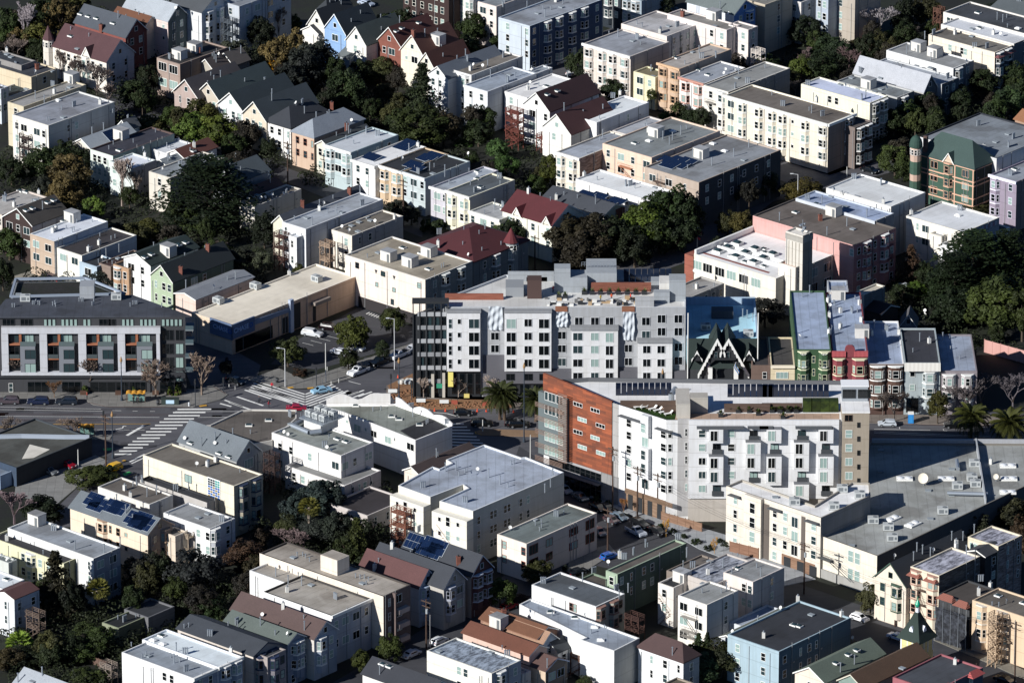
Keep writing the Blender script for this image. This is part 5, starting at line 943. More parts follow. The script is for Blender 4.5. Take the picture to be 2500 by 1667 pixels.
H('taupe apartment block with solar array on a large grey roof', (1205, 1490), (1700, 1627), (2450, 1340), 11.5, 'B7A28F', '96989A', w2='333F4A', Lw='3:.15w,.45w,.75n', Rw='2:.1,.25,.4,.55,.7,.85', ex='S1420,1440 S1520,1440 S1440,1480 S1530,1480 S1600,1450 w1825,1285 w1930,1350 b1720,1400 q1645,1400 q1815,1475 q2010,1395 q2145,1315 h2100,1430 p1600,1500 q1540,1190', cat='apartment building', name='apartment_building', top=1.3, auto=0)
H('taupe and cream round-bayed apartment house with smooth grey roof', (660, 392), (1092, 505), (1420, 370), 12, 'DCCEC2', 'A3A5AA', w2='BDB0AC', Lw='3:.12o,.4b,.62b,.88o', ex='q980,330 v1150,350 p900,310 p1180,400 h1110,370', cat='apartment building', name='apartment_building', cor=1, fh=3, auto=0)
H('pale building with broad oatmeal roof behind the round-bayed house', (1000, 215), (1415, 325), (1740, 210), 12, 'E9DDD4', 'BDB9B6', w2='D4D4D6', Rw='2:.2,.4,.6,.8', ex='v1360,290 v1510,240 h1430,240 k1350,300', cat='apartment building', auto=2)
H('low grey penthouse roof tucked between oatmeal and smooth grey roofs', (1105, 290), (1240, 330), (1335, 335), 10.5, 'D8D2CC', 'A8AAB0', ex='h1190,280')
H('narrow lemon-yellow two-storey building', (1085, 650), (1312, 692), (1420, 640), 8.4, 'F4EBB2', '857A60', Lw='2:.3w,.75', ex='v1275,630', auto=1, fh=2.9)
H('tan house with two round bays and oatmeal roof', (1308, 572), (1532, 615), (1975, 435), 12, 'D3AE8A', 'BBB2A8', w2='948C88', Lw='3:.25o,.78o', fc='C8A888', ex='s1495,520 p1575,575 h1640,470 v1725,520 v1850,510', auto=1, cor=1)
H('white twin-bayed house with red-framed windows and silver roof', (1535, 682), (1748, 747), (2115, 605), 10.6, 'F3F0EC', 'A6AAB0', w2='46484C', Lw='2:.25b,.75b', fc='B88A7C', ex='s1700,630 d1935,645 d1925,680 d2015,650', cor=1, auto=1)
H('off-white house with mid-grey roof and iron fire escape', (1748, 757), (1962, 822), (2500, 605), 11, 'E8E2D6', '9C9B96', w2='7A7E84', Lw='3:.3,.75b', ex='h2040,700 v2025,790 q2055,660 p2290,610 v2135,740', auto=0)
H('pinkish-white block with deep light wells and rear porch', (1430, 120), (1948, 270), (2060, 222), 13, 'EADCD6', '9A958E', w2='CFC4C2', Lw='3:.75,.92', ex='k1865,180 h1840,240 c1555,150 b1835,170', cat='apartment building', auto=0)
H('slim pinkish-white wing with paired sash windows beside the porch', (1950, 225), (2140, 268), (2225, 235), 13, 'EEE2DC', '8E8A84', w2='B8B0B0', Lw='3:.35,.75', Rw='2:.5', auto=0)
H('light blue-white gabled house with bright blue end wall', (1563, 25), (2015, 128), (2235, 65), 13, 'DDE9F8', '6C7472', w2='3F87D8', roof='gA', rise=2.6, Rw='3:.3,.7b', ex='d1965,150 q1890,90')
H('beige house at the top edge behind the blue-ended gable', (2060, -30), (2290, 45), (2520, -50), 13, 'C6B89E', '8C8880', Rw='3:.5', ex='v2140,0')
H('ink-dark street house left of the pale blue facades at top', (865, -75), (1005, -25), (1240, -110), 9, '1C2A38', '3A3E44', Lw='2:.3b,.75')
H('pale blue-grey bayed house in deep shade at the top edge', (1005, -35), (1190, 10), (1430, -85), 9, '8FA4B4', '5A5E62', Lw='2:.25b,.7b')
tile(0, 3)
cb = H('long cream corner apartment house with white bay windows', (-296, 835), (590, 1108), (822, 1008), 12.3, 'ECE0C8', '7A7168', w2='8E8078', Lw='3:.06w,.17b,.33b,.46b,.56b,.66s,.78b,.95o', Rw='3:.75b', ex='v187,945 q443,1010 v540,1035 k485,905 p90,850', cat='apartment building', name='apartment_building', fc='EEF0EC', cor=3, auto=1, cop='ECE4CE')
H('dark taupe lower wing with paired bays beside the cream corner house', (700, 1095), (830, 1140), (1005, 1085), 10.4, '7A6A64', '5E5854', w2='3E3634', Rw='3:.3b,.75b', auto=0)
H('pale yellow building with lilac-white roof and flat pipes', (333, 755), (962, 920), (1148, 862), 10.2, 'EEEBD0', 'BCC4DA', w2='8A9084', Lw='2:.42,.52', Rw='3:.3o,.75b', ex='v410,765 h700,760 d745,785 v890,890 h860,795 h1005,825 q925,880', cat='apartment building', auto=0)
H('grey flat-roofed house behind the lilac-white roof', (690, 712), (1205, 872), (1360, 812), 8.8, 'B8BABA', '888D8E', w2='5E6A74', Rw='2:.4b', ex='h800,700 b950,780 h1060,800', auto=1)
H('pale shingled house with long gable ridge and side gablet', (788, 655), (1440, 812), (1570, 770), 8, 'B8B8B4', 'B4B5B8', w2='5A6670', roof='gA', rise=3.4, Rw='1:.5', ex='v875,650 h1060,700', auto=1)
H('low whitish roof of planks and patches behind the shingle gable', (985, 565), (1602, 752), (1745, 690), 8.6, 'C4C8CC', 'B4B8BE', w2='4C5C6C', Rw='2:.3,.7', ex='p1210,590 h1375,595 h1500,610 p1550,670 v1655,700', auto=1)
H('white and grey terrace with cubic penthouses and thin flues', (1100, 452), (1705, 612), (1900, 542), 9.2, 'ECEEEE', '9C9C9A', w2='7A8490', Rw='2:.25b,.7', ex='b1395,450 b1540,500 q1290,480 q1320,450 q1505,540 q1440,440 d1820,570', cat='apartment building', auto=0)
H('cream building with brown flat roof and maroon tile awning', (1470, 315), (2075, 470), (2240, 405), 10.8, 'F0E3CB', '7D776E', w2='3C4A5C', Lw='2:.33,.51,.56', Rw='3:.25b,.7b', ex='v1530,310 v1895,430 v2005,430 h1870,330 k1720,310 q1450,350', cat='apartment building', auto=0)
H('white roof terrace house with railed deck on its roof', (1600, 215), (2245, 392), (2480, 300), 10.6, 'E8E6E2', 'C4C8CE', w2='5A6A7C', Rw='3:.5b', ex='d2125,330 k2060,310 s2290,285', auto=2)
H('dark-roofed white house at the top right with rear balcony', (1612, 110), (2440, 330), (2700, 240), 11, 'ECE6DC', '46494E', Lw='2:.06,.1', ex='s1925,120 q2095,180 q2145,200 p2180,160', auto=2)
H('grey slate roofed house in the far top right corner', (2040, 75), (2500, 200), (2800, 100), 10, 'D8D2C8', '5A6062', roof='gA', rise=2, ex='v2290,15')
H('pale green stair shed on the roofs at the top', (0, 30), (135, 78), (190, 42), 10, 'B6C8BC', 'B8C4CC', w2='7E9488', Lw='3:.75', auto=0)
H('white block at the top edge with small porch', (190, -40), (350, 25), (480, -30), 11, 'DCD8D6', '8A8A8C', Rw='2:.5', Lw='2:.7')
H('light grey-blue bayed back wall at the top edge', (485, -40), (592, -10), (720, -60), 12, 'A8B8CC', '7A7E84', Lw='3:.3,.7', auto=0)
H('grey apartment wall with rust-brown timber stair tower', (665, -40), (830, 0), (1050, -90), 12, 'B4A898', '74706A', Lw='3:.2', auto=0)
H('large flat grey-roofed building with black scalloped parapet', (1420, 1215), (2090, 1412), (2620, 1190), 13, 'D4D6D8', '8B9094', w2='E6E9EC', ex='v1930,1120 v2195,1310 k1975,1330 h2190,1200 h2080,1270 v2240,1235', cop='2A2E36', cat='apartment building', name='apartment_building', auto=0)
gq = H('dark green Queen Anne house with cream trim and green slate roof', (1395, 1355), (1892, 1502), (2090, 1425), 12, '2F5A48', '3C4F4A', w2='26352F', roof='hip', rise=5, Lw='3:.3w,.55b,.85w', fc='CFA68E', ex='', cat='house', auto=0)
H('brown tiled roof sliver at the right edge', (2240, 1065), (2420, 1105), (2560, 1040), 11, 'B08868', '9A6A4A', roof='gA', rise=1.5)
tile(1, 3)
H('lilac Victorian with white tracery and stepped cornice', (2030, 60), (2268, 125), (2600, 0), 12.3, '94869E', '9EA2A8', w2='8A7A78', Lw='3:.2b,.78', fc='E6E4F0', cor=1, fh=3.3)
H('white and grey low roof beside the Queen Anne', (2040, 10), (2180, 30), (2420, -60), 10, 'E4E4E4', '8B9096', auto=1)
H('pink apartment block with brown roof and rusty fire escapes', (-100, 432), (820, 690), (1192, 532), 13, 'DE9C94', '756B63', w2='B06E72', Lw='1:.98', Rw='4:.12,.3b,.5,.72b,.9', ex='q157,470 s300,400 c520,470 q757,520 h810,550 q580,600 b640,420', cat='apartment building', name='apartment_building', auto=0, cop='5E5854')
H('blue-lilac roofed block between the brown and the white roofs', (318, 262), (1005, 475), (1172, 402), 13.4, 'C4CEDC', 'A9B6CE', w2='5A7088', ex='v405,285 s485,325 q535,320 h745,350 h620,260 p965,380 q935,440 p1020,360 d640,215', cat='apartment building', auto=0)
H('wide white-roofed block with sunken light wells', (505, 205), (1150, 345), (1342, 185), 12.6, 'E9E8E4', 'CCCFD0', w2='B8BCC0', ex='v820,100 v1060,150 h840,260 k1080,320 p715,240', cat='apartment building', name='apartment_building', auto=0, cop='E4E4E2')
wg = H('cream white-roofed block with graffiti on its side wall', (1255, 438), (1800, 575), (2040, 420), 11.2, 'F0EBDC', 'D0D3D6', w2='9AA4AE', Lw='2:.2n,.34w', ex='v1760,380 k1330,420 h1230,350', cat='apartment building', name='apartment_building', auto=1)
H('cream square turret-like wing with small flat roof', (1510, 575), (1600, 610), (1645, 590), 9.5, 'EEE8DA', 'B4B4B4', auto=0)
H('white house with angled corner and charcoal roof by the big trees', (1575, 680), (1752, 722), (2255, 540), 8, 'E8ECF0', '464B50', Lw='2:.25', ex='k1700,640 k1850,590 k1790,610 p1800,670', auto=0)
H('cream windowless box behind the blue flat roofs', (890, 1080), (912, 1130), (1090, 1048), 8, 'DDD6C4', 'C4BEB0', w2='7C8284', auto=0)
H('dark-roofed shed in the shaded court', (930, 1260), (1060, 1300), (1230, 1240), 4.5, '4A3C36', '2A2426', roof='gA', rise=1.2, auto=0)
H('grey gabled cottage in the shade right of the blue roofs', (1250, 1330), (1370, 1400), (1500, 1330), 6, '8A9098', '5C5A5A', roof='gB', rise=2.4, az=AZ+.6, ex='d1452,1300 d1450,1330', auto=0)
tile(2, 0)
H('low dark-fasciaed shop building with pale cut-out roof on the corner', (-420, 1020), (145, 1172), (812, 900), 4.4, '2E4662', '55554F', w2='262C34', auto=0, cop='3A4046')  # wall and roof colours darkened to hold the shade cast from off-frame
q = BH[-1]; P = [un(x, y, 4.1)-q.location for x, y in ((195, 1095), (265, 965), (445, 1010), (300, 1085))]; c_, s_ = math.cos(-AZ), math.sin(-AZ)
MB().add([(v.x*c_-v.y*s_, v.x*s_+v.y*c_, 4.12) for v in P][::-1], ((0, 1, 2, 3),)).obj('pale_roof_patch', mat('roof', 'D0CCC2'), q)  # sunlit part of the shaded roof, painted as a paler quad
P = [un(x, y, 4.4)-q.location for x, y in ((-100, 905), (190, 897), (575, 905), (795, 905))]
for e0, e1 in zip(P, P[1:]):
    w_ = MB(); E0, E1 = (e0.x*c_-e0.y*s_, e0.x*s_+e0.y*c_), (e1.x*c_-e1.y*s_, e1.x*s_+e1.y*c_); w_.add([(*E0, 4.0), (*E1, 4.0), (*E1, 5.0), (*E0, 5.0)], ((0, 1, 2, 3),)); w_.tube((*E0, 5), (*E1, 5), .1, n=4); w_.obj('pale_fascia', mat('flat', '9CA6B4'), q)
H('pale blue low building at the left edge under the corner shop', (-260, 1170), (0, 1245), (140, 1190), 3.2, 'A8C4E4', '8E9AA8', Lw='1:.8w', auto=1)
H('grey-shingled gabled building beside the crosswalk corner', (1605, 925), (2105, 1105), (2330, 1020), 8.6, 'A8ACAE', '6E7478', roof='gA', rise=3.4, Rw='1:.5g', ex='s1700,960 d1645,940 q1915,935 d1912,985 s1955,1050 s2040,1080 q1795,985 p2015,960')
HP('wide brown gravel roof on the corner lot behind the grey gable', [(1780, 800), (1870, 790), (2150, 660), (2240, 650), (2640, 655), (2640, 730), (2420, 930), (2260, 960)], 8.5, 'D8D4CC', '6B635B', ex='s2215,800 s2390,755 p2230,870 v2580,720', rk='roof')
H('beige three-storey house with brown roof and stained-glass lattice window', (1290, 1052), (2082, 1337), (2370, 1240), 11.5, 'F0E5C8', '7B7368', w2='B9AE94', Lw='3:.5w', Rw='3:.3b,.75b', fc='26324A', ex='k1848,1160 k1920,1120 v1858,1160 d1752,1165 q1215,1330 p2137,1215', cat='apartment building', name='apartment_building', auto=0)
H('black-roofed low house with raised black parapet', (1235, 1280), (1842, 1482), (1905, 1440), 8.4, 'B8B4B0', '33353A', ex='d1485,1255 v1565,1370 q1680,1380 v1265,1300', auto=1, cop='2A2C30')
H('brown flat-roofed house with white side wall in front of the black roof', (872, 1340), (1330, 1500), (1560, 1420), 9, 'E2DED6', '6E665E', ex='p1185,1335 q1310,1430 q1395,1410 k1160,1440 p1110,1370', auto=1)
tile(3, 0)
H('white house with grey roof and angled rear bay near the left trees', (1480, 40), (1870, 195), (2105, 105), 9.4, 'EDF0F2', '9E9E9C', w2='C4CAD4', Lw='2:.75,.95', Rw='2:.2b,.7', ex='p1500,80 h1765,100 h1850,65 v1975,130', auto=0)
H('beige rear wing with balconies and timber stair', (1445, 220), (1560, 262), (1660, 215), 7.6, 'E0CDB4', '7A746C', Lw='2:.3', auto=0)
H('peach house with solar panels along a grey gable roof', (635, -5), (1315, 243), (1545, 155), 8.8, 'F2DABB', '6C7276', w2='A08A7C', roof='gA', rise=2.4, Lw='2:.42b,.52n,.62,.72s', Rw='2:.3,.7b', ex='S1200,105 S1290,150 S1270,110 S1235,140 S840,-60 S870,-20 S1010,0 S1060,10 p1160,10 q1120,60', fc='B89C84')
H('yellow-green house with black flat roof and shallow bay', (-150, 292), (568, 503), (728, 428), 9, 'E4E0AC', '2E2D31', w2='6F7454', Lw='2:.45,.56b,.68,.8', ex='k60,300 h485,360 h440,325 p385,305 p385,420 p600,385', auto=0)
H('white house with grey felt roof and rooftop stair hut', (60, 190), (832, 460), (1078, 362), 10.4, 'E9EBEA', 'A2A6AA', w2='8E96A4', Lw='2:.95n', Rw='3:.25w,.72w', ex='b330,150 q670,380 q928,410 v480,210 q1070,350 h620,310', auto=0)
H('white house with red-brown front roof at the left edge', (5, 745), (127, 828), (348, 735), 8.6, 'DDE4EA', '5C3E3C', w2='B4C0CE', roof='gB', rise=.9, Lw='2:.55n', Rw='2:.2,.75', oh=.1, auto=0)
H('white-roofed house directly behind the red-brown front roof', (-260, 630), (22, 728), (245, 655), 8.9, 'E6EAEE', 'D0D6DE', ex='s60,650', auto=0)
H('small grey-green roofed house at the left edge', (-160, 430), (75, 500), (135, 475), 8.8, 'C8CEC8', '7A807C', ex='p90,490')
H('olive garden shed with black roof', (900, 1030), (1055, 1080), (1308, 975), 4.2, '8A9470', '1E2022', w2='5E664C', ex='v1110,1020 p1050,1000 p1210,990', auto=0)
H('low grey workshop behind the olive shed', (1170, 880), (1320, 985), (1555, 885), 4.4, '6A6C72', '34363A', auto=0)
H('white two-unit house with ribbed grey roof at the bottom', (1065, 1300), (1720, 1525), (1938, 1430), 11, 'EEF0F2', '9AA0A6', w2='8A9AB4', Lw='2:.6,.7', Rw='2:.3,.7', ex='h1320,1330 p1170,1240 p1265,1345 p1300,1320 q1550,1390 p1600,1380 v1660,1460 p1520,1340', cor=2, auto=0, cat='house')
H('white house with the brightest roof at the bottom, bracketed cornice', (1262, 1180), (1942, 1425), (2172, 1335), 11.2, 'E8ECF0', 'CDD6E0', w2='8A9AB4', Rw='3:.3b,.75b', ex='s1440,1150 w1365,1190 w1450,1225 k2055,1300 q1570,1290 v1650,1310', cor=2, auto=0, cop='E8ECF0')
H('charcoal-roofed house next to the brightest roof', (1590, 1075), (2255, 1322), (2520, 1225), 10.2, 'D8CCC0', '3E4248', w2='8E8C90', roof='gA', rise=1.6, Rw='3:.25b,.7b', fc='2E3A52', ex='p1640,1080 p1680,1070 v1870,1150', auto=1)
H('grey-green shingled gable roof with one grey flue', (2000, 1015), (2560, 1215), (2720, 1150), 9.4, '8A96A8', '5E6660', w2='7C8CA8', roof='gA', rise=1.5, Rw='3:.3,.7b', ex='v2110,1040 q2115,1090 d2560,1160', auto=1)
H('pale grey multi-gabled roof at the bottom left edge', (60, 1610), (640, 1790), (900, 1690), 8, 'D8D4CC', 'A8ACB0', roof='gA', rise=2.6, ex='q160,1560 h290,1560', auto=1)
tile(3, 1)
H('small bright white rear block left of the oatmeal roofs', (0, 547), (560, 775), (720, 700), 10.6, 'F1F2F2', 'B4ACA0', auto=0, ex='d200,560 q195,620')
H('white Italianate with oatmeal roof and bracketed cornice', (95, 748), (690, 968), (1035, 812), 11, 'F0F1F2', 'B3AA9D', w2='A9B4C4', Rw='2:.12,.35w,.62w,.88', ex='k295,760 q305,690 q425,700 v725,820 h510,700 p395,620', cor=2, fh=4.1, top=1.5, auto=0, cop='3A3836')
H('oatmeal-roofed tan apartment house with corner balconies and stair hut', (70, 402), (1152, 797), (1392, 690), 12.2, 'EBDCC8', 'B5AA9C', w2='6E5A56', Rw='4:.22n,.55w', ex='h350,455 p385,440 p435,440 p460,455 p495,485 h965,685 p905,630 p945,640 p985,640 p1020,660 p1000,695', cat='apartment building', name='apartment_building', auto=0, cop='4A4440')
H('brown-roofed house with white bayed Victorian front', (-150, 885), (535, 1170), (735, 1080), 9.2, 'D2CCC4', '5A4844', w2='93A4BC', roof='gA', rise=2.6, Rw='2:.3b,.75', ex='q450,1100 k260,900 d75,990', auto=1)
H('slate blue-grey Victorian with dark parapet and tall stair', (-60, 1030), (310, 1210), (490, 1140), 9.3, '7C8EA4', '4C524E', w2='7A8CA6', Rw='2:.4b,.8', ex='q190,1180 d300,1160', auto=1)
H('grey-brown bayed flats with navy window frames at bottom', (-250, 1180), (120, 1340), (265, 1260), 10, 'A49894', '4A4C50', w2='8A8690', Lw='3:.3b,.8b', Rw='3:.35b,.8', fc='223050', auto=0)
H('red-brown roofed Victorian with sunburst pale blue front', (985, 510), (1468, 712), (1615, 640), 9, 'B8BCC4', '5E3E3C', w2='8FA6C0', roof='gA', rise=3, Rw='2:.35b,.8', fc='A9BAD0', ex='p1110,490 k1075,555', auto=0)
H('charcoal-gabled Victorian with cream-grey bayed front', (1112, 460), (1690, 720), (1880, 635), 9.4, 'B8B4AC', '3B3E44', w2='8C8E94', roof='gA', rise=3.3, Rw='2:.3b,.75w', fc='B4B8C4', ex='k1230,360', auto=1)
H('charcoal-gabled Victorian with solar panels and ox-blood front', (1345, 375), (1935, 608), (2120, 525), 9.6, 'A89C94', '3A3D43', w2='4A2228', roof='gA', rise=3.4, Rw='2:.3b,.75b', fc='B0B8C8', ex='S1540,370 S1600,390 S1580,340 S1640,360 S1430,310 c1820,500 v1470,220', auto=0)
H('white cottage with charcoal roof and twin skylights at the bottom edge', (965, 1478), (1560, 1690), (1760, 1600), 7, 'EDECE8', '34363C', roof='gA', rise=2.4, ex='s1145,1405 s1205,1425 q1120,1490 q1600,1480', auto=0)
H('off-white house with streaked blue-grey roof at the street', (1560, 1268), (2117, 1482), (2400, 1370), 8.6, 'ECEADF', 'A3ACB6', w2='9AA8BC', Lw='2:.5,.6', Rw='2:.3b,.8', ex='h1650,1290 p1940,1280 h2110,1300 v2255,1330', rk='mottle', auto=0, w2k='wall')
H('long tile-brown roofed house behind the off-white one', (1868, 1110), (2450, 1320), (2620, 1250), 8, 'E2B8A4', '6E4434', roof='gA', rise=1.4, ex='p2210,1270', auto=0)
H('upper tile-brown roof with brown dormer boxes', (2030, 985), (2520, 1165), (2700, 1085), 8.4, '9A6A50', '77503A', roof='gA', rise=1.4, ex='c2225,970 b2180,1060', auto=0)
tile(3, 2)
H('cream house with slate-green roof and red-framed windows on the corner', (-85, 237), (165, 330), (770, 45), 8.4, 'F3E6D6', '737B78', w2='D2C2BC', Lw='2:.25,.9', Rw='2:.1g,.32w,.62n,.68w,.9g', fc='8E4A40', ex='h240,120 p245,165 p298,150 p283,215 p300,185 v430,85 p497,70 d20,215', cat='apartment building', auto=0)
H('white house with flat slate roof and three pairs of flues', (215, 690), (785, 888), (1125, 800), 9.2, 'ECEEF0', '5D6266', w2='B0B0A0', Lw='1:.62,.67', Rw='2:.15b,.6b,.85', ex='v315,680 q665,665 v965,745 q1070,760 q990,820 h575,725', fc='8A6A60', auto=0)
H('green house with lower brown roof extension toward the street', (640, 640), (862, 720), (980, 660), 6.4, '7E9A7E', '6A625A', ex='v765,590', auto=0)
H('sage-green three-storey house with brown roof and curved corner', (865, 568), (975, 600), (1660, 345), 9.6, '9DB898', '6C645C', w2='4E6A5C', Rw='2:.06,.2n,.38,.5', Lw='1:.5', ex='k995,440 v1035,465 v1118,420 v1225,350 p1243,355 v1515,290 d893,520 q1593,440', auto=0)
H('low brown roof squeezed behind the streaked black roof', (1420, 560), (1580, 620), (1870, 470), 7.5, '8A7C70', '6E665E', ex='q1560,560 q1590,450', auto=0)
H('house with heavily streaked black roof', (1555, 590), (1850, 690), (2130, 470), 10.5, 'C2B8B0', 'A8AAB0', rk='mottle', ex='v1645,540 h1800,490 k1780,600 q1915,540 p2045,450', auto=0, w2='C8C2BC')
H('black-roofed white cottage with timber back stair', (1350, 668), (1475, 720), (1640, 625), 9, 'ECE4DA', '24252A', Lw='2:.4', ex='b1550,660', auto=0)
H('cube-like white house with fire escape and smooth grey roof', (1520, 783), (1772, 872), (2045, 740), 12, 'EFEAE0', '9C9C98', w2='B9BDC2', Lw='3:.2w,.72w', Rw='2:.6', ex='h1740,690 p1730,765 q1945,750 p1900,765', cat='house', auto=0, top=1.2)
H('taller white house with grey roof and two green skylights', (1875, 600), (2182, 668), (2480, 545), 12, 'E6D9D0', '9A9A98', w2='A6AAB0', Lw='2:.7,.9', Rw='2:.6', ex='s2040,550 p2215,540 q2250,620 p1995,590', cat='house', auto=0)
lw = HP('long white house with pale blue-grey roof and skylight boxes', [(102, 865), (200, 815), (1172, 1165), (946, 1280), (645, 1180), (692, 1160)], 9.2, 'EEF0F0', 'A8B0BA', w2='B6B8B4', ex='d195,960 s380,940 s595,990 w770,1075 w825,1190 p860,1085 p740,1125 d690,990 p395,970', faces2=(2, 3))
H('house with rough sandy-brown shingle roof', (-130, 1010), (300, 1228), (430, 1160), 7.4, 'A4B8D0', 'A4826A', roof='gA', rise=2, Rw='2:.5', ex='q295,1030', auto=0, w2='93A8C4')
H('little white cottage with charcoal gable and timber balcony', (358, 1215), (445, 1288), (628, 1205), 5.6, 'E6E8EA', '3A3E42', roof='gB', rise=1.6, Rw='1:.3,.7', auto=0)
H('tan cottage with brown gable roof and blue-framed windows', (110, 1370), (335, 1455), (525, 1365), 5.8, 'D9BC9C', '5E4640', w2='6A625E', roof='gA', rise=1.6, Rw='1:.3w,.7w', ex='d135,1340 q350,1430', auto=0, fc='9AA8C0')
H('boxy grey shed at the bottom with a dark door', (-20, 1420), (130, 1490), (205, 1455), 5.5, 'C8C8C8', '8E9296', auto=0)
H('white house with brown hipped shingle roof', (1192, 1225), (1562, 1378), (1700, 1310), 8, 'EDF1F6', '4E3A38', w2='8E98A8', roof='hip', rise=2.8, Lw='2:.3n,.6,.9n', Rw='2:.5', ex='q1465,1330', auto=0)
H('low olive-roofed house between the cube house and the charcoal roof', (1900, 1150), (2010, 1190), (2560, 960), 6.2, 'D0D6DC', '66695C', roof='gB', rise=.8, ex='q2225,1050 d2000,1140', auto=0)
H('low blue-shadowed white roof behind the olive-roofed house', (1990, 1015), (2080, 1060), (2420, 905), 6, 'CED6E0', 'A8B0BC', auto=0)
H('brown roof edge at the bottom centre', (1380, 1570), (1560, 1620), (1700, 1580), 5.5, '9A8C7A', '6C6252', auto=0)
tile(3, 3)
H('large charcoal flat-roofed building with long blue side wall', (-300, 1130), (152, 1288), (795, 985), 10, '9ABBCC', '34363B', w2='42667E', Rw='3:.08,.3n,.42,.52n', Lw='3:.2,.7', ex='s285,1055 s330,1065 h440,965 k710,975 k320,840 k15,1165 d168,930', cat='apartment building', name='apartment_building', auto=0, top=1.4)
H('cream gabled house with charcoal roof beside the supermarket', (1030, 602), (1285, 705), (1860, 400), 9.4, 'EBDAC2', '33363B', roof='gB', rise=4, Lw='2:.25,.7b', fc='3E5648', ex='q1380,400 q1430,420 q1350,480 d1180,460 q1690,300 q1790,300', auto=0)
H('cream four-storey house with red-tiled bays and mottled pale roof', (1300, 540), (1578, 612), (1925, 432), 13, 'E9DABC', 'BAB8C0', w2='6E6864', w2k='dirty', Lw='4:.2b,.78b', rk='mottle', fc='B08C7C', ex='d1525,410 k1730,370 q1820,420 q1500,440', cat='apartment building', name='apartment_building', auto=0, top=1.4)
H('tall weathered house at the right edge with mottled roof', (1812, 275), (2105, 352), (2315, 250), 13, 'E8D8B4', 'B2B0B8', w2='B09A94', w2k='dirty', Lw='3:.2w', Rw='3:.4n,.85n', rk='mottle', ex='k1730,340 q1890,235', cat='apartment building', name='apartment_building', auto=0)
H('dark charcoal hooded house wedged before the weathered one', (1850, 385), (1990, 440), (2110, 360), 12, '35373B', '3C3E42', roof='gB', rise=.8, Rw='2:.5', auto=0)
H('narrow grey house wrapped in black scaffold netting', (1590, 765), (1850, 862), (1990, 700), 10, '3A3D42', '4E4742', w2='2E3034', ex='k1930,770 k2035,720 v1950,660', auto=0)
og = H('apricot apartment building with orange bays and scaffold', (1852, 838), (2520, 1040), (2760, 930), 11, 'E2C094', '726A60', w2='A8845C', Lw='3:.13b,.42b', ex='s2105,795 d2175,860 k1930,770 p2050,880 p2110,885 s2330,860', fc='D8D0C4', cat='apartment building', name='apartment_building', auto=0, fh=3.8, top=1.6)
H('green-grey shingled house with dark skylights near the spire', (325, 1455), (560, 1560), (1045, 1290), 6.4, 'EED8C4', '6A7466', roof='gB', rise=2.2, Lw='1:.5', ex='s655,1395 s765,1320 s840,1280 d810,1195 q700,1470 q825,1400', auto=0)
H('house under re-roofing with brown felt and debris', (695, 1530), (905, 1610), (1480, 1330), 6.6, '7E9A90', '5F4938', roof='gB', rise=2, auto=0, fc='C8C4B4')
H('charcoal flat-roofed block with red tile awnings at the bottom', (1150, 1520), (1540, 1640), (1885, 1400), 8.4, 'A8505C', '4A4C51', w2='4A5A70', Rw='2:.3b,.75', ex='k1720,1400 h1250,1440', auto=0)
# ================= plants =================
def leafm(m, c, s, n=None):
    n = n or Vector((U(-1, 1), U(-1, 1), U(-.6, 1))); n = (n + Vector((U(-1, 1), U(-1, 1), U(-1, 1)))*.9).normalized(); u = n.orthogonal().normalized(); w = n.cross(u); t = rnd()*3.1; a = (u*math.cos(t)+w*math.sin(t))*s; b = n.cross(a)*.6
    m.quad(c-a, c+b, c+a, c-b)
def crown_round(seed, clumps=56, per=105, s=.06):
    random.seed(seed); m = MB()
    for _ in range(clumps):
        t = U(0, 6.283); z = U(-.75, 1); r = math.sqrt(max(0, 1-z*z)); R = U(.45, .9); c = Vector((r*math.cos(t), r*math.sin(t), z))*R; cr = U(.13, .32)
        for _ in range(per):
            d = Vector((random.gauss(0, 1), random.gauss(0, 1), random.gauss(0, 1))).normalized()
            if d.z < -.3 and rnd() < .6: d.z = -d.z
            leafm(m, c+d*cr*U(.75, 1.05), s*U(.7, 1.3), d+c*.5)
    return m
def crown_conifer(seed, spread=1.0, layers=20):
    random.seed(seed); m = MB()
    for k in range(layers):
        z = -1+2*k/layers; R = (1-(z+1)/2)**.8*spread*U(.85, 1.1)+.05
        for b in range(9):
            t = U(0, 6.283); d = Vector((math.cos(t), math.sin(t), 0)); L = R*U(.65, 1.1)
            for j in range(26):
                q = (j+1)/26; c = d*L*q+Vector((0, 0, z+.08-.14*q*L+U(-.03, .03))); w = .12*(1-q*.6)
                leafm(m, c+Vector((U(-w, w), U(-w, w), U(-.02, .03))), .055, Vector((0, 0, 1))+d*.4)
    return m
def crown_cypress(seed):
    random.seed(seed); m = MB()
    for k in range(210):
        z = -1+2*(k/210)**.9; R = (1-(z+1)/2)**.8*U(.4, 1.0)*(1 if z > -.6 else .75)+.03; t = U(0, 6.283); c = Vector((math.cos(t)*R, math.sin(t)*R, z)); cr = U(.1, .2)
        for _ in range(44):
            d = Vector((random.gauss(0, 1), random.gauss(0, 1), random.gauss(0, .3))); d.normalize(); leafm(m, c+Vector((d.x*cr*1.5, d.y*cr*1.5, d.z*cr*.35)), .036*U(.7, 1.3), Vector((0, 0, 1))+c*.5)
    return m
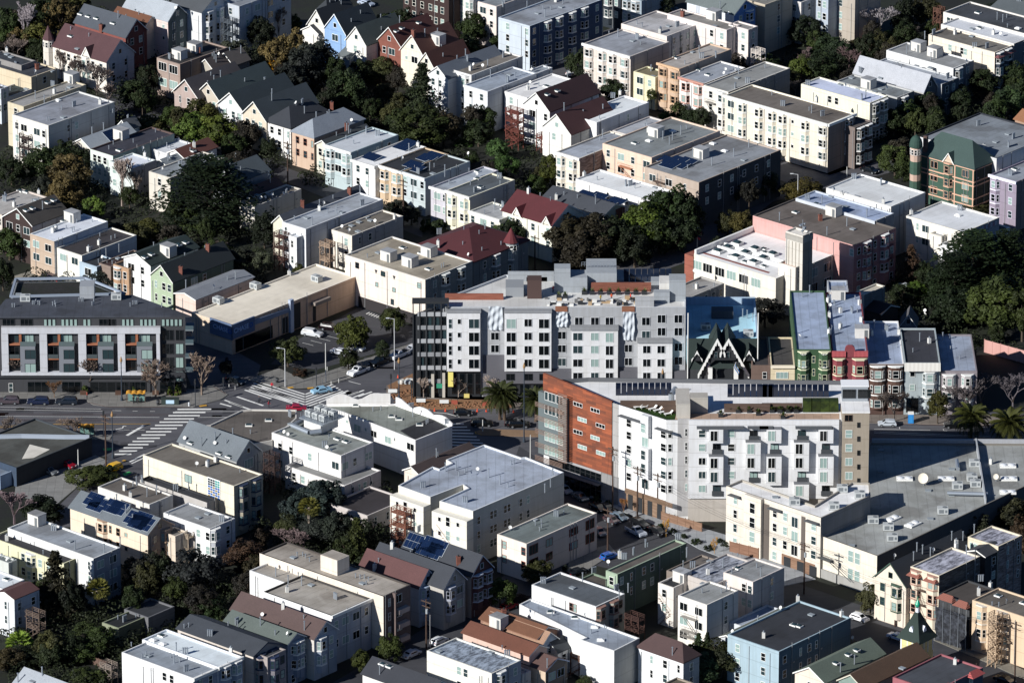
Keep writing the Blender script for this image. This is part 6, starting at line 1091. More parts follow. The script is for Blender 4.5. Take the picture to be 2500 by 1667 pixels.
def crown_bare(seed, up=.5, depth=6, spread=.8):
    random.seed(seed); m = MB()
    def br(p, d, L, r, k):
        q = p+d*L; m.tube(p, q, r, r*.72, n=3 if k < 4 else 4, cap=False)
        if k == 0: return
        for _ in range(3):
            e = (d+Vector((U(-1, 1), U(-1, 1), U(-.5, 1)*up+up*.3))*spread).normalized(); br(p+d*L*U(.55, 1), e, L*U(.62, .82), max(r*.62, .009), k-1)
    br(Vector((0, 0, -1)), Vector((0, 0, 1)), .5, .034, depth); return m
def crown_palm(seed, n=54, thatch=True, L=1.0, fan=False):
    random.seed(seed); m = MB()
    for i in range(n):
        t = i*2.4; e = 1.35-1.9*(i/n)+U(-.1, .1); d = Vector((math.cos(t), math.sin(t), 0)); p = Vector((0, 0, 0)); prev = p; wv = Vector((-d.y, d.x, 0))
        if fan:
            c = d*L*.5*math.cos(e)+Vector((0, 0, L*.5*math.sin(e))); dr = (d*math.cos(e)+Vector((0, 0, math.sin(e))))
            for j in range(9): a = (j-4)*.3; v = (dr*math.cos(a)+wv*math.sin(a))*L*.5; nn = v.orthogonal().normalized()*.03; m.quad(c-wv*.02, c+wv*.02, c+v+Vector((0, 0, -.12)), c+v*.6+wv*.05)
            continue
        S = 12
        for j in range(S):
            ee = e-1.15*(j/S)**1.3*1.2; q = prev+(d*math.cos(ee)+Vector((0, 0, math.sin(ee))))*L/S; w = .17*math.sin(math.pi*(j+1.2)/(S+1.5))*L
            for s in (-1, 1):
                for hh in (0, .5): a = prev.lerp(q, hh); m.quad(a, a+(q-prev)*.4, a+(q-prev)*.9+wv*s*w+Vector((0, 0, -.05)), a+(q-prev)*.6+wv*s*w+Vector((0, 0, -.07)))
            m.tube(prev, q, .012, n=3, cap=False); prev = q
    return m
def trunk_mesh(seed, limbs=True):
    random.seed(seed); m = MB(); m.tube((0, 0, -1), (.02, 0, -.3), .09, .07, n=7, cap=False)
    for k in range(5): t = k*1.256+U(-.3, .3); a = Vector((.02, 0, -.35+k*.03)); m.tube(a, a+Vector((math.cos(t)*.5, math.sin(t)*.5, U(.5, .9))), .045, .012, n=5, cap=False)
    return m
BARK = mat('flat', '4A4036'); TW = mat('flat', '6E625C'); TWP = mat('flat', '8E868A'); MES = {}
def tmesh(k, v):
    if (k, v) in MES: return MES[(k, v)]
    st = random.getstate()
    b = {'r': lambda: crown_round(v+1), 's': lambda: crown_round(v+11, 24, 70, .1), 'c': lambda: crown_conifer(v+21), 'y': lambda: crown_cypress(v+31), 'b': lambda: crown_bare(v+41), 'f': lambda: crown_bare(v+51, 1.6, 6, .42), 'p': lambda: crown_palm(v+61), 'w': lambda: crown_palm(v+71, 60, True, 1, True)}[k]()
    random.setstate(st)
    if k in 'bfrsyc':
        q = sorted(math.hypot(a[0], a[1]) for a in b.v)[int(len(b.v)*.97)]; z0 = min(a[2] for a in b.v); z1 = max(a[2] for a in b.v)
        b.v = [(a[0]/q, a[1]/q, (a[2]-z0)/(z1-z0)*2-1) for a in b.v]
    MES[(k, v)] = b; return b
TM = {}
def T(kind, x, yt, wpx, H, color, label, group=None, cat='tree'):
    """x,yt = top of the crown in survey pixels, wpx = crown width in pixels, H = height in metres"""
    p = un(x, yt, H); R = wpx/2/K/11.2*(1.3 if kind == 'p' else 1.12); v = random.randrange(3); n = {'r': 'tree', 's': 'shrub', 'c': 'conifer_tree', 'y': 'cypress_tree', 'b': 'bare_tree', 'f': 'bare_tree', 'p': 'palm_tree', 'w': 'fan_palm_tree'}[kind]
    root = thing(n, label, 'shrub' if kind == 's' else 'palm tree' if kind in 'pw' else cat, (p.x, p.y, 0), U(0, 6), group)
    if kind in 'bf': mk = mat('flat', color)
    else: mk = mat('leaf', color)
    key = (kind, v, mk.name)
    if key not in TM: TM[key] = tmesh(kind, v).mesh('crown', mk)
    c = link('crown', TM[key], root)
    if kind == 'r': hz_ = min(H*.46, R*1.25); c.scale = (R, R, hz_); c.location.z = H-hz_
    elif kind == 's': c.scale = (R, R, H*.6); c.location.z = H*.42
    elif kind in 'cy': c.scale = (R, R, H*.47); c.location.z = H*.53
    elif kind in 'bf': c.scale = (R*.95, R*.95, H*.5); c.location.z = H*.5
    elif kind == 'p': c.scale = (R, R, R); c.location.z = H-R*.75
    elif kind == 'w': c.scale = (R, R, R); c.location.z = H-R*.8
    if kind == 's': return root
    if kind in 'pw':
        hh = c.location.z; m = MB(); prof = [(.42, 0), (.34, .6), (.32, hh-1.6), (.55, hh-.9), (.6, hh-.3), (.2, hh+.2)] if kind == 'p' else [(.28, 0), (.2, hh*.5), (.3, hh*.55), (.5, hh-.4), (.1, hh)]
        m.lathe(prof, 9); m.obj('trunk', mat('flat', '4E4034' if kind == 'p' else '7A7064'), root)
    else:
        if ('t', v) not in TM: TM[('t', v)] = trunk_mesh(v+5).mesh('trunk', BARK)
        t = link('trunk', TM[('t', v)], root)
        if kind == 'r': q = H*.5; t.scale = (R*.75, R*.75, q); t.location.z = q
        elif kind in 'cy': t.scale = (R*.45, R*.45, H*.5); t.location.z = H*.5
        else: t.scale = (R*.4, R*.4, H*.3); t.location.z = H*.3
    return root
DG, MG, OLV, TAN, GRY, LG_, RED_ = '2C3A1E', '35461F', '515428', '6A5E3C', '3A4038', '66803A', '4A3A30'
LIST = """00
r 60 60 260 11 2C3A1E dark tree at the upper left corner, before the bare one
b 230 20 330 13 8E868A pale bare tree in the upper left woodland
r 380 -60 330 12 2C3A1E dark green tree at the top edge left of centre wood
r 540 -40 330 12 6A5E3C tan-leaved tree at the top edge by the charcoal roof
r 700 -80 300 11 515428 olive tree at the top edge above the charcoal roof
r 160 240 220 8 6A5E3C rust-tinged tree below the pale bare tree
r 320 190 320 9 515428 olive-brown tree directly left of the corner turret
r 50 210 200 8 35461F dark tree at the left edge of the woodland
r 330 330 200 7 2C3A1E small dark tree at the foot of the turret
b 150 330 260 7 6E625C bare shrubby tree at the left above the black roof
b 540 440 190 8 6E625C bare street tree before the turret villa, leftmost
b 700 520 240 8 6E625C bare street tree before the villa's front gablet
b 860 590 300 8 6E625C wide bare street tree at the villa's right end
b 960 740 240 6 6E625C low bare tree behind the boxy stucco block
r 1200 700 330 8 2C3A1E dark tree between the boxy stucco block and the gabled row
r 1310 830 200 5 35461F low bright tree beside the shaded street
r 1540 930 290 8 35461F left tree of the round clump before the gabled row
r 1800 890 380 9 515428 olive tree at the back of the round clump
r 1720 1010 360 8 66803A yellow-green tree in the middle of the round clump
r 1930 1010 380 8 5C6A2C bright olive tree at the front right of the round clump
r 2080 1180 260 7 35461F lower right tree of the round clump
r 350 1300 340 8 2C3A1E dark tree below the boxy stucco block
r 560 1255 320 9 2C3A1E dark tree right of the fire stair
r 600 1350 400 11 6A5E3C large brown-olive tree at the left middle
r 720 1300 240 8 2C3A1E dark tree beside the mint house
r 100 1400 260 7 2C3A1E dark shrub tree at the left edge under the boxy block
f 1080 1370 330 13 8E8078 tall pale bare poplar before the white square-chimney house
b 1190 1500 220 9 7A6E64 thinner bare tree right of the tall poplar
s 1300 1560 130 3 35461F bright shrub under the bare poplar
r 2230 120 200 9 2C3A1E dark tree behind the roof-deck block
r 2100 340 330 9 3A4038 dark grey-green tree right of the roof-deck block
10
r 80 530 330 8 35461F round street tree at the left edge before the brick-fronted house
r 20 800 220 8 2C3A1E dark street tree at the lower left edge near driveway
y 1850 -90 900 17 1C2A16 giant dark spreading cypress in the left block
r 1320 440 220 6 515428 light green tree at the foot of the giant cypress
r 1220 530 160 5 6A5E3C rusty shrub tree at the left foot of the giant cypress
r 830 250 200 6 66803A yellow-green small tree beside the bare poplar
r 920 880 310 6 2C3430 dark round street tree before the tan cottage
r 2150 700 260 5 3A4038 grey shrub tree right of the sage-green house
b 1950 640 200 5 6E625C bare bush behind the sage-green house
r 400 60 260 8 3A4038 dim tree behind the chocolate shingled house
r 560 40 330 10 6A5E3C brown tree right of the chocolate shingled house
01
r 330 260 330 11 6A5E3C tan tree below the cream far gable
r 190 340 300 10 6A5E3C second tan tree left in the central wood
r 150 540 130 5 C08A18 small golden-yellow tree at the wood's left side
r 60 560 110 4 B07A20 low golden shrub at the left of the golden tree
r 560 340 430 13 2A302C large dark grey-green pine-like tree in the central wood
r 420 420 420 13 2C3230 second large dark grey tree in the central wood
r 330 560 360 11 2A302C dark tree above the hipped roofs
r 740 500 220 11 263418 dark green tree below the grey cottage roof
r 830 610 370 12 26341C broad deep green tree in the central wood
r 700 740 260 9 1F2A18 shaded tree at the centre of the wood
c 1110 880 150 5.5 35461F small pale conifer in the dark backyard
r 1130 500 260 7 4A5030 grey-olive tree before the timber deck
r 960 520 260 7 2C3A1E tree under the rust-red house's deck
c 1500 560 380 17 2A3520 tall dark redwood beside the white triangular-glazed house
r 1470 930 520 11 35401C large round olive-green tree in the backyards
r 1690 980 320 9 3A3426 reddish-brown tree right of the large round one
r 2040 930 250 8 35461F green tree in front of the white block
r 2000 1060 300 7 2C3A1E darker tree below the white block
r 2180 1230 230 6 4C6A3C bright leafy tree beside the rust fire stair
r 2240 1380 260 6 3E5A2A green garden tree right of the black roofs
r 1950 1340 120 4 35461F small tree behind the black-roofed houses
s 1850 1240 220 1.5 2F4A1E patch of lawn shrubs in the dark backyard
r 1950 110 290 9 35461F street tree before the pale pink block
r 1900 300 240 8 2C3A1E darker street tree under the pale pink block
r 2230 270 280 7 35461F street tree at the navy-blue building's corner
r 2330 200 220 9 35461F second tree at the navy-blue building's corner
r 1230 90 330 8 2C3A1E tree right of the parked car at the top
r 1330 60 200 9 26341C tree before the dark brick block
r 120 1220 170 5 26341C dark bush at the white hipped house's door
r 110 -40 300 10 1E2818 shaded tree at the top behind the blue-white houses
b 220 60 150 9 6E625C slender bare tree at the top edge
r 350 120 150 5 35461F small bright tree left of the cream gable
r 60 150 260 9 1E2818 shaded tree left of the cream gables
11
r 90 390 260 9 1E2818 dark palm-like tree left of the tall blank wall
r 90 740 190 5 5A6250 pale flowering shrub tree by the rear wing's decks
r 400 850 110 4 4A5020 small tree at the foot of the rear wing
r 1290 270 200 6 2A302A dark street tree before the tan Italianate
r 1400 330 180 5 2E342C street tree before the pale blue-grey house
r 1200 300 160 6 1E2818 dark tree beside the long grey roof
s 1540 450 130 3 35461F low hedge before the lavender house
r 2240 440 280 8 35461F tree between the maroon roof and the maroon gable
r 870 1320 290 8 4A5222 larger round tree in the parking lot
r 1230 1230 220 7 46502A round tree at the back of the parking lot
s 1640 460 160 3 26341C dark bush before the lavender house
12
r 560 420 500 11 34301F large brown-green tree left of the tree mass
r 760 390 420 12 2F2C20 brownish tree behind the mid-rise's lift tower
r 660 540 460 10 332E22 lower brown tree left of the mass
r 940 430 420 11 2A3420 dark tree in the middle of the big mass
r 1200 290 440 12 46561E yellow-green topped tree in the big mass
r 1440 150 420 13 2C3F1E tall dark tree at the top of the big mass
r 1600 200 320 12 2A3B1E right-hand tree of the big mass
r 1350 400 360 10 2C3A1E lower tree of the big mass
r 1550 420 300 9 26341C low right tree of the big mass
r 1130 560 340 9 26301C shaded tree behind the solar panels
r 1950 110 220 8 26341C street tree right of the taupe block
r 2150 100 180 9 30302A reddish-grey street tree by the taupe block's corner
r 2290 0 220 8 26341C dark street tree near the cream corner house
r 2090 370 200 7 4E4A26 bronze-green tree beside the pink block
r 40 450 260 9 26341C tree in front of the maroon-gabled cream house
r 400 -130 270 9 4C5420 yellow-green yew-like tree beside the beige bays
r 290 -30 170 6 3A3A24 brownish shrub tree under the red garden stair
r 260 60 200 5 35461F garden bush beside the white long building
r 2290 1150 340 7 2C2E2A dark tree at the right of the blue theatre roof
02
r 620 440 220 8 2E3A24 left street tree before the round-bayed house
r 740 510 240 8 2C3828 right street tree before the round-bayed house
r 930 700 220 6 26341C street tree before the lemon-yellow building
r 1280 790 90 6 46502A thin street tree before the lemon-yellow building
r 1400 980 130 4 46602A small bright bush behind the grey roof
r 1520 900 150 6 3E4A24 street tree under the tan round bays
r 1650 960 230 6 26341C dark street tree before the white twin-bayed house
r 1730 950 150 7 2E3A24 slim tree before the off-white house
b 500 1140 180 5 6E625C bare tree in the white houses' garden
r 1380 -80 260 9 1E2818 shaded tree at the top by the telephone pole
b 2140 1170 120 4 5A5044 twisted bare street tree before the cream corner house
b 2230 1180 110 4 5A5044 second twisted bare street tree before the cream corner house
s 2290 1260 60 2 35461F potted shrub before the cream corner house
03
b 1030 60 400 9 9A9496 big domed silvery bare tree at the upper right
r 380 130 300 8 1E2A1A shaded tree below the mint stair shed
r 600 300 290 7 33452E green garden tree left of the silver tree
r 700 360 250 6 2E3E2A garden tree in the upper right block
r 350 500 260 6 4A5826 olive yucca-like tree in the gardens
r 520 450 330 7 26341C dark garden tree behind the lilac-white roof
r 250 620 200 5 3A4020 low garden tree by the wooden pole
b 390 420 150 6 6E5E5C purplish bare tree in the gardens
b 780 420 230 6 5E4C4C purplish bare tree behind the shingle gable
r 1180 280 260 4 2E4A20 bright green shrub under the silver tree
r 1100 340 330 5 2A301E shrubbery behind the grey terrace
r 870 350 250 4 33301F brown shrubbery at the foot of the silver tree
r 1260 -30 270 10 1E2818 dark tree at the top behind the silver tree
r 1450 -60 330 9 46482A olive-brown tree at the top right
r 1530 160 160 6 35421F small tree by the dark-roofed white house
b 1350 220 260 4 5E5654 bare shrub between the silver tree and the fence
b 120 600 190 5 5A5450 bare garden bush behind the cream corner house
b 300 720 200 4 5A5450 bare garden bush left of the lilac-white roof
r 1960 600 290 8 2F3F20 street tree in the upper right, nearest the cream flat wall
r 1750 750 300 7 26341C street tree below the whitish plank roof
r 1450 800 320 8 2F3F20 tree at the end of the shingle gable roof
r 1270 870 330 8 2F3F20 first round tree of the right-hand avenue clump
r 1180 960 250 7 2A381C lower left tree of the avenue clump
r 1370 970 210 7 3A4424 narrow olive tree in the avenue clump
r 1550 960 230 8 354222 rounded tree at the right of the avenue clump
r 1720 1010 180 5 3E4C24 small tree behind the scalloped parapet
r 1850 1000 160 4 3E4C24 smallest tree behind the scalloped parapet
r 2250 540 260 8 2F3F20 tree at the right edge, upper
r 2200 760 290 9 33452A large tree at the right edge above the grey roof
r 2080 860 250 8 2F3F20 tree left of the large right-edge one
r 2330 700 240 8 26341C tree cut by the right frame edge
r 1240 1220 260 6 3A3830 dark plum tree left of the Queen Anne
r 1190 1280 300 8 46542A olive tree left of the Queen Anne turret
r 1270 1400 260 6 35421F lower olive tree beside the Queen Anne
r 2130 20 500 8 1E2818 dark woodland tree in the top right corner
13
r 360 110 400 5 4E4822 bronze-leaved low tree behind the blue-lilac roof
r 1420 130 90 3 26341C small street tree before the Queen Anne's base
r 1530 180 80 3 26341C second small street tree before the Queen Anne's base
r 1900 290 360 3 46482A olive hedge below the Queen Anne
c 1330 680 240 9 4E3C30 dead brown conifer in the shaded court
r 1390 1000 200 5 55702A bright green tree beside the dead conifer
y 1900 570 760 15 27381D huge dark cypress mass at the right
y 2200 560 520 14 27381D cypress at the right edge, upper
y 1720 760 520 13 233419 left part of the dark cypress mass
r 2090 940 560 14 3A461F large olive tree at the right edge below the cypresses
r 2330 1060 330 13 3E4A20 olive tree cut by the right edge
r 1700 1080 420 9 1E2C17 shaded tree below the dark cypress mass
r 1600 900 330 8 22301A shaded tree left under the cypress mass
s 1160 1180 90 2 5A3C2C rusty bush in the shaded court
20
b 150 140 260 9 7A6A5E bare street tree before the charcoal and white building, leftmost
b 480 400 130 4 7A5A3C spindly young street tree between parked cars
b 790 160 280 9 7A6A5E bare street tree before the second balcony bay
b 1380 180 330 10 7A6A5E wide bare street tree before the fourth balcony bay
b 1790 150 330 10 7A6A5E bare street tree at the corner beyond the dark glazing
r 960 210 100 7 6A4E2C last brown leaves on a thin tree before the third bay
b 640 720 230 6 7A6A5E bare tree on the transit island
b 70 720 200 6 5E544E bare tree at the left edge of the avenue
r 760 1180 330 4 46502A long olive hedge tree before the brown roofs
r 900 1150 260 4 3E4820 hedge tree behind the yellow taxi
f 120 1360 300 8 6E5E62 purplish bare tree at the left edge
r 390 1430 340 6 1E2818 dark pine-like tree left of the peach house
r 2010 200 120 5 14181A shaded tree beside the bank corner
s 750 440 60 2 4A5A2C leafy planter shrub at the shopfront left
s 1190 450 50 2 4A5A2C leafy planter shrub behind the bus shelter
s 1510 450 60 2.2 5A6A2C bushy planter shrub at the shopfront corner
s 1580 440 60 2.4 5A6A2C tall planter shrub at the shopfront corner
21
r 300 10 270 7 46502A round tree on the parking lot's street corner
r 840 115 180 5 3A4420 small street tree behind the white pickup
r 1140 30 130 5 2E3A22 slim dark street tree near the mid-rise's corner
s 410 290 130 1.5 3A2A20 dark shrub bed at the lot corner
p 2190 400 290 9 38401C big date palm before the grey and white mid-rise
b 1510 360 120 5 A09084 young bare tree before the dark glazed corner
b 1820 360 130 5 A09084 young bare tree before the yellow sheathing
b 2110 350 130 6 A09084 young bare tree left of the big date palm
r 550 1275 360 9 40504E silvery-blue cedar, left of two
r 680 1260 260 9 3E4C4A silvery-blue cedar, right of two
w 490 1440 190 10 6A6A30 fan palm rising before the blue cedars
r 380 1400 280 8 39484A lower blue cedar bough tree
22
p -30 440 230 8 38401C date palm partly hidden behind the next one, left of the orange building
p 250 455 260 8 3C4420 date palm close to the orange building's glazed bay
s 510 1300 80 1 26341C clipped shrub nearest the glazed base
s 605 1345 90 1 26341C clipped shrub second along the footpath
s 700 1385 90 1 26341C clipped shrub third along the footpath
s 790 1430 90 1.1 26341C clipped shrub fourth along the footpath
s 890 1465 90 1.1 26341C clipped shrub fifth along the footpath
b 1030 1440 70 4 9A6A3C orange-leaved sapling on the footpath
s 1690 1515 110 2 4A2A28 dark red dracaena shrub at the stone base
23
b 1180 500 260 7 5E544E bare street tree before the brown and white row house
b 1080 480 160 6 6A605A smaller bare street tree beside it at the brown and white row house
r 1570 480 190 8 5A5A2A yellow-green street tree before the blue-grey row house
b 1790 430 330 8 5E5656 broad bare tree before the mauve-grey row house
b 1960 340 280 9 565052 bare tree at the end of the row
b 2240 330 330 9 6A6468 bare tree at the right edge of the avenue
p 1870 600 290 8 4A5020 date palm on the avenue right of the row houses
p 2210 640 320 8 4A5020 date palm at the right edge of the avenue
r 2300 1050 260 8 6A5A3C tan tree on the supermarket's right end
r 2180 1330 420 8 3E4030 dark olive tree overlapping the supermarket roof
r 690 385 60 3 35461F small clipped tree at the terrace end
30
c 490 385 330 15 2E2C1C tall rusty-green redwood at the lower left
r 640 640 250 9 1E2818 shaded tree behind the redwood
w 870 640 210 8 6E6E34 sunlit fan palm beside the redwood
r 1310 420 340 8 2A2C26 dark holly-like tree behind the peach house
r 1720 375 420 10 33383A big grey-green oak at the lower left centre
r 1560 610 170 7 35401C narrow green tree beside the oak
r 1180 440 160 5 2C3230 grey shrub tree left of the holly-like one
r 2170 290 330 7 4A382C round brown tree left of the oatmeal roofs
r 2290 430 220 8 3F3A24 olive-brown tree left of the oatmeal roofs
r 1860 780 270 6 2A3B20 round dark green tree above the charcoal roof
r 760 1010 200 5 3C4A26 palm-like garden bush left of the olive shed
r 860 1060 280 6 3A4A24 garden tree in front of the olive shed
r 720 1220 250 4 3A4A24 low leafy garden bush
r 430 1200 200 6 26301C dark garden tree by the fence
r 1170 790 110 3 4C6A2C bright bush behind the olive shed
s 580 1210 130 2.5 35461F green bush along the timber fence
w 170 1110 230 4 7E9A40 banana-like plant with broad bright leaves
r 200 1250 330 4 26301C dark shrubbery at the left edge bottom
r 60 1250 260 5 3A3420 brown shrubbery in the lower left corner
r 750 1430 240 4 35401C garden bush beside the grey gabled roof
r 900 1440 130 4 3E4A24 garden bush by the timber stair at the bottom
31
c 910 90 220 11 3E4620 tall narrow green cypress before the cream-white block
r 830 250 250 7 35401C bushy tree at the foot of the tall narrow cypress
r 720 30 240 8 39443A grey-green tree behind the oatmeal roof
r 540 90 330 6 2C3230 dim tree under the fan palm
b 300 200 260 6 6A5A5A purplish bare tree behind the oatmeal roof
b 440 200 170 6 6A5A5A second purplish bare tree behind the oatmeal roof
r 300 60 200 6 3A4024 olive tree left of the fan palm trunk
r 2190 620 250 7 3E4E22 bright street tree right of the ox-blood fronted house
r 1200 1130 210 6 35401C street tree under the tan apartment house
r 960 1270 160 5 4A5424 small bright street tree by the tall stair
r 40 180 170 6 3A3026 brown shrub tree at the left of the oatmeal roofs
r 20 420 170 5 3E3A22 olive shrub at the end of the oatmeal roof
32
r 260 470 240 5 3E4220 olive tree at the street side of the cream corner house
r 20 660 110 6 2E4220 street tree at the left of the slate roof house
c 1700 1115 130 9 2A3A1E spiky pine, left of the twin tops
c 1775 1110 130 9 2A3A1E spiky pine, right of the twin tops
r 1720 1190 260 7 4E5820 yellow-green tree under the pine tops
r 1900 1190 340 8 3C4222 olive-brown tree under the charcoal building
r 1740 1280 280 7 3A4E34 blue-green tree at the bottom of the pine group
r 110 780 150 2 3A2420 dark red bush by the parked red car
b 430 1450 220 3 5E5048 bare bush before the tan cottage
r 690 1500 130 3 35401C bush at the bottom under the timber balcony
s 1360 150 80 1.2 26341C footpath shrub nearest the wooden garden wall
s 1470 190 70 1 26341C footpath shrub beside the parked black car
s 1570 240 70 1 26341C footpath shrub below the paving
s 1680 280 90 1.2 26341C round footpath shrub in the open paving
s 1790 335 90 1.2 26341C footpath shrub near the yellow sapling
s 1885 280 60 1 26341C footpath shrub under the brick box
s 1940 300 80 1.2 26341C footpath shrub by the timber stairs
b 1410 110 70 4 B88A3C yellow sapling on the paving, upper
b 1840 260 60 4 B88A3C yellow sapling on the paving, lower
s 1710 0 150 2.5 4A2A2A dark red shrub cluster in the planter box
r 510 510 50 2 39443A small potted street tree by the pavement
33
r 970 680 200 7 46482E weeping willow-like street tree before the cream gabled house
r 2150 -120 420 9 3A3C28 dark olive tree at the right above the weathered house
r 1900 40 330 8 2F3424 dim tree behind the supermarket's end
r 2330 60 260 9 3A2E20 rusty tree at the right edge above the weathered house
"""
for line in LIST.strip().split('\n'):
    if len(line) == 2: tile(int(line[0]), int(line[1])); continue
    q = line.split(' ', 6); T(q[0], int(q[1]), int(q[2]), int(q[3]), float(q[4]), q[5], q[6])
# more trees of the shaded block interiors
random.seed(21); used = set()
def inhouse(p, mg): 
    for r in BH:
        v = p-r.location; c_, s_ = math.cos(-r.rotation_euler.z), math.sin(-r.rotation_euler.z); a, b, h = r['dims']
        if abs(v.x*c_-v.y*s_) < a/2+mg and abs(v.x*s_+v.y*c_) < b/2+mg: return True
    return False
for (r, c, x0, y0, x1, y1, n) in ((0, 0, 0, 0, 700, 500, 7), (0, 0, 1200, 600, 2334, 1500, 8), (0, 1, 0, 150, 1300, 1100, 16), (0, 1, 900, 600, 2300, 1568, 12), (0, 2, 1950, 150, 2334, 700, 6), (0, 3, 0, 150, 1500, 650, 18), (0, 3, 1400, 500, 2334, 1150, 8), (1, 0, 300, 0, 2300, 800, 12), (1, 3, 1200, 800, 2334, 1600, 6), (3, 0, 0, 500, 2300, 1650, 18), (3, 1, 0, 0, 1200, 600, 8), (1, 2, 600, 300, 2200, 800, 8)):
    for _ in range(n):
        tile(r, c)
        for _ in range(30):
            x, y = U(x0, x1), U(y0, y1); p = un(x, y+200, 0)
            if not inhouse(p, 2): break
        else: continue
        nb = min(BH, key=lambda q: (q.location-p).length); wd = random.choice(('shaded backyard tree', 'dark garden tree', 'dim leafy tree', 'small yard tree')); lb = ' '.join((wd+' near the '+nb['label']).split()[:16])
        if lb in used: continue
        used.add(lb); H_ = U(5, 9); d = CAMP-p; T('r', x, y+200-H_*36, U(150, 290), H_, random.choice(('26301C', '2C3A1E', '35421F', '33302A', '46482A')), lb, 'trees in the block interiors')
# ================= undergrowth: uncountable backyard greenery =================
random.seed(5); m = MB()
boxes = [(r.location.x, r.location.y, max(r['dims'][0], r['dims'][1])/2) for r in BH]
for (r, c, x0, y0, x1, y1, n) in ((0, 0, 0, 0, 2334, 1568, 240), (0, 1, 0, 300, 2000, 1568, 200), (0, 3, 200, 200, 2334, 1200, 200), (1, 0, 300, 0, 2334, 900, 200), (3, 0, 0, 500, 2334, 1700, 300), (3, 1, 0, 0, 1200, 700, 120), (2, 1, 300, 1200, 1200, 1700, 60), (0, 2, 0, 1000, 600, 1700, 60), (1, 3, 1100, 700, 2334, 1500, 100)):
    tile(r, c)
    for _ in range(n):
        p = un(U(x0, x1), U(y0, y1)+150, 0); R = U(.8, 2.9)
        for _ in range(int(14*R*R+16)): d = Vector((random.gauss(0, 1), random.gauss(0, 1), abs(random.gauss(0, 1)))).normalized(); leafm(m, p+Vector((d.x*R, d.y*R, d.z*R*1.25)), .3, d)
o = m.obj('undergrowth', mat('leaf', '2A3320')); tag(o, 'low dark greenery filling the backyards between the houses', 'undergrowth', kind='stuff')
# ================= streets =================
def poly(name, pts, z, m, kerb=0, kind='structure'):
    P = []
    for q in pts:
        if len(q) == 4: tile(q[0], q[1]); P.append(un(q[2], q[3], z))
        else: P.append(un(q[0], q[1], z))
    if area([(p.x, p.y) for p in P]) < 0: P = P[::-1]
    b = MB(); b.prism([(p.x, p.y) for p in P], 0 if kerb else z-.001, z) if kerb else b.add([tuple(p) for p in P], (tuple(range(len(P))),))
    return tag(b.obj(name, m), kind=kind)
AS, AS2, CO = mat('road', '55555A'), mat('road', '3E3F44'), mat('slab', '8C8A86')
poly('avenue_road', [(2, 0, -400, 480), (2, 0, 1700, 470), (2, 1, 1400, 480), (2, 2, 1000, 560), (2, 3, 1000, 640), (2, 3, 2900, 700), (2, 3, 2900, 1000), (2, 3, 960, 960), (2, 2, 900, 1150), (2, 1, 1500, 1100), (2, 0, -400, 1060)], .010, AS)
poly('side_street', [(2, 0, 330, 1700), (2, 0, 860, 1180), (2, 0, 1050, 980), (2, 1, 900, 370), (2, 1, 1430, 140), (2, 2, 200, -200), (2, 2, 200, 0), (2, 1, 1430, 340), (2, 1, 500, 800), (2, 0, 1350, 1260), (2, 0, 700, 1700)], .014, AS)
poly('side_street', [(1, 0, 1500, 1400), (1, 0, 1720, 1420), (2, 1, 60, 260), (2, 1, 0, 460), (2, 0, 2000, 500), (2, 0, 1700, 440)], .012, AS)
poly('side_street', [(2, 2, 100, 980), (2, 2, 500, 1230), (3, 2, 760, -30), (3, 2, 1330, 180), (3, 2, 1900, 420), (3, 3, 200, 640), (3, 3, 900, 880), (3, 3, 2700, 1700), (3, 3, 2000, 1800), (3, 3, 1000, 1250), (3, 2, 2334, 900), (3, 2, 700, 500), (2, 2, 0, 1300)], .012, AS2)
poly('side_street', [(3, 2, 640, 200), (3, 2, 1000, 330), (3, 1, 1800, 1350), (3, 1, 900, 1900), (3, 1, 300, 1800), (3, 1, 1400, 1150), (3, 2, 400, 330)], .016, AS2)
poly('side_street', [(0, 2, 160, 540), (0, 2, 900, 260), (0, 2, 1500, 60), (0, 2, 1600, 130), (0, 2, 640, 640), (0, 2, 100, 1000), (0, 2, -200, 900)], .012, AS)
poly('side_street', [(1, 2, 700, 1000), (1, 2, 1500, 600), (1, 2, 2300, 250), (1, 3, 700, 30), (0, 3, 1200, 1400), (0, 3, 1500, 1450), (1, 3, 100, 300), (1, 2, 1700, 800), (1, 2, 1000, 1050)], .012, AS)
poly('side_street', [(0, 2, 1000, 1000), (0, 2, 1840, 1180), (0, 3, 600, 1560), (0, 3, 800, 1500), (0, 3, 300, 1650), (0, 2, 1500, 1300)], .016, AS)
poly('side_street', [(0, 0, 900, 800), (0, 0, 1500, 960), (0, 1, 300, 1500), (1, 1, 1000, 250), (1, 1, 1500, 450), (1, 1, 1500, 620), (1, 1, 1000, 420), (0, 1, 0, 1500), (0, 0, 1000, 1000)], .012, AS2)
poly('parking_lot', [(1, 1, 330, 1560), (1, 1, 945, 1235), (1, 1, 1420, 1420), (2, 1, 1420, 60), (2, 1, 560, 300), (2, 1, 150, 250)], .02, AS2)
poly('driveway', [(1, 0, 130, 960), (1, 0, 330, 900), (1, 0, 780, 1040), (1, 0, 560, 1100), (1, 0, 90, 1040)], .02, mat('slab', 'A09C90'))
poly('pavement', [(2, 0, -400, 495), (2, 0, 1700, 488), (2, 0, 1900, 430), (2, 0, 2030, 520), (2, 0, 1960, 570), (2, 0, 1720, 633), (2, 0, 950, 625), (2, 0, 830, 610), (2, 0, 770, 575), (2, 0, 760, 552), (2, 0, -400, 552)], .14, CO, 1)
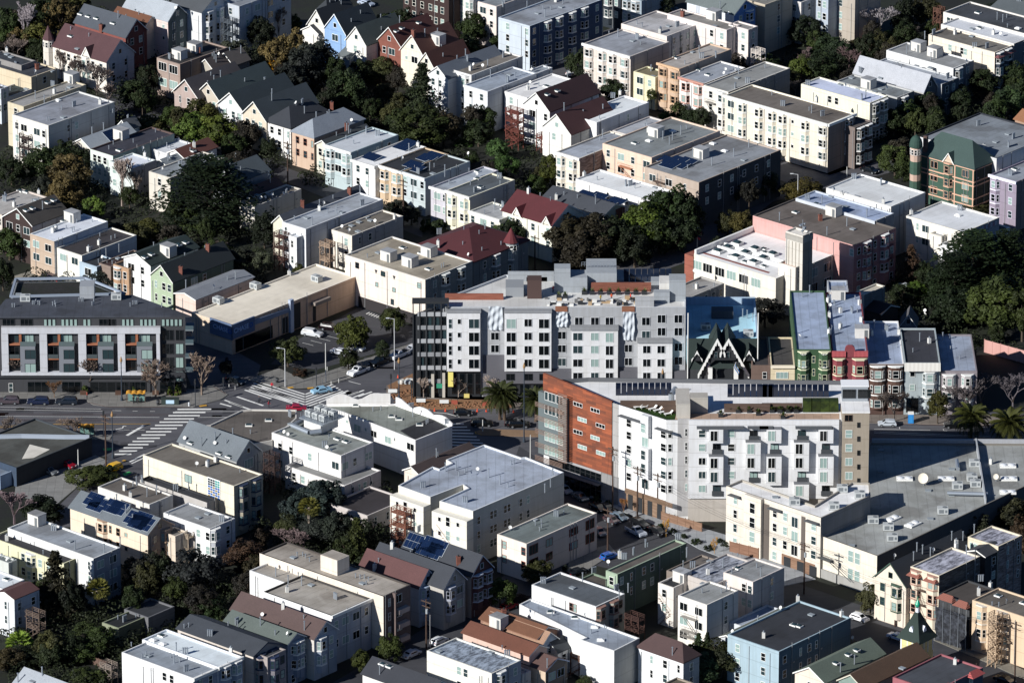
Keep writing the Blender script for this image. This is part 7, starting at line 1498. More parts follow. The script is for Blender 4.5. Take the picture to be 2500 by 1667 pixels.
poly('pavement', [(2, 1, -60, 390), (2, 1, 220, 285), (2, 1, 440, 385), (2, 1, 700, 300), (2, 1, 1420, 60), (2, 1, 1420, 145), (2, 1, 860, 375), (2, 1, 560, 455), (2, 1, 290, 465), (2, 1, 110, 425)], .14, CO, 1)
poly('pavement', [(2, 1, 1180, 440), (2, 1, 1420, 330), (2, 1, 1440, 540), (2, 2, 600, 545), (2, 3, 950, 700), (2, 3, 2900, 700), (2, 3, 2900, 810), (2, 3, 1100, 775), (2, 2, 1200, 700), (2, 1, 2260, 640), (2, 1, 1180, 500)], .14, mat('slab', '8A8078'), 1)
poly('transit_island', [(2, 0, 40, 880), (2, 0, 560, 860), (2, 0, 1000, 880), (2, 0, 980, 915), (2, 0, -100, 925)], .14, CO, 1)
poly('planted_median', [(2, 1, 1970, 850), (2, 1, 2030, 825), (2, 2, 600, 850), (2, 2, 600, 900), (2, 1, 2030, 882)], .16, mat('soil2', '8A7058'), 1)
poly('median_strip', [(2, 0, -200, 800), (2, 0, 500, 778), (2, 0, 1360, 785), (2, 0, 500, 795), (2, 0, -200, 830)], .06, mat('soil2', '6E6252'))
poly('forecourt', [(2, 0, 850, 1060), (2, 0, 960, 1110), (2, 0, 500, 1500), (2, 0, 130, 1420), (2, 0, 145, 1260)], .03, mat('slab', '9A9A98'))
poly('pavement', [(2, 2, 470, 1240), (3, 2, 900, -60), (3, 2, 1300, 60), (3, 2, 1950, 250), (3, 2, 2334, 430), (3, 3, 480, 640), (3, 3, 200, 700), (3, 2, 1880, 440), (3, 2, 1700, 370), (3, 2, 1380, 190), (2, 2, 1000, 1550), (2, 2, 480, 1330)], .14, mat('slab', 'AEB2B6'), 1)
poly('pavement', [(3, 3, 830, 920), (3, 3, 1170, 1030), (3, 3, 2000, 1380), (3, 3, 2400, 1560), (3, 3, 2400, 1480), (3, 3, 1500, 1050), (3, 3, 1100, 930)], .14, mat('slab', '8E8A80'), 1)
poly('pavement', [(3, 2, 560, 430), (3, 2, 900, 330), (3, 2, 960, 400), (3, 2, 640, 600), (3, 2, 520, 580)], .14, CO, 1)
poly('bare_earth', [(2, 1, 1190, 440), (2, 1, 1420, 330), (2, 1, 1440, 560), (2, 1, 2300, 570), (2, 1, 2300, 635), (2, 1, 1550, 650), (2, 1, 1280, 560)], .2, mat('soil2', '8A6648'), 1)
# markings
mk = MB(); my = MB(); mr = MB()
def strip(mm, pts, w, z=.05):
    P = [un(x, y, z) for x, y in pts]
    for a_, b_ in zip(P, P[1:]):
        d = (b_-a_).normalized(); q = Vector((-d.y, d.x, 0))*w/2; mm.add([tuple(a_-q), tuple(b_-q), tuple(b_+q), tuple(a_+q)], ((0, 1, 2, 3),))
tile(2, 0); Z1 = .035
for k in range(15):
    t = k/14; x = 1580-560*t if k > 0 else 1580; y = 652+400*t; L = 300-150*t; strip(mk, [(x, y), (x+L, y-1)], .75, Z1)
for p_ in ([(0, 632), (900, 650)], [(0, 655), (925, 668)], [(1000, 663), (1080, 665)], [(1180, 668), (1225, 669)], [(1335, 670), (1380, 671)], [(1560, 672), (2150, 671)], [(0, 713), (1420, 724)], [(1760, 724), (2050, 722)], [(510, 832), (1290, 836)]): strip(mk, p_, .13, Z1)
strip(mk, [(1130, 885), (1280, 797)], .7, Z1); strip(mk, [(1155, 1120), (1290, 1050)], .5, Z1); strip(mk, [(1170, 1135), (1300, 1075)], .35, Z1); strip(mk, [(1030, 830), (1090, 820), (1100, 800), (1125, 803)], .25, Z1)
for p_ in ([(0, 815), (250, 798), (500, 783), (1340, 781)],): strip(my, p_, .16, .07)
strip(my, [(1140, 1260), (1215, 1225)], .15, Z1)
for p_ in ([(0, 740), (1500, 745)], [(0, 752), (1500, 757)], [(0, 690), (1500, 697)], [(0, 700), (1500, 708)]): strip(mr, p_, .09, .03)
for p_ in ([(780, 590), (950, 630), (1690, 633)], [(1900, 450), (2010, 515)]): strip(mr, p_, .18, .16)
for x, y in ((2040, 590), (2110, 540), (2180, 480), (2270, 465), (2330, 455)): strip(mk, [(x, y), (x+235 if x < 2200 else x+330, y+80 if x < 2200 else y+125)], .55, Z1)
strip(mk, [(1960, 600), (2060, 628)], .5, Z1); strip(mk, [(2000, 570), (2165, 630)], .5, Z1)
tile(2, 1)
for k in range(6): yb_ = 520+k*23; x_ = 455; s = 430+k*14; strip(mk, [(x_-s, yb_-s*.32), (x_, yb_)], .5, Z1); s2 = 250+k*22; strip(mk, [(x_, yb_), (x_+s2, yb_-s2*.36)], .5, Z1)
for x, y, L in ((690, 585, 240), (780, 585, 200), (850, 530, 130), (930, 540, 120), (1000, 550, 110), (640, 560, 200)): strip(mk, [(x, y), (x+L, y-L*.37)], .5, Z1)
strip(mk, [(843, 402), (950, 430)], .2, Z1); strip(mk, [(560, 590), (760, 660)], .3, Z1)
for k in range(8): strip(mk, [(1700, 785+k*26), (1800+70+k*28, 785+k*29-5)], .6, Z1)
strip(mk, [(1600, 680), (1720, 690), (1830, 720)], .25, Z1)
for k in range(7): strip(mk, [(430+k*75, 60-k*20), (530+k*75, 85-k*20)], .12, .04)
strip(my, [(300, 462), (350, 455)], .9, .16); strip(my, [(475, 465), (530, 460)], .9, .16); strip(my, [(1970, 850), (1975, 868), (2032, 880)], .2, .2)
for k in range(6): tile(1, 1); strip(mk, [(1000+k*22, 1300+k*8), (1030+k*22, 1285+k*8)], .3, .04)
tile(2, 0); strip(my, [(1775, 625), (1840, 615)], .8, .16); strip(my, [(1092, 1105), (1120, 1112)], .8, .2)
tile(2, 3)
for p_ in ([(1000, 850), (1400, 868), (2334, 905)], [(1000, 862), (1400, 880), (2200, 910)], [(1000, 828), (1500, 838)], [(1225, 810), (1228, 826)], [(1615, 828), (1620, 842), (1650, 842)]): strip(mk, p_, .13, Z1)
strip(mr, [(1200, 782), (2334, 812)], .18, .16)
rp = MB(); random.seed(9)
for r_, x0, y0, x1, y1, n_ in ((0, 0, 640, 1400, 780, 14), (0, 900, 800, 1400, 1200, 8), (1, 600, 200, 1400, 520, 10), (0, 1500, 640, 2200, 720, 6)):
    tile(2, r_)
    for _ in range(n_): c__ = un(U(x0, x1), U(y0, y1), .022); w_, l_ = U(.4, 1.2), U(.5, 5); rp.add([(c__.x-l_, c__.y-w_, .022), (c__.x+l_, c__.y-w_, .022), (c__.x+l_, c__.y+w_, .022), (c__.x-l_, c__.y+w_, .022)], ((0, 1, 2, 3),))
tag(rp.obj('road_patches', mat('road', '45454A')), kind='structure')
tag(mk.obj('road_markings', mat('paint2', 'ECECE8')), kind='structure'); tag(my.obj('yellow_markings', mat('paint2', 'C89A3C')), kind='structure'); tag(mr.obj('tram_rails_and_red_kerb', mat('paint2', '5A3E3C')), kind='structure')
tile(2, 0); gb = MB(); gb.add([tuple(un(x, y, .04)) for x, y in ((915, 1000), (1000, 995), (985, 1018), (925, 1020))][::-1], ((0, 1, 2, 3),)); gb.add([tuple(un(x, y, .04)) for x, y in ((1090, 1225), (1150, 1205), (1175, 1218), (1110, 1245))][::-1], ((0, 1, 2, 3),)); tag(gb.obj('green_bike_markings', mat('paint2', '4AC06A')), kind='structure')
# ================= cars =================
def car_parts(kind):
    L, Wd, Hh = {'sedan': (4.6, 1.8, 1.42), 'suv': (4.8, 1.9, 1.72), 'pickup': (5.6, 1.95, 1.8), 'hatch': (4.0, 1.75, 1.5)}[kind]
    sec = {'sedan': [(-.5, .5, .78), (-.47, .45, .95), (-.3, .42, 1.0), (-.16, .40, 1.42), (.12, .40, 1.42), (.28, .42, .98), (.46, .44, .84), (.5, .46, .62)],
           'hatch': [(-.5, .46, .8), (-.47, .44, 1.0), (-.4, .40, 1.4), (-.1, .40, 1.5), (.08, .40, 1.46), (.27, .42, 1.0), (.46, .44, .84), (.5, .46, .62)],
           'suv': [(-.5, .46, .9), (-.48, .45, 1.15), (-.42, .40, 1.64), (-.1, .41, 1.72), (.08, .41, 1.68), (.22, .43, 1.15), (.46, .45, 1.0), (.5, .46, .7)],
           'pickup': [(-.5, .46, .9), (-.495, .47, 1.05), (-.08, .47, 1.08), (-.06, .40, 1.74), (.1, .40, 1.78), (.22, .44, 1.18), (.46, .45, 1.05), (.5, .46, .7)]}[kind]
    b = MB(); n = len(sec); v = []
    for x, w, z in sec:
        low = .34
        base = min(z, {'sedan': .9, 'hatch': .92, 'suv': 1.08, 'pickup': 1.1}[kind])
        v += [(x*L, -Wd/2*.97, low), (x*L, -Wd/2, base*.8), (x*L, -Wd/2*.97, base), (x*L, -w*Wd*.92, z), (x*L, w*Wd*.92, z), (x*L, Wd/2*.97, base), (x*L, Wd/2, base*.8), (x*L, Wd/2*.97, low)]
    f = [(i*8+j, i*8+j+1, i*8+8+j+1, i*8+8+j) for i in range(n-1) for j in range(7)]; f = [t[::-1] for t in f]
    b.add(v, f+[tuple(range(8)), tuple(range((n-1)*8, n*8))[::-1]])
    g = MB(); e = .015
    cab = [i for i in range(n) if sec[i][2] > 1.2]
    i0, i1 = cab[0], cab[-1]; base = {'sedan': .95, 'hatch': .97, 'suv': 1.14, 'pickup': 1.15}[kind]
    def P(i, k): x, w, z = sec[i]; return x*L, w*Wd*.92, z
    for s in (-1, 1):
        xa, wa_, za = P(i0, 0); xb, wb, zb = P(i1, 0); xc = sec[i0-1][0]*L; xd = sec[i1+1][0]*L
        g.add([(xc*.25+xa*.75-.0, s*(Wd/2*.975), base+.02), (xd*.7+xb*.3, s*(Wd/2*.975), base+.02), (xb-.05, s*(wb+.02), zb-.1), (xa+.05, s*(wa_+.02), za-.1)], ((0, 1, 2, 3) if s < 0 else (3, 2, 1, 0),))
    x0, w0, z0 = P(i1, 0); x1, w1, z1 = P(i1+1, 0); g.add([(x1-.05, -w1+.1, z1+.04), (x1-.05, w1-.1, z1+.04), (x0+.06, w0-.12, z0-.03), (x0+.06, -w0+.12, z0-.03)], ((0, 1, 2, 3),))
    x0, w0, z0 = P(i0, 0); x1, w1, z1 = P(i0-1, 0); g.add([(x1+.02, -w1+.1, z1+.06), (x1+.02, w1-.1, z1+.06), (x0-.04, w0-.12, z0-.05), (x0-.04, -w0+.12, z0-.05)], ((3, 2, 1, 0),))
    wh = MB(); wh.add([], ()); m = MB(); m.tube((0, -.12, 0), (0, .12, 0), .34, n=14, mi=0); m.tube((0, .12, 0), (0, -.12, 0), .34, n=14, mi=0, cap=True)
    m.tube((0, -.13, 0), (0, .13, 0), .2, n=10, mi=1); m.tube((0, .13, 0), (0, -.13, 0), .2, n=10, mi=1)
    return b, g, m, L, Wd, (sec, base)
CARM = {}
def car(kind, col, label, x, y, az, z=.02, group=None, name=None):
    p = un(x, y, z); root = thing(name or {'pickup': 'pickup_truck'}.get(kind, 'parked_car'), label, 'car' if kind != 'pickup' else 'pickup truck', p, az, group)
    if kind not in CARM:
        b, g, m, L, Wd, _ = car_parts(kind); hl = MB().box(-.04, -.2, -.08, .04, .2, .08)
        bed = MB()
        if kind == 'pickup': bed.box(-L*.485, -Wd*.42, 1.06, -L*.1, Wd*.42, 1.1)
        CARM[kind] = (b, g.mesh('windows', GL), m.mesh('wheel', [DRK, mat('metal', '9A9EA2')]), L, Wd, hl.mesh('headlight', mat('paint', 'D8DCE0')), hl.mesh('tail_light', mat('paint', '8A1818')), bed)
    b, g, w, L, Wd, hl, tl_, bed = CARM[kind]
    key = (kind, col)
    if key not in CARM: CARM[key] = b.mesh('body', mat('paint', col))
    link('body', CARM[key], root); link('windows', g, root)
    for sx in (-.3, .31):
        for sy in (-.44, .44): link('wheel', w, root, (sx*L, sy*Wd, .34))
    for sy in (-.36, .36): link('headlight', hl, root, (L*.5, sy*Wd, .66)); link('tail_light', tl_, root, (-L*.5, sy*Wd, .8))
    if kind == 'pickup': bed.obj('cargo_bed', DRK, root)
    return root
AA, BB = AZ, AZ+math.pi/2
tile(2, 0)
car('suv', '4A4248', 'brown-grey car parked at the left edge of the avenue', 75, 600, math.pi); car('suv', '18223C', 'dark navy estate car parked middle of three', 340, 605, math.pi); car('suv', '1C2430', 'black compact car parked right of the navy one', 592, 605, math.pi)
car('suv', 'E8B41E', 'yellow taxi at the lower left junction', 1000, 1205, BB+math.pi, name='taxi'); car('hatch', '8E1628', 'crimson hatchback in the forecourt bay', 600, 1165, AA); car('sedan', '6A6E72', 'grey car in the shaded forecourt', 430, 1220, AA); car('sedan', '14181C', 'black car waiting in the shaded side street', 2100, 420, AA)
tile(2, 1)
car('sedan', '8CB4CC', 'light blue saloon crossing the zebra stripes', 600, 505, BB*.55+math.pi, name='moving_car'); car('pickup', 'E8EAEC', 'white pickup parked nose to the crossing', 930, 335, BB+math.pi); car('pickup', '101418', 'black pickup parked between two white ones', 1120, 250, BB+math.pi); car('pickup', 'E4E6EA', 'white pickup furthest up the side street', 1290, 190, BB+math.pi); car('sedan', '8E1E34', 'dark red car behind the white art-deco parapet', 380, 660, 0, name='moving_car')
car('sedan', 'B8BCC4', 'silver saloon in the parking lot under the round tree', 770, 165, -.5); car('sedan', 'D0D2D4', 'white car half hidden by the lot tree', 900, 125, -.5); car('sedan', 'AEB4BC', 'silver car at the top of the side street', 1420, 130, BB)
car('hatch', '14161A', 'black hatchback beside the construction fence', 1860, 705, 0); car('suv', '0E1012', 'large black four-wheel drive below the hatchback', 2030, 800, 0); car('suv', '101216', 'black car behind the date palm trunk', 2330, 805, 0)
tile(1, 1); car('suv', 'C4C8CC', 'silver estate car in the shaded parking bay', 520, 1495, -.45); car('suv', '1A1216', 'black four-wheel drive in the shaded parking bay', 680, 1445, -.45); 
tile(2, 2); car('suv', '0E1012', 'black car left of the glazed bay', 100, 810, 0); car('sedan', '5A6670', 'grey-blue saloon parked by the footpath shrubs', 640, 1450, AA-.3); car('sedan', '101216', 'black saloon parked below the grey-blue one', 800, 1545, AA-.3); car('sedan', 'A8AEB4', 'silver car tail just visible by the membrane roof', 500, 1385, AA-.3); car('sedan', '16181C', 'black saloon beside the wooden pole', 880, 1550, AA-.3)
tile(2, 3); car('hatch', 'B8C0C8', 'silver hatchback on the avenue before the brown row house', 1115, 800, math.pi); car('suv', '101214', 'black car beside the right date palm', 1720, 815, math.pi)
tile(3, 2)
car('sedan', '5C6C7A', 'grey saloon angled by the pavement shrubs', 990, 105, AA-.2); car('hatch', '4A3A3E', 'dark hatchback with open roof panel beside the saloon', 925, 140, AA-.2); car('pickup', 'AEB6C2', 'silver pickup angle-parked in the side street', 1140, 240, AA-.25); car('suv', '14161A', 'black four-wheel drive above the silver pickup', 1180, 175, AA-.25); car('sedan', '18181C', 'black saloon above the brown curved roof', 1330, 235, AA-.2); car('sedan', '7A7E84', 'grey car beside the red-framed corner house', 810, 240, AA-.4); car('hatch', '1E5AA8', 'small bright blue hatchback by the kerb', 905, 460, BB-.2); car('sedan', '1A1E24', 'dark car below the pavement corner', 620, 600, BB-.2)
tile(3, 3); car('hatch', 'E8E8EA', 'white hatchback under the weeping tree', 870, 1010, AA); car('sedan', 'C8D4E4', 'white car half behind the church spire', 1210, 1180, AA); car('sedan', '14161A', 'black car at the lower right corner', 2160, 1560, AA)
tile(3, 1); car('hatch', 'D8DCE0', 'white car by the utility poles', 1650, 1215, BB); car('sedan', 'C8CCD0', 'white car in tree shade on the lower street', 1400, 1330, BB); car('hatch', '8E1420', 'red car glimpsed above the brown roofs', 2270, 905, BB)
tile(0, 1); car('sedan', 'A8B4C4', 'pale car parked at the top edge', 1000, 50, AA)
tile(0, 2); car('sedan', 'B8BEC6', 'silver saloon parked beside the navy-blue building', 470, 565, BB); car('sedan', 'D8DADC', 'white car under the street trees', 590, 665, BB)
tile(1, 0); car('suv', '4A3840', 'dark purple car on the driveway before the garages', 500, 990, BB); car('suv', '0E1216', 'black car on the driveway beside the purple one', 590, 1020, BB); car('suv', '12161A', 'second black car on the driveway, nearest the hedge', 650, 1050, BB)
tile(1, 3); car('sedan', '101418', 'black car at the corner above the white roofs', 960, 40, AA); car('sedan', 'C8CED4', 'white car under the dead conifer', 1280, 1085, AA)
# ================= street furniture =================
def pole(label, x, y0, y1, kind, name=None, cat=None):
    """pole whose foot is at pixel (x,y1) and whose top reaches row y0"""
    p = un(x, y1, .1); g_ = Face(x, y1, .1, 0); h = g_.uz(x, y0)[1]; r = thing(name or {'u': 'utility_pole', 'l': 'street_lamp', 'o': 'street_lamp', 't': 'traffic_light', 'm': 'pole'}[kind], label, cat or {'u': 'utility pole', 'l': 'street lamp', 'o': 'street lamp', 't': 'traffic light', 'm': 'pole'}[kind], (p.x, p.y, 0), AZ if kind == 'u' else 0)
    if kind == 'u':
        MB().tube((0, 0, 0), (0, 0, h), .19, .13).obj('pole', mat('wood', '4E382C'), r); m = MB()
        m.box(-1.3, -.08, h-.7, 1.3, .08, h-.54); m.box(-1.1, -.08, h-1.7, 1.1, .08, h-1.56)
        for k in range(6): m.tube((-1.1+k*.44, 0, h-.54), (-1.1+k*.44, 0, h-.36), .06, n=5)
        m.obj('crossarm', mat('wood', '5E4A3C'), r)
        if rnd() < .6: MB().tube((.35, -.2, h-3), (.35, -.2, h-2), .26).obj('transformer', mat('flat', '9AA0A4'), r)
    elif kind == 'l':
        MB().tube((0, 0, 0), (0, 0, h), .12, .08).obj('pole', mat('flat', 'B8BABC'), r); s = random.choice((-1, 1)); m = MB(); m.tube((0, 0, h), (s*1.7, 0, h+.25), .05); m.box(s*1.5-.35, -.13, h+.16, s*1.5+.45, .13, h+.3); m.obj('lamp_arm', mat('flat', 'C8CCD0'), r)
    elif kind == 'o':
        MB().lathe([(.32, 0), (.3, .6), (.16, 1), (.12, 3), (.1, h-1.6), (.2, h-1.5), (.08, h-1.35)], 10).obj('pole', mat('flat', '2E3844'), r); MB().lathe([(.08, h-1.35), (.27, h-1.1), (.3, h-.75), (.18, h-.35), (.1, h-.3), (.14, h-.1), (.02, h+.1)], 10).obj('lantern', mat('flat', '9A7A54'), r)
    elif kind == 't':
        MB().tube((0, 0, 0), (0, 0, h-.8), .09).obj('pole', mat('flat', '2A3038'), r); m = MB(); m.box(-.2, -.18, h-1.1, .2, .18, h); m.tube((0, -.2, h-.2), (0, -.3, h-.2), .11); m.tube((0, -.2, h-.55), (0, -.3, h-.55), .11); m.obj('signal_head', DRK, r)
    else: MB().tube((0, 0, 0), (0, 0, h), .12, .08).obj('pole', mat('flat', 'C8C8C4'), r)
    return r, p, h
tile(2, 0)
pole('ornate dark lamp standard before the third balcony bay', 1085, 185, 575, 'o'); pole('ornate dark lamp standard by the transit island end', 1005, 672, 1085, 'o'); U1 = pole('dark wooden pole with two crossarms at the lower left junction', 945, 700, 1165, 'u'); pole('traffic signal on the corner pavement, right of the bus shelter', 1740, 385, 628, 't'); pole('short signal on the far corner by the ramp', 1990, 370, 505, 't'); pole('traffic signal beside the wooden pole', 925, 668, 900, 't'); pole('lone signal pole in the forecourt', 697, 1010, 1165, 'm')
tile(2, 1)
pole('white street lamp at the parking lot corner', 278, 115, 452, 'l'); pole('plain cream mast on the corner pavement', 640, 65, 415, 'm'); pole('pedestrian lamp near the blue saloon', 556, 280, 440, 't'); pole('ornate lamp at the construction corner', 1292, 195, 560, 'o'); pole('signal with two heads at the construction corner', 1220, 340, 480, 't'); pole('signal beside the mid-rise columns', 1405, 420, 585, 't')
pole('white parking sign on the median', 2037, 745, 850, 'm', 'parking_sign', 'sign')
tile(1, 1); pole('tall white lamp at the back of the parking lot', 1252, 1345, 1790, 'l'); pole('wooden pole before the tan Italianate', 1332, 100, 520, 'u')
tile(2, 2)
pole('slim ornate lamp between the date palms', 144, 240, 940, 'o'); pole('lamp top before the white box front', 1376, 290, 640, 'o'); pole('wooden pole at the glazed base', 402, 815, 1172, 'u'); U2 = pole('tall wooden pole crossing the grey strip', 932, 985, 1560, 'u'); U3 = pole('wooden pole before the white stepped wall', 1152, 1160, 1600, 'u'); pole('thin wooden pole right of the white stepped wall', 1332, 1220, 1620, 'u'); pole('brown pole in the shaded avenue', 200, 880, 1100, 'm')
tile(2, 3); pole('ornate lamp before the blue-grey row house', 1365, 380, 690, 'o')
tile(3, 2); U4 = pole('wooden pole by the pavement corner', 888, 10, 412, 'u')
tile(3, 1); pole('wooden pole with grey transformer on the lower street', 1535, 820, 1260, 'u'); pole('shorter pole right beside the transformer pole', 1570, 960, 1245, 'm')
tile(3, 3); U5 = pole('wooden pole before the garage doors', 375, 320, 770, 'u'); U6 = pole('wooden pole in front of the cream gabled house', 1186, 690, 1060, 'u'); U7 = pole('wooden pole at the apricot building', 2250, 1020, 1600, 'u'); pole('short wooden pole at the bottom by the red awnings', 1905, 1390, 1640, 'u')
tile(1, 2); pole('wooden pole before the maroon-gabled house', 240, 600, 930, 'u'); 
fp = pole('flagpole on the cream hall corner', 1685, 512, 735, 'm', 'flagpole', 'flagpole')
m = MB(); [m.quad((.1+.1*math.sin(k), 0, fp[2]-.6-k*.55), (.9+.2*math.sin(k), .2, fp[2]-1.2-k*.5), (.8+.2*math.sin(k+1), .2, fp[2]-1.75-k*.5), (.05, 0, fp[2]-1.15-k*.55), k % 3) for k in range(5)]; m.obj('flag', [mat('flat', '34446E'), mat('flat', 'B04050'), WHT], fp[0])
tile(1, 3); pole('lamp arching over the shaded corner street', 318, 60, 330, 'l'); pole('white round sign at the corner above the white roofs', 757, -10, 80, 'm', 'street_sign', 'sign')
tile(0, 2); pole('wooden pole at the navy-blue building', 790, 215, 420, 'u'); pole('tall brown mast by the navy street wall', 842, 80, 330, 'm'); pole('utility pole at the top edge', 1425, -20, 190, 'u')
tile(0, 1); pole('utility pole before the white hipped house', 302, 1260, 1640, 'u')
tile(0, 0); pole('pole beside the villa front, left', 545, 350, 640, 'm'); pole('pole beside the villa front, right', 700, 490, 760, 'u')
def cable(label, A, B, sag=1.2):
    a_ = Vector((A[1].x, A[1].y, A[2]-.4)); b_ = Vector((B[1].x, B[1].y, B[2]-.4)); m = MB(); N = 12
    for off in (-.8, 0, .8):
        o_ = Vector((off, off*.4, 0)); pts = [a_.lerp(b_, i/N)+o_-Vector((0, 0, sag*4*(i/N)*(1-i/N))) for i in range(N+1)]
        for p_, q_ in zip(pts, pts[1:]): m.tube(p_, q_, .022, n=3, cap=False)
    tag(m.obj('overhead_cables', DRK), label, 'cables')
cable('bundle of wires between the two poles before the white building', U2, U3); cable('bundle of wires from the grey-strip pole to the pavement-corner pole', U2, U4); cable('long wires above the garage street', U3, U5, 2); cable('wires between the garage pole and the gabled-house pole', U5, U6); cable('wires running to the apricot building pole', U6, U7, 2)
# bus shelters with wavy amber roofs
def shelter(label, x0, x1, y):
    p0, p1 = un(x0, y, .14), un(x1, y, .14); r = thing('bus_shelter', label, 'bus shelter', p0); L = p1.x-p0.x; m = MB(); N = 24
    for i in range(N): a_, b_ = L*i/N, L*(i+1)/N; za, zb = 2.6+.22*abs(math.sin(a_*2.6)), 2.6+.22*abs(math.sin(b_*2.6)); m.add([(a_, -.8, za), (b_, -.8, zb), (b_, .8, zb), (a_, .8, za), (a_, -.8, za-.2), (b_, -.8, zb-.2)], ((0, 1, 2, 3), (4, 5, 1, 0)))
    m.obj('wavy_roof', mat('flat', 'C08A2C'), r); m = MB(); [m.tube((x, .5, 0), (x, .5, 2.6), .06) for x in (.1, L*.35, L*.65, L-.1)]; m.box(0, .45, .25, .05, .5, 2.4); m.obj('frame', mat('flat', '5A4A3C'), r)
    MB().box(L*.1, .5, .4, L*.95, .53, 2.3).obj('glass_wall', mat('glass', '6E8E88'), r); MB().box(L*.2, .1, .4, L*.8, .45, .46).obj('bench', DRK, r)
tile(2, 0); shelter('bus shelter with wavy amber roof on the corner pavement', 1125, 1295, 600); shelter('bus shelter with wavy amber roof on the transit island', 700, 842, 898)
# small street things
def small(name, label, cat, x, y, build, z=.14, rz=0, group=None): r = thing(name, label, cat, un(x, y, z), rz, group); build(r); return r
def b_toilet(r): MB().box(-.6, -.6, 0, .6, .6, 2.1).obj('cabin', mat('paint', '2C82C8'), r); MB().box(-.64, -.64, 2.1, .64, .64, 2.35).obj('roof', WHT, r); MB().box(-.4, -.62, .2, .4, -.601, 1.9).obj('door', mat('paint', '3A90D4'), r)
def b_bin(r): MB().lathe([(.3, 0), (.36, 1.0), (.36, 1.1), (0.01, 1.2)], 12).obj('body', DRK, r); MB().lathe([(.37, .8), (.37, .9)], 12).obj('band', GB, r)
def b_hyd(r): MB().lathe([(.2, 0), (.16, .1), (.16, .6), (.2, .65), (.1, .85), (.01, .9)], 10).obj('body', mat('paint', 'D4D8DC'), r); MB().tube((-.25, 0, .45), (.25, 0, .45), .08).obj('nozzle', mat('paint', '5A7AA0'), r)
def b_kiosk(r): MB().box(-1.9, -.5, 0, 1.9, .5, 1.35).obj('box', mat('flat', '2E3A36'), r); MB().box(-.9, -.53, .25, .9, -.505, 1.1).obj('poster', mat('flat', 'B8D4E8'), r); MB().box(-2, -.6, 1.35, 2, .6, 1.42).obj('top', mat('flat', '26302E'), r)
def b_plant(r): MB().box(-.7, -.4, 0, .7, .4, .8).obj('box', mat('wood', '5A3C2A'), r)
def b_cone(r): MB().lathe([(.17, .04), (.03, .75), (.001, .76)], 8).obj('cone', mat('flat', 'E0502C'), r); MB().box(-.22, -.22, 0, .22, .22, .04).obj('base', mat('flat', 'D84A28'), r)
def b_barr(r): MB().box(-1, -.05, .3, 1, .05, 1.1).obj('panel', mat('flat', 'D8DCDC'), r); m = MB(); [m.box(x-.05, -.3, 0, x+.05, .3, .08) for x in (-.8, .8)]; m.obj('feet', DRK, r)
def b_orange(r): MB().box(-.7, -.04, 0, .7, .04, 1.0).obj('netting', mat('flat', '9A4E3C'), r); m = MB(); [m.tube((x, 0, 0), (x, 0, 1.5), .05) for x in (-.7, .7)]; m.obj('stakes', DRK, r)
def b_bol(r): MB().tube((0, 0, 0), (0, 0, 1), .07).obj('post', mat('flat', 'D8D8D4'), r); MB().tube((0, 0, 1), (0, 0, 1.05), .09).obj('cap', DRK, r)
def b_bags(r):
    m = MB()
    for k in range(9): m.lathe([(.01, 0), (.5, .1), (.55, .5), (.4, .9), (.01, 1)], 9, k % 2, (U(-1.6, 1.6), U(-.6, .6)))
    m.obj('bags', [mat('flat', 'C8C4BC'), mat('flat', 'A8B0B4')], r)
tile(2, 3); small('portable_toilet', 'blue portable toilet on the pavement before the blue-grey row house', 'toilet', 1325, 770, b_toilet)
tile(2, 0); small('litter_bin', 'dark litter bin beside the green news kiosk', 'bin', 1407, 612, b_bin); small('news_kiosk', 'long dark green kiosk with a pale blue poster', 'kiosk', 1515, 605, b_kiosk); small('fire_hydrant', 'pale fire hydrant by the red kerb', 'hydrant', 1683, 622, b_hyd)
for i, (x, lab) in enumerate(((742, 'wooden planter box left of the first bare trunk'), (1055, 'wooden planter box behind the ornate lamp'), (1385, 'wooden planter box behind the wide bare tree'), (1510, 'wooden planter box at the dark glazing, left'), (1585, 'wooden planter box at the dark glazing, right'))): small('planter_box', lab, 'planter', x, 520, b_plant, group='planter boxes at the shopfront')
for x, y, l in ((2040, 465, 'white traffic bollard at the ramp, left'), (2093, 480, 'white traffic bollard at the ramp, right')): small('bollard', l, 'bollard', x, y, b_bol, .02, group='white bollards')
tile(2, 1); small('litter_bin', 'black litter bin on the parking lot corner', 'bin', 206, 415, b_bin)
for x, y, l in ((610, 428, 'white bollard beside the cream mast'), (688, 438, 'white bollard above the blue saloon'), (755, 418, 'white bollard at the end of the kerb line'), (652, 310, 'white post behind the cream mast')): small('bollard', l, 'bollard', x, y, b_bol, .02, group='white bollards')
for x, y, l in ((1607, 668, 'first traffic cone from the left along the dig'), (1704, 670, 'second traffic cone along the dig'), (1803, 660, 'third traffic cone along the dig'), (1988, 672, 'fourth traffic cone near the netting'), (2068, 672, 'fifth traffic cone before the palm'), (2312, 680, 'traffic cone right of the big palm'), (1282, 372, 'traffic cone by the corner lamp')): small('traffic_cone', l, 'traffic cone', x, y, b_cone, .1, group='orange traffic cones along the dig')
for x, y, l in ((1487, 600, 'white notice board on the dirt strip, left'), (1693, 610, 'white notice board on the dirt strip, right'), (1235, 515, 'pale barrier at the construction corner')): small('site_barrier', l, 'barrier', x, y, b_barr, .2)
for x, y, l in ((1785, 610, 'orange site netting in the middle of the dig'), (2060, 625, 'orange site netting beside the big palm')): small('site_netting', l, 'netting', x, y, b_orange, .2)
small('rubble_sacks', 'heap of pale rubble sacks at the construction corner', 'sacks', 1360, 420, b_bags, .2)
m = MB(); random.seed(3)
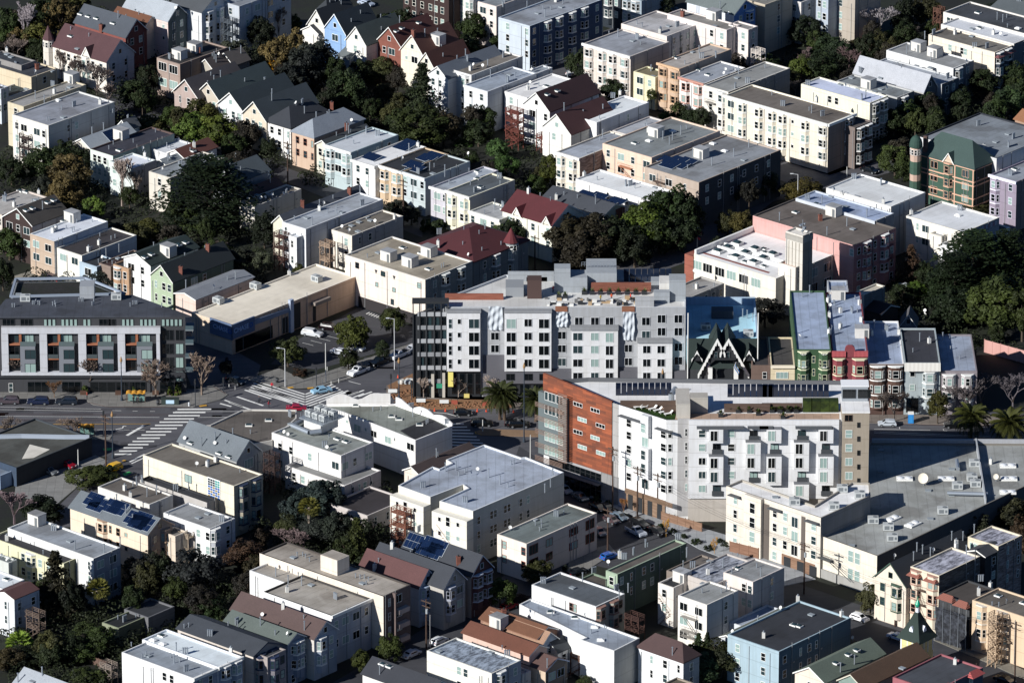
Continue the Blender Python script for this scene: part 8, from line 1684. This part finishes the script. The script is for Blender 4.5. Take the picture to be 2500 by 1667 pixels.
for i in range(240): p = un(U(1250, 2250), U(585, 640), .2) if i > 60 else un(U(1200, 1420), U(470, 560), .2); s = U(.1, .38); m.lathe([(.01, p.z-.1), (s, p.z), (s*.6, p.z+s*.7), (.01, p.z+s)], 6, 0, (p.x, p.y))
o = m.obj('dug_earth', mat('soil2', '7A563C')); tag(o, 'heaps of dug brown earth along the roadworks', 'earth', kind='stuff')
# fences
def fence(label, pts, h, m, name='fence'):
    P = [un(x, y, 0) for x, y in pts]; r = thing(name, label, 'fence', P[0]); b = MB(); q = MB()
    for a_, b_ in zip(P, P[1:]):
        a_, b_ = a_-P[0], b_-P[0]; d = (b_-a_); n = max(1, int(d.length/2)); w = Vector((-d.y, d.x, 0)).normalized()*.05
        b.add([tuple(a_-w), tuple(b_-w), tuple(b_-w+Vector((0, 0, h))), tuple(a_-w+Vector((0, 0, h))), tuple(a_+w), tuple(b_+w), tuple(b_+w+Vector((0, 0, h))), tuple(a_+w+Vector((0, 0, h)))], ((0, 1, 2, 3), (5, 4, 7, 6), (3, 2, 6, 7)))
        for k in range(n+1): c_ = a_+d*k/n; q.box(c_.x-.08, c_.y-.08, 0, c_.x+.08, c_.y+.08, h+.15)
    b.obj('boards', m, r); q.obj('posts', m, r)
WF = mat('wood', '6A5044')
tile(3, 0); fence('weathered timber fence across the lower left gardens', [(455, 1235), (620, 1300)], 1.8, WF); fence('grey timber fence beside the olive shed garden', [(800, 1390), (960, 1440)], 1.6, WF)
tile(0, 0); fence('salmon garden wall left of the roof-deck block', [(1250, 690), (1380, 735)], 2.4, mat('wall', 'D07048'), 'garden_wall'); fence('grey board fence above the salmon wall', [(1240, 640), (1375, 680)], 2, mat('wood', '8A8078'))
tile(0, 3); fence('pale board fence behind the silver tree', [(1310, 200), (1480, 260)], 1.8, mat('wood', '8E8478')); fence('terracotta garden wall under the silver tree', [(830, 340), (1040, 400)], 1.5, mat('wall', 'C88A58'), 'garden_wall')
tile(3, 2); fence('long horizontal-board garden wall before the stone base', [(1365, 120), (1725, 225)], 2, mat('wood', '8E6A4E')); fence('timber stair screen at the cream L-shaped block', [(1975, 400), (2230, 465)], 2.4, mat('wood', '8E6448'))
tile(2, 3); tile(1, 3); fence('pink boundary wall at the right edge below the olive tree', [(1980, 1640), (2340, 1740)], 3, mat('wall', 'D8968A'), 'garden_wall')
# ================= timber and iron stairs =================
def stairs(label, x, y, h, m, w=3.4, n=3, az=AZ, z=0, name='back_stair'):
    """zigzag outside stair whose foot is below pixel (x,y) at its top landing height h"""
    p = un(x, y, h); r = thing(name, label, 'staircase', (p.x, p.y, 0), az); P = MB(); F_ = MB(); R_ = MB()
    for sx in (-w/2, 0, w/2):
        for sy in (-.9, .9): P.box(sx-.09, sy-.09, 0, sx+.09, sy+.09, h+1)
    for k in range(1, n+1):
        z_ = h*k/n; F_.box(-w/2, -1, z_-.15, w/2, 1, z_)
        for sy in (-1, 1):
            for j in range(3): R_.box(-w/2, sy-.03, z_+.25+j*.33, w/2, sy+.03, z_+.37+j*.33)
        for sx in (-w/2, w/2):
            for j in range(3): R_.box(sx-.03, -1, z_+.25+j*.33, sx+.03, 1, z_+.37+j*.33)
        s = 1 if k % 2 else -1; dz = h/n
        for j in range(8): F_.box(s*(-w/2+w*j/8), -1.5, z_-dz+dz*j/8, s*(-w/2+w*(j+1)/8), -1.02, z_-dz+dz*j/8+.08)
        R_.add([(-s*w/2, -1.5, z_-dz+.9), (s*w/2, -1.5, z_+.9), (s*w/2, -1.5, z_+1), (-s*w/2, -1.5, z_-dz+1)], ((0, 1, 2, 3),))
    P.obj('posts', m, r); F_.obj('landings', m, r); R_.obj('railings', m, r)
RW, BW2, GW = mat('wood', '7A3424'), mat('wood', '6E4430'), mat('flat', '8E8A84')
tile(0, 2); stairs('tall rust-red timber stair behind the white houses', 60, 1000, 9, RW, 4, 4); stairs('rust-red garden stair under the white long house', 320, 1230, 3.5, RW, 3, 1); stairs('white rear stair at the pinkish-white block', 2230, 470, 8, mat('flat', 'C8C0B8'), 3, 3)
tile(0, 3); stairs('rust-brown timber stair tower at the top edge', 790, -40, 11, BW2, 3.6, 4); stairs('timber porch stair below the mint shed', 190, 190, 5, mat('wood', '6A5648'), 3, 2); stairs('dark timber balconies at the top right white house', 1580, 100, 8, BW2, 2.2, 3)
tile(0, 0); stairs('white slatted rear stair of the turret villa', 1080, 500, 6, mat('flat', 'D8D8D4'), 3, 2); stairs('dark fire stair on the boxy stucco block', 235, 1225, 7.5, mat('flat', '3A2E2C'), 3, 3); stairs('grey iron stair between the blue-white houses', 2050, 200, 9, mat('flat', '4A525A'), 3, 3); stairs('reddish deck at the top left centre', 2230, 190, 5, RW, 4, 1)
tile(0, 1); stairs('timber deck of the rust-red gabled house', 1180, 410, 5.5, BW2, 6, 1); stairs('timber deck of the cream dormered house', 1400, 490, 5, BW2, 3.6, 1)
tile(1, 1); stairs('sunlit timber back stair between the white wing and cream house', 655, 690, 7, mat('wood', 'A89078'), 3, 2); stairs('brown balconies stacked left of the white rear wing', 245, 610, 8, mat('wood', '54342C'), 3, 3)
tile(2, 1); stairs('dark timber stair well between the lower white houses', 160, 1080, 8, mat('wood', '3E2A28'), 3, 3); 
tile(3, 1); stairs('brown zigzag stair on the left end of the cream-white block', 1310, 50, 8.5, mat('wood', '8A4E34'), 4, 3); stairs('brown zigzag stair on the right end of the cream-white block', 1730, 195, 7, mat('wood', '8A4E34'), 4, 2)
tile(3, 0); stairs('grey timber porch of the red-roofed white house', 320, 960, 5.4, mat('wood', '6A5A50'), 3.6, 2); stairs('beige rear stair beside the peach house', 1640, 250, 6.5, mat('wood', 'A89A84'), 4, 2); stairs('timber stair at the bottom left of the two-unit house', 970, 1420, 4, mat('wood', '8A8078'), 3, 2)
tile(3, 2); stairs('scorched timber porch behind the slate roof house', 1130, 990, 5.5, mat('wood', '4A2A22'), 3.6, 2); stairs('timber stair at the black-roofed cottage', 1430, 800, 6, mat('wood', '7A6454'), 3, 2); stairs('timber balcony of the little white cottage', 660, 1350, 3.6, BW2, 4.4, 1)
tile(3, 3); stairs('pale scaffold tower on the apricot building', 2080, 980, 10.5, mat('flat', 'A8927A'), 2, 6)
# ================= church spire =================
tile(3, 3); p = un(1385, 1270, 6); sp = thing('church_spire', 'pyramidal dark green church spire with emerald onion finial', 'spire', (p.x, p.y+2.3, 0), AZ)
m = MB(); m.box(-2.3, -2.3, 0, 2.3, 2.3, 7.6); m.obj('tower', mat('wall', 'E8D878'), sp); m = MB()
for s in (-1, 1):
    for a_, b_ in ((-2.33, -2.05), (-.7, -.55), (.55, .7), (2.05, 2.33)):
        m.box(a_, s*2.3, 5, b_, s*2.34, 7.6); m.box(s*2.3, a_, 5, s*2.34, b_, 7.6)
m.box(-2.5, -2.5, 7.6, 2.5, 2.5, 7.85); m.obj('trim', mat('flat', 'E0E6F0'), sp); m = MB(); zz = 7.85
prof = [(3.0, 0), (2.1, 1.5), (1.1, 3.6), (.42, 5.4)]
for (r0, z0), (r1_, z1) in zip(prof, prof[1:]): m.add([(sx*r0, sy*r0, zz+z0) for sx, sy in ((-1, -1), (1, -1), (1, 1), (-1, 1))]+[(sx*r1_, sy*r1_, zz+z1) for sx, sy in ((-1, -1), (1, -1), (1, 1), (-1, 1))], ((0, 1, 5, 4), (1, 2, 6, 5), (2, 3, 7, 6), (3, 0, 4, 7)))
m.obj('spire_roof', mat('shingle', '26352F'), sp); MB().lathe([(.42, zz+5.3), (.36, zz+6.3), (.44, zz+6.35)], 10).obj('collar', mat('flat', 'D8DCE4'), sp)
MB().lathe([(.2, zz+6.35), (.5, zz+6.7), (.56, zz+7.1), (.35, zz+7.6), (.1, zz+8.0), (.04, zz+8.7), (.001, zz+8.8)], 12).obj('onion_finial', mat('paint', '1E9A78'), sp)
for k in (0, 1):
    m = MB(); m.add([(-.45, -2.0, zz+1.2), (.45, -2.0, zz+1.2), (.45, -2.0, zz+2.2), (0, -2.0, zz+2.9), (-.45, -2.0, zz+2.2), (-.45, -1.2, zz+1.2), (.45, -1.2, zz+1.2), (.45, -1.2, zz+2.2), (0, -1, zz+2.9), (-.45, -1.2, zz+2.2)], ((0, 1, 2, 3, 4), (1, 6, 7, 2), (2, 7, 8, 3), (3, 8, 9, 4), (4, 9, 5, 0))); m.obj('lucarne', mat('flat', 'D8DEE8'), sp, (0, 0, 0), k*math.pi/2)
# ================= turrets, dormers and facade pieces =================
def turret(root, x, y, z0, zt, r, ht, wm, rm, dome=False, n=8):
    p = un(x, y, zt)-root.location; c_, s_ = math.cos(-root.rotation_euler.z), math.sin(-root.rotation_euler.z); X, Y = p.x*c_-p.y*s_, p.x*s_+p.y*c_
    o = MB().lathe([(r, z0), (r, zt)], n, c=(X, Y)).obj('turret', wm, root); pr = [(r*1.15, zt-.1), (.02, zt+ht)] if not dome else [(r*1.2, zt-.15), (r*1.2, zt+.1), (r*1.18, zt+ht*.25), (r*1.0, zt+ht*.6), (r*.6, zt+ht*.88), (.12, zt+ht), (.02, zt+ht*1.15)]
    MB().lathe(pr, n if not dome else 16, c=(X, Y)).obj('turret_roof', rm, o); 
    for k in range(n): a_ = (k+.5)*6.283/n; window(o, X+math.cos(a_)*r*.97, Y+math.sin(a_)*r*.97, zt-1.3, a_+math.pi/2, r*.42, 1.2, None, True, 0)
tile(0, 0); turret(bq, 430, 345, 0, 9.6, 1.3, 3.4, mat('wall', 'EDE4D6'), mat('shingle', '54383A'))
tile(0, 3); turret(gq, 1372, 1300, 0, 14.8, 1.3, 2.6, mat('wall', 'CDA890'), mat('shingle', '2F4A40'), True, 10)
tile(1, 1); turret(bpy.data.objects[[o.name for o in BH if 'maroon hip' in o['label']][0]], 2290, 650, 0, 11, 1.6, 3.2, mat('wall', '7E8C90'), mat('shingle', '64282C'), False, 12)
def gablet(root, x, y, w, hgt, wm, rm):
    """small front gable over the eave of face 0, centred on pixel (x,y)"""
    a, b, h = root['dims']; p = un(x, y, h)-root.location; c_, s_ = math.cos(-root.rotation_euler.z), math.sin(-root.rotation_euler.z); X = p.x*c_-p.y*s_
    m = MB(); m.add([(X-w/2, -b/2-.4, h-.1), (X+w/2, -b/2-.4, h-.1), (X, -b/2-.4, h+hgt)], ((0, 1, 2),)); m.obj('gablet', wm, root); q = MB()
    for s in (-1, 1): q.add([(X+s*(w/2+.2), -b/2-.6, h-.25), (X, -b/2-.6, h+hgt+.1), (X, -b/2+3.2, h+hgt+.1), (X+s*(w/2+.2), -b/2+.6, h-.15)], ((0, 1, 2, 3),))
    q.obj('gablet_roof', rm, root); q = MB()
    for s in (-1, 1): q.add([(X+s*(w/2+.2), -b/2-.63, h-.25), (X, -b/2-.63, h+hgt+.1), (X, -b/2-.63, h+hgt-.2), (X+s*(w/2-.1), -b/2-.63, h-.25)], ((0, 1, 2, 3),))
    q.obj('bargeboard', WHT, root)
tile(0, 0); gablet(bq, 770, 500, 2.8, 2.3, mat('wall', 'EDE4D6'), mat('shingle', '54383A'))
mgq = [o for o in BH if 'front gablets' in o['label']][0]; tile(1, 2); gablet(mgq, 80, 420, 2.6, 1.9, mat('wall', 'F2F1DC'), mat('shingle', '6E2B2F')); gablet(mgq, 345, 500, 2.6, 1.9, mat('wall', 'F2F1DC'), mat('shingle', '6E2B2F'))
tile(0, 3); gablet(gq, 1670, 1440, 3.2, 2.2, mat('wall', 'DDBFA0'), mat('shingle', '3C4F4A'))
tq = [o for o in gq.children if o.name.startswith('turret')][0]; vv = sorted(v.co.x for v in tq.data.vertices); cy = sorted(v.co.y for v in tq.data.vertices)
for z0_, z1_ in ((3, 6.4), (8, 11.2)): MB().lathe([(1.34, z0_), (1.34, z1_)], 10, c=((vv[0]+vv[-1])/2, (cy[0]+cy[-1])/2)).obj('turret_panel', mat('wall', '2F5A48'), gq)
# Queen Anne trim bands, stacks
a, b, h = gq['dims']; CT = mat('flat', 'CFA68E')
for z in (2.4, 4.2, 7.4, 8.4, 11.4):
    m = MB(); m.box(-a/2-.1, -b/2-.12, z, a/2+.1, -b/2, z+.28); m.box(a/2, -b/2-.12, z, a/2+.12, b/2, z+.28); m.obj('trim_band', CT, gq)
for x in (-.9, -.62, .1, .33, .97): m = MB(); m.box(x*a/2-.15, -b/2-.1, 0, x*a/2+.15, -b/2-.003, 11.4); m.obj('trim_post', CT, gq)
for x, y in ((1458, 1300), (1800, 1330)):
    tile(0, 3); p = un(x, y, 14)-gq.location; c_, s_ = math.cos(-AZ), math.sin(-AZ); X, Y = p.x*c_-p.y*s_, p.x*s_+p.y*c_; MB().box(X-.5, Y-.35, 12, X+.5, Y+.35, 16.4).obj('chimney', mat('wood', '6A524C'), gq)
# stained lattice window, graffiti, fire escapes, balconies
def onface(root, face, x, y, zguess=None):
    a, b, h = root['dims']; az = root.rotation_euler.z + (0 if face == 0 else math.pi/2)
    n = Vector((math.sin(az), -math.cos(az), 0)); O = root.location + n*(b/2 if face == 0 else a/2); d = Vector((math.cos(az), math.sin(az), 0))
    r = ray(x, y); t = (O-CAMP).dot(n)/r.dot(n); p = CAMP+r*t-root.location; return p.dot(d), p.z, az
def facebox(root, face, x0, y0, x1, y1, d0, d1, m, name, clutter_=None):
    u0, z1, az = onface(root, face, x0, y0); u1, z0, _ = onface(root, face, x1, y1); a, b, h = root['dims']; off = b/2 if face == 0 else a/2; loc_rz = 0 if face == 0 else math.pi/2
    o = MB().box(min(u0, u1), -off-d1, z0, max(u0, u1), -off-d0, z1).obj(name, m, root, (0, 0, 0), loc_rz); return o
find = lambda s: [o for o in BH if s in o['label']][0]
tile(2, 0); lt_ = find('stained-glass'); facebox(lt_, 0, 1850, 1250, 1965, 1450, 0, .12, WHT, 'lattice_frame')
cols = [mat('glass', '3A8E8A'), mat('glass', '2A5A9A'), mat('glass', '8A7A50'), mat('glass', '1E2E3A')]
u0, z1, _ = onface(lt_, 0, 1853, 1258); u1, z0, _ = onface(lt_, 0, 1962, 1462); m = MB(); off = lt_['dims'][1]/2
for i in range(5):
    for j in range(8): w_ = (u1-u0)/5; hh = (z1-z0)/8; m.box(u0+i*w_+.06, -off-.16, z0+j*hh+.06, u0+(i+1)*w_-.06, -off-.121, z0+(j+1)*hh-.06, (0 if i > 2 else 3) if j > 4 else (1 if (i+j) % 3 else 2))
m.obj('stained_panes', cols, lt_)
gr = [MB(), MB()]; a, b, h = wg['dims']
for i in range(7):
    y = b/2-6.2+i*.82
    for t in range(9): q0_, q1_ = t*.7, (t+1)*.7; gr[i % 2].add([(a/2+.02, y+.33*math.cos(q0_), h-.95+.5*math.sin(q0_)), (a/2+.02, y+.33*math.cos(q1_), h-.95+.5*math.sin(q1_)), (a/2+.02, y+.2*math.cos(q1_), h-.95+.3*math.sin(q1_)), (a/2+.02, y+.2*math.cos(q0_), h-.95+.3*math.sin(q0_))], ((0, 1, 2, 3),))
gr[0].obj('graffiti', mat('flat', 'D8D8E4'), wg); gr[1].obj('graffiti', mat('flat', 'B0526A'), wg)
def escape(root, face, x0, x1, ys, m, hgt=1.0):
    P = MB(); a, b, h = root['dims']; off = b/2 if face == 0 else a/2
    zs = []
    for y in ys:
        u0, z, _ = onface(root, face, x0, y); u1 = onface(root, face, x1, y)[0]; zs.append(z); P.box(u0, -off-1, z-.06, u1, -off-.05, z)
        for j in (0, .5, 1): P.box(u0, -off-1.03, z+j*hgt-.02, u1, -off-.98, z+j*hgt+.02)
        n = max(3, int(abs(u1-u0)/.35))
        for k in range(n+1): uu = u0+(u1-u0)*k/n; P.box(uu-.015, -off-1.02, z, uu+.015, -off-.99, z+hgt)
    for za, zb in zip(zs, zs[1:]): P.tube((u0+.3, -off-.6, za), (u1-.3, -off-.6, zb), .05, n=4); P.tube((u0+.5, -off-.8, za), (u1-.1, -off-.8, zb), .05, n=4)
    P.obj('fire_escape', m, root, (0, 0, 0), 0 if face == 0 else math.pi/2)
IR = mat('flat', '5A4A42')
tile(0, 2); escape(find('peach-pink'), 0, 1000, 1110, (1470, 1560), mat('flat', 'B07A5E')); escape(find('off-white house with mid-grey'), 0, 1770, 1850, (900, 1010), GW); tile(1, 2); escape(find('taupe apartment block with solar'), 0, 1310, 1400, (110, 160), IR)
tile(3, 2); escape(find('cube-like'), 0, 1560, 1690, (960, 1080, 1130), GW); tile(3, 3); escape(find('red-tiled bays'), 0, 1385, 1460, (720, 850, 970), IR); escape(find('apricot'), 0, 2110, 2230, (1010, 1160), mat('flat', '8A7A6A'))
tile(1, 3); pk = find('pink apartment block with brown roof'); escape(pk, 1, 895, 965, (760, 880), mat('flat', '7A4A4C')); escape(pk, 1, 1085, 1150, (700, 820), mat('flat', '7A4A4C'))
# red tile hoods
def hood(root, face, u, z, w, d, m):
    a, b, h = root['dims']; off = b/2 if face == 0 else a/2; L = a if face == 0 else b; x = -L/2+u*L
    MB().add([(x-w/2, -off-d, z-.9), (x+w/2, -off-d, z-.9), (x+w*.3, -off, z), (x-w*.3, -off, z), (x-w/2, -off, z-.9), (x+w/2, -off, z-.9)], ((0, 1, 2, 3), (0, 3, 4), (1, 5, 2))).obj('tile_hood', m, root, (0, 0, 0), 0 if face == 0 else math.pi/2)
RT = mat('tile', 'A85A40'); rb_ = find('red-tiled bays'); hood(rb_, 0, .2, rb_['dims'][2]-.6, 3.2, 1.4, RT); hood(rb_, 0, .78, rb_['dims'][2]-.6, 3.2, 1.4, RT)
nt_ = find('scaffold netting'); hood(nt_, 0, .3, nt_['dims'][2]+.5, 4.2, 1.5, RT); hood(nt_, 0, .8, nt_['dims'][2]+.2, 3.6, 1.5, RT); ch_ = find('red tile awnings at the bottom'); hood(ch_, 1, .2, ch_['dims'][2]+.5, 4, 1.5, mat('tile', 'C8403C')); hood(ch_, 1, .8, ch_['dims'][2]+.5, 4, 1.5, mat('tile', 'C8403C'))
hood(find('maroon tile awning'), 1, .5, 10.4, find('maroon tile awning')['dims'][1], 1.2, mat('tile', '8E4A50'))
a, b, h = nt_['dims']; m = MB(); N = 14
for i in range(N+1):
    for j in range(11): m.v.append((-a/2+a*i/N, -b/2-.9-.15*math.sin(i*2.1+j*1.3), h-2.4-(h-2.6)*j/10))
for i in range(N):
    for j in range(10): k = i*11+j; m.f.append((k, k+1, k+12, k+11)); m.m.append(0)
m.obj('debris_netting', mat('mottle', '3A3D44'), nt_); m = MB()
for k in range(5): m.tube((-a/2+a*k/4, -b/2-1.05, 0), (-a/2+a*k/4, -b/2-1.05, h-1), .05, n=4)
m.obj('scaffold_poles', GALV, nt_)
# corner balconies of the tan apartment house
tb = find('corner balconies'); a, b, h = tb['dims']
for k in range(3): MB().box(a/2, b/2-4.6, h-4.9-k*3.1, a/2+1.1, b/2-1.4, h-3.9-k*3.1).obj('balcony', mat('wall', 'C8B0A4'), tb)
MB().box(a/2, b/2-5.5, 0, a/2+.9, b/2-5.1, h).obj('blade_wall', mat('wall', '6E5A56'), tb); p = un(0, 0, 0); tile(3, 1)
def bigbox(root, x, y, w, d, hh, m, rm, name='stair_hut'):
    a, b, h = root['dims']; p = un(x, y, h-.35)-root.location; c_, s_ = math.cos(-root.rotation_euler.z), math.sin(-root.rotation_euler.z); X, Y = p.x*c_-p.y*s_, p.x*s_+p.y*c_
    MB().box(X-w, Y, h-.4, X, Y+d, h+hh).obj(name, m, root); MB().box(X-w+.15, Y+.15, h+hh, X-.15, Y+d-.15, h+hh+.04).obj('hut_roof', rm, root)
bigbox(tb, 742, 614, 4.6, 3.6, 3.0, mat('wall', 'EBDCC8'), mat('roof', 'B5AA9C'))
# ================= people =================
def person(label, x, y, z, top, legs, rz, pose=0, scale=1.0):
    p = un(x, y, z); J = {'pelvis': (0, 0, .92), 'chest': (0, 0, 1.32), 'neck': (0, 0, 1.5), 'head': (0, -.02, 1.62), 'crown': (0, -.01, 1.76)}
    s = .28 if pose == 0 else .05
    V = [(0, 0, .92), (0, 0, 1.18), (0, 0, 1.4), (0, 0, 1.5), (0, -.02, 1.62), (0, -.01, 1.74), (-.1, 0, .88), (-.11, -s*.5, .48), (-.11, -s*.9+.1, .08), (-.11, -s*.9-.06, .03), (.1, 0, .88), (.11, s*.3, .48), (.11, s, .1), (.11, s-.14, .03), (-.2, 0, 1.42), (-.26, .05+s*.3, 1.14), (-.25, -.1+s*.3, .9), (.2, 0, 1.42), (.26, -.05-s*.3, 1.14), (.25, -.22-s*.3, .92), (-.25, -.14+s*.3, .82), (.25, -.28-s*.3, .85)]
    E = [(0, 1), (1, 2), (2, 3), (3, 4), (4, 5), (0, 6), (6, 7), (7, 8), (8, 9), (0, 10), (10, 11), (11, 12), (12, 13), (2, 14), (14, 15), (15, 16), (16, 20), (2, 17), (17, 18), (18, 19), (19, 21)]
    R = [.15, .14, .16, .06, .1, .08, .09, .065, .045, .04, .09, .065, .045, .04, .07, .05, .035, .07, .05, .035, .03, .03]
    me = bpy.data.meshes.new('person'); me.from_pydata(V, E, []); o = link('person', me, None, p, rz); o.scale = (scale,)*3; tag(o, label, 'person')
    sk = o.modifiers.new('s', 'SKIN'); me.skin_vertices
    for i, r in enumerate(R): me.skin_vertices[0].data[i].radius = (r, r*.8)
    me.skin_vertices[0].data[0].use_root = True; o.modifiers.new('b', 'SUBSURF').levels = 1; o.modifiers['b'].render_levels = 1
    dg = bpy.context.evaluated_depsgraph_get(); bpy.context.view_layer.update(); nm = bpy.data.meshes.new_from_object(o.evaluated_get(dg)); o.modifiers.clear(); o.data = nm; nm.materials.clear()
    for mm in (mat('flat', top), mat('flat', legs), mat('flat', 'B08468'), mat('flat', '2A201A')): nm.materials.append(mm)
    for f_ in nm.polygons: zc = f_.center.z; f_.material_index = 1 if zc < .93 and abs(f_.center.x) < .19 else (3 if zc > 1.66 else 2 if zc > 1.5 or (zc < .9 and abs(f_.center.x) > .2) else 0)
    return o
tile(2, 1); person('pedestrian in a red coat stepping off the kerb by the zebra', 160, 475, .03, 'C01830', '1E2430', .3); person('pedestrian in a red jacket beside the brown roof', 133, 640, .03, 'A02038', '2A2A34', 1.0)
tile(2, 0); person('figure in dark clothes at the planter boxes', 775, 560, .14, '8A3A30', '24262C', 2.0, 1); person('person waiting inside the bus shelter, left', 1190, 600, .14, '1E2228', '20242A', .5, 1); person('person waiting inside the bus shelter, right', 1225, 602, .14, '2A2A34', '181C22', -.5, 1)
tile(1, 2); person('roof worker in an orange vest on the deck', 922, 1180, zg-.5, 'E05A28', '2A3040', .5, 1); person('roof worker in red near the deck planters', 1092, 1180, zg-.5, 'C83020', '3A3A40', 2, 1); person('roof worker in yellow beside deck furniture', 826, 1190, zg-.5, 'D8B838', '3A3A40', 1, 1); person('worker in red by the timber pavilion', 402, 1110, zg-.5, 'B82A30', '2A2A30', 1, 1)
tile(2, 1); person('site worker in white before the dark glazed corner', 1695, 540, .2, 'D8D8DC', '24262C', .3, 1)
tile(3, 3); person('worker in an orange vest by the scaffolded house', 1636, 1200, .14, 'D86A28', '2A3040', .6)
# bicycle with rider
tile(2, 1); p = un(45, 600, .03); bc = thing('bicycle', 'bicycle ridden across the zebra stripes near the centre left', 'bicycle', p, .5); m = MB()
for x in (-.5, .5):
    w_ = MB()
    for k in range(16): a_, b_ = k*.3927, (k+1)*.3927; w_.tube((x+.33*math.cos(a_), 0, .33+.33*math.sin(a_)), (x+.33*math.cos(b_), 0, .33+.33*math.sin(b_)), .03, n=4, cap=False)
    w_.obj('wheel', DRK, bc)
for a_, b_ in (((-.5, 0, .33), (0, 0, .35)), ((0, 0, .35), (-.12, 0, .85)), ((0, 0, .35), (.38, 0, .8)), ((-.12, 0, .8), (.38, 0, .82)), ((.5, 0, .33), (.36, 0, .95))): m.tube(a_, b_, .03, n=5)
m.obj('frame', mat('flat', '40444A'), bc); MB().box(-.25, -.08, .85, .02, .08, .92).obj('saddle', DRK, bc); MB().box(.32, -.25, .95, .38, .25, .99).obj('handlebar', DRK, bc)
person('cyclist in dark clothes riding over the zebra stripes', 45, 597, .15, '2C3440', '1C2028', .5+math.pi/2, 1, .98)

# few, irregular openings of the peach wall
tile(1, 1); a, b, h = pw['dims']
for x, y, w_, h_ in ((905, 850, 1.0, 1.3), (1135, 925, 1.2, 1.1), (1080, 1020, .7, .9), (1233, 1068, .8, .9), (1218, 1175, .8, 1.2), (1458, 1030, 1.1, 1.2)): u, z, _ = onface(pw, 0, x+15, y+18); window(pw, u, -b/2, z, 0, w_, h_, DRK)
for x, y in ((1087, 907), (1248, 960)): u, z, _ = onface(pw, 0, x, y); MB().add([(u-.45, -b/2-.03, z), (u, -b/2-.03, z-1), (u+.45, -b/2-.03, z)], ((0, 1, 2),)).obj('triangular_window', DRK, pw)
MB().box(-a/2+4, -b/2-.06, 0, a/2+.02, -b/2-.003, 2.6).obj('dark_base', mat('flat', '2A2628'), pw)
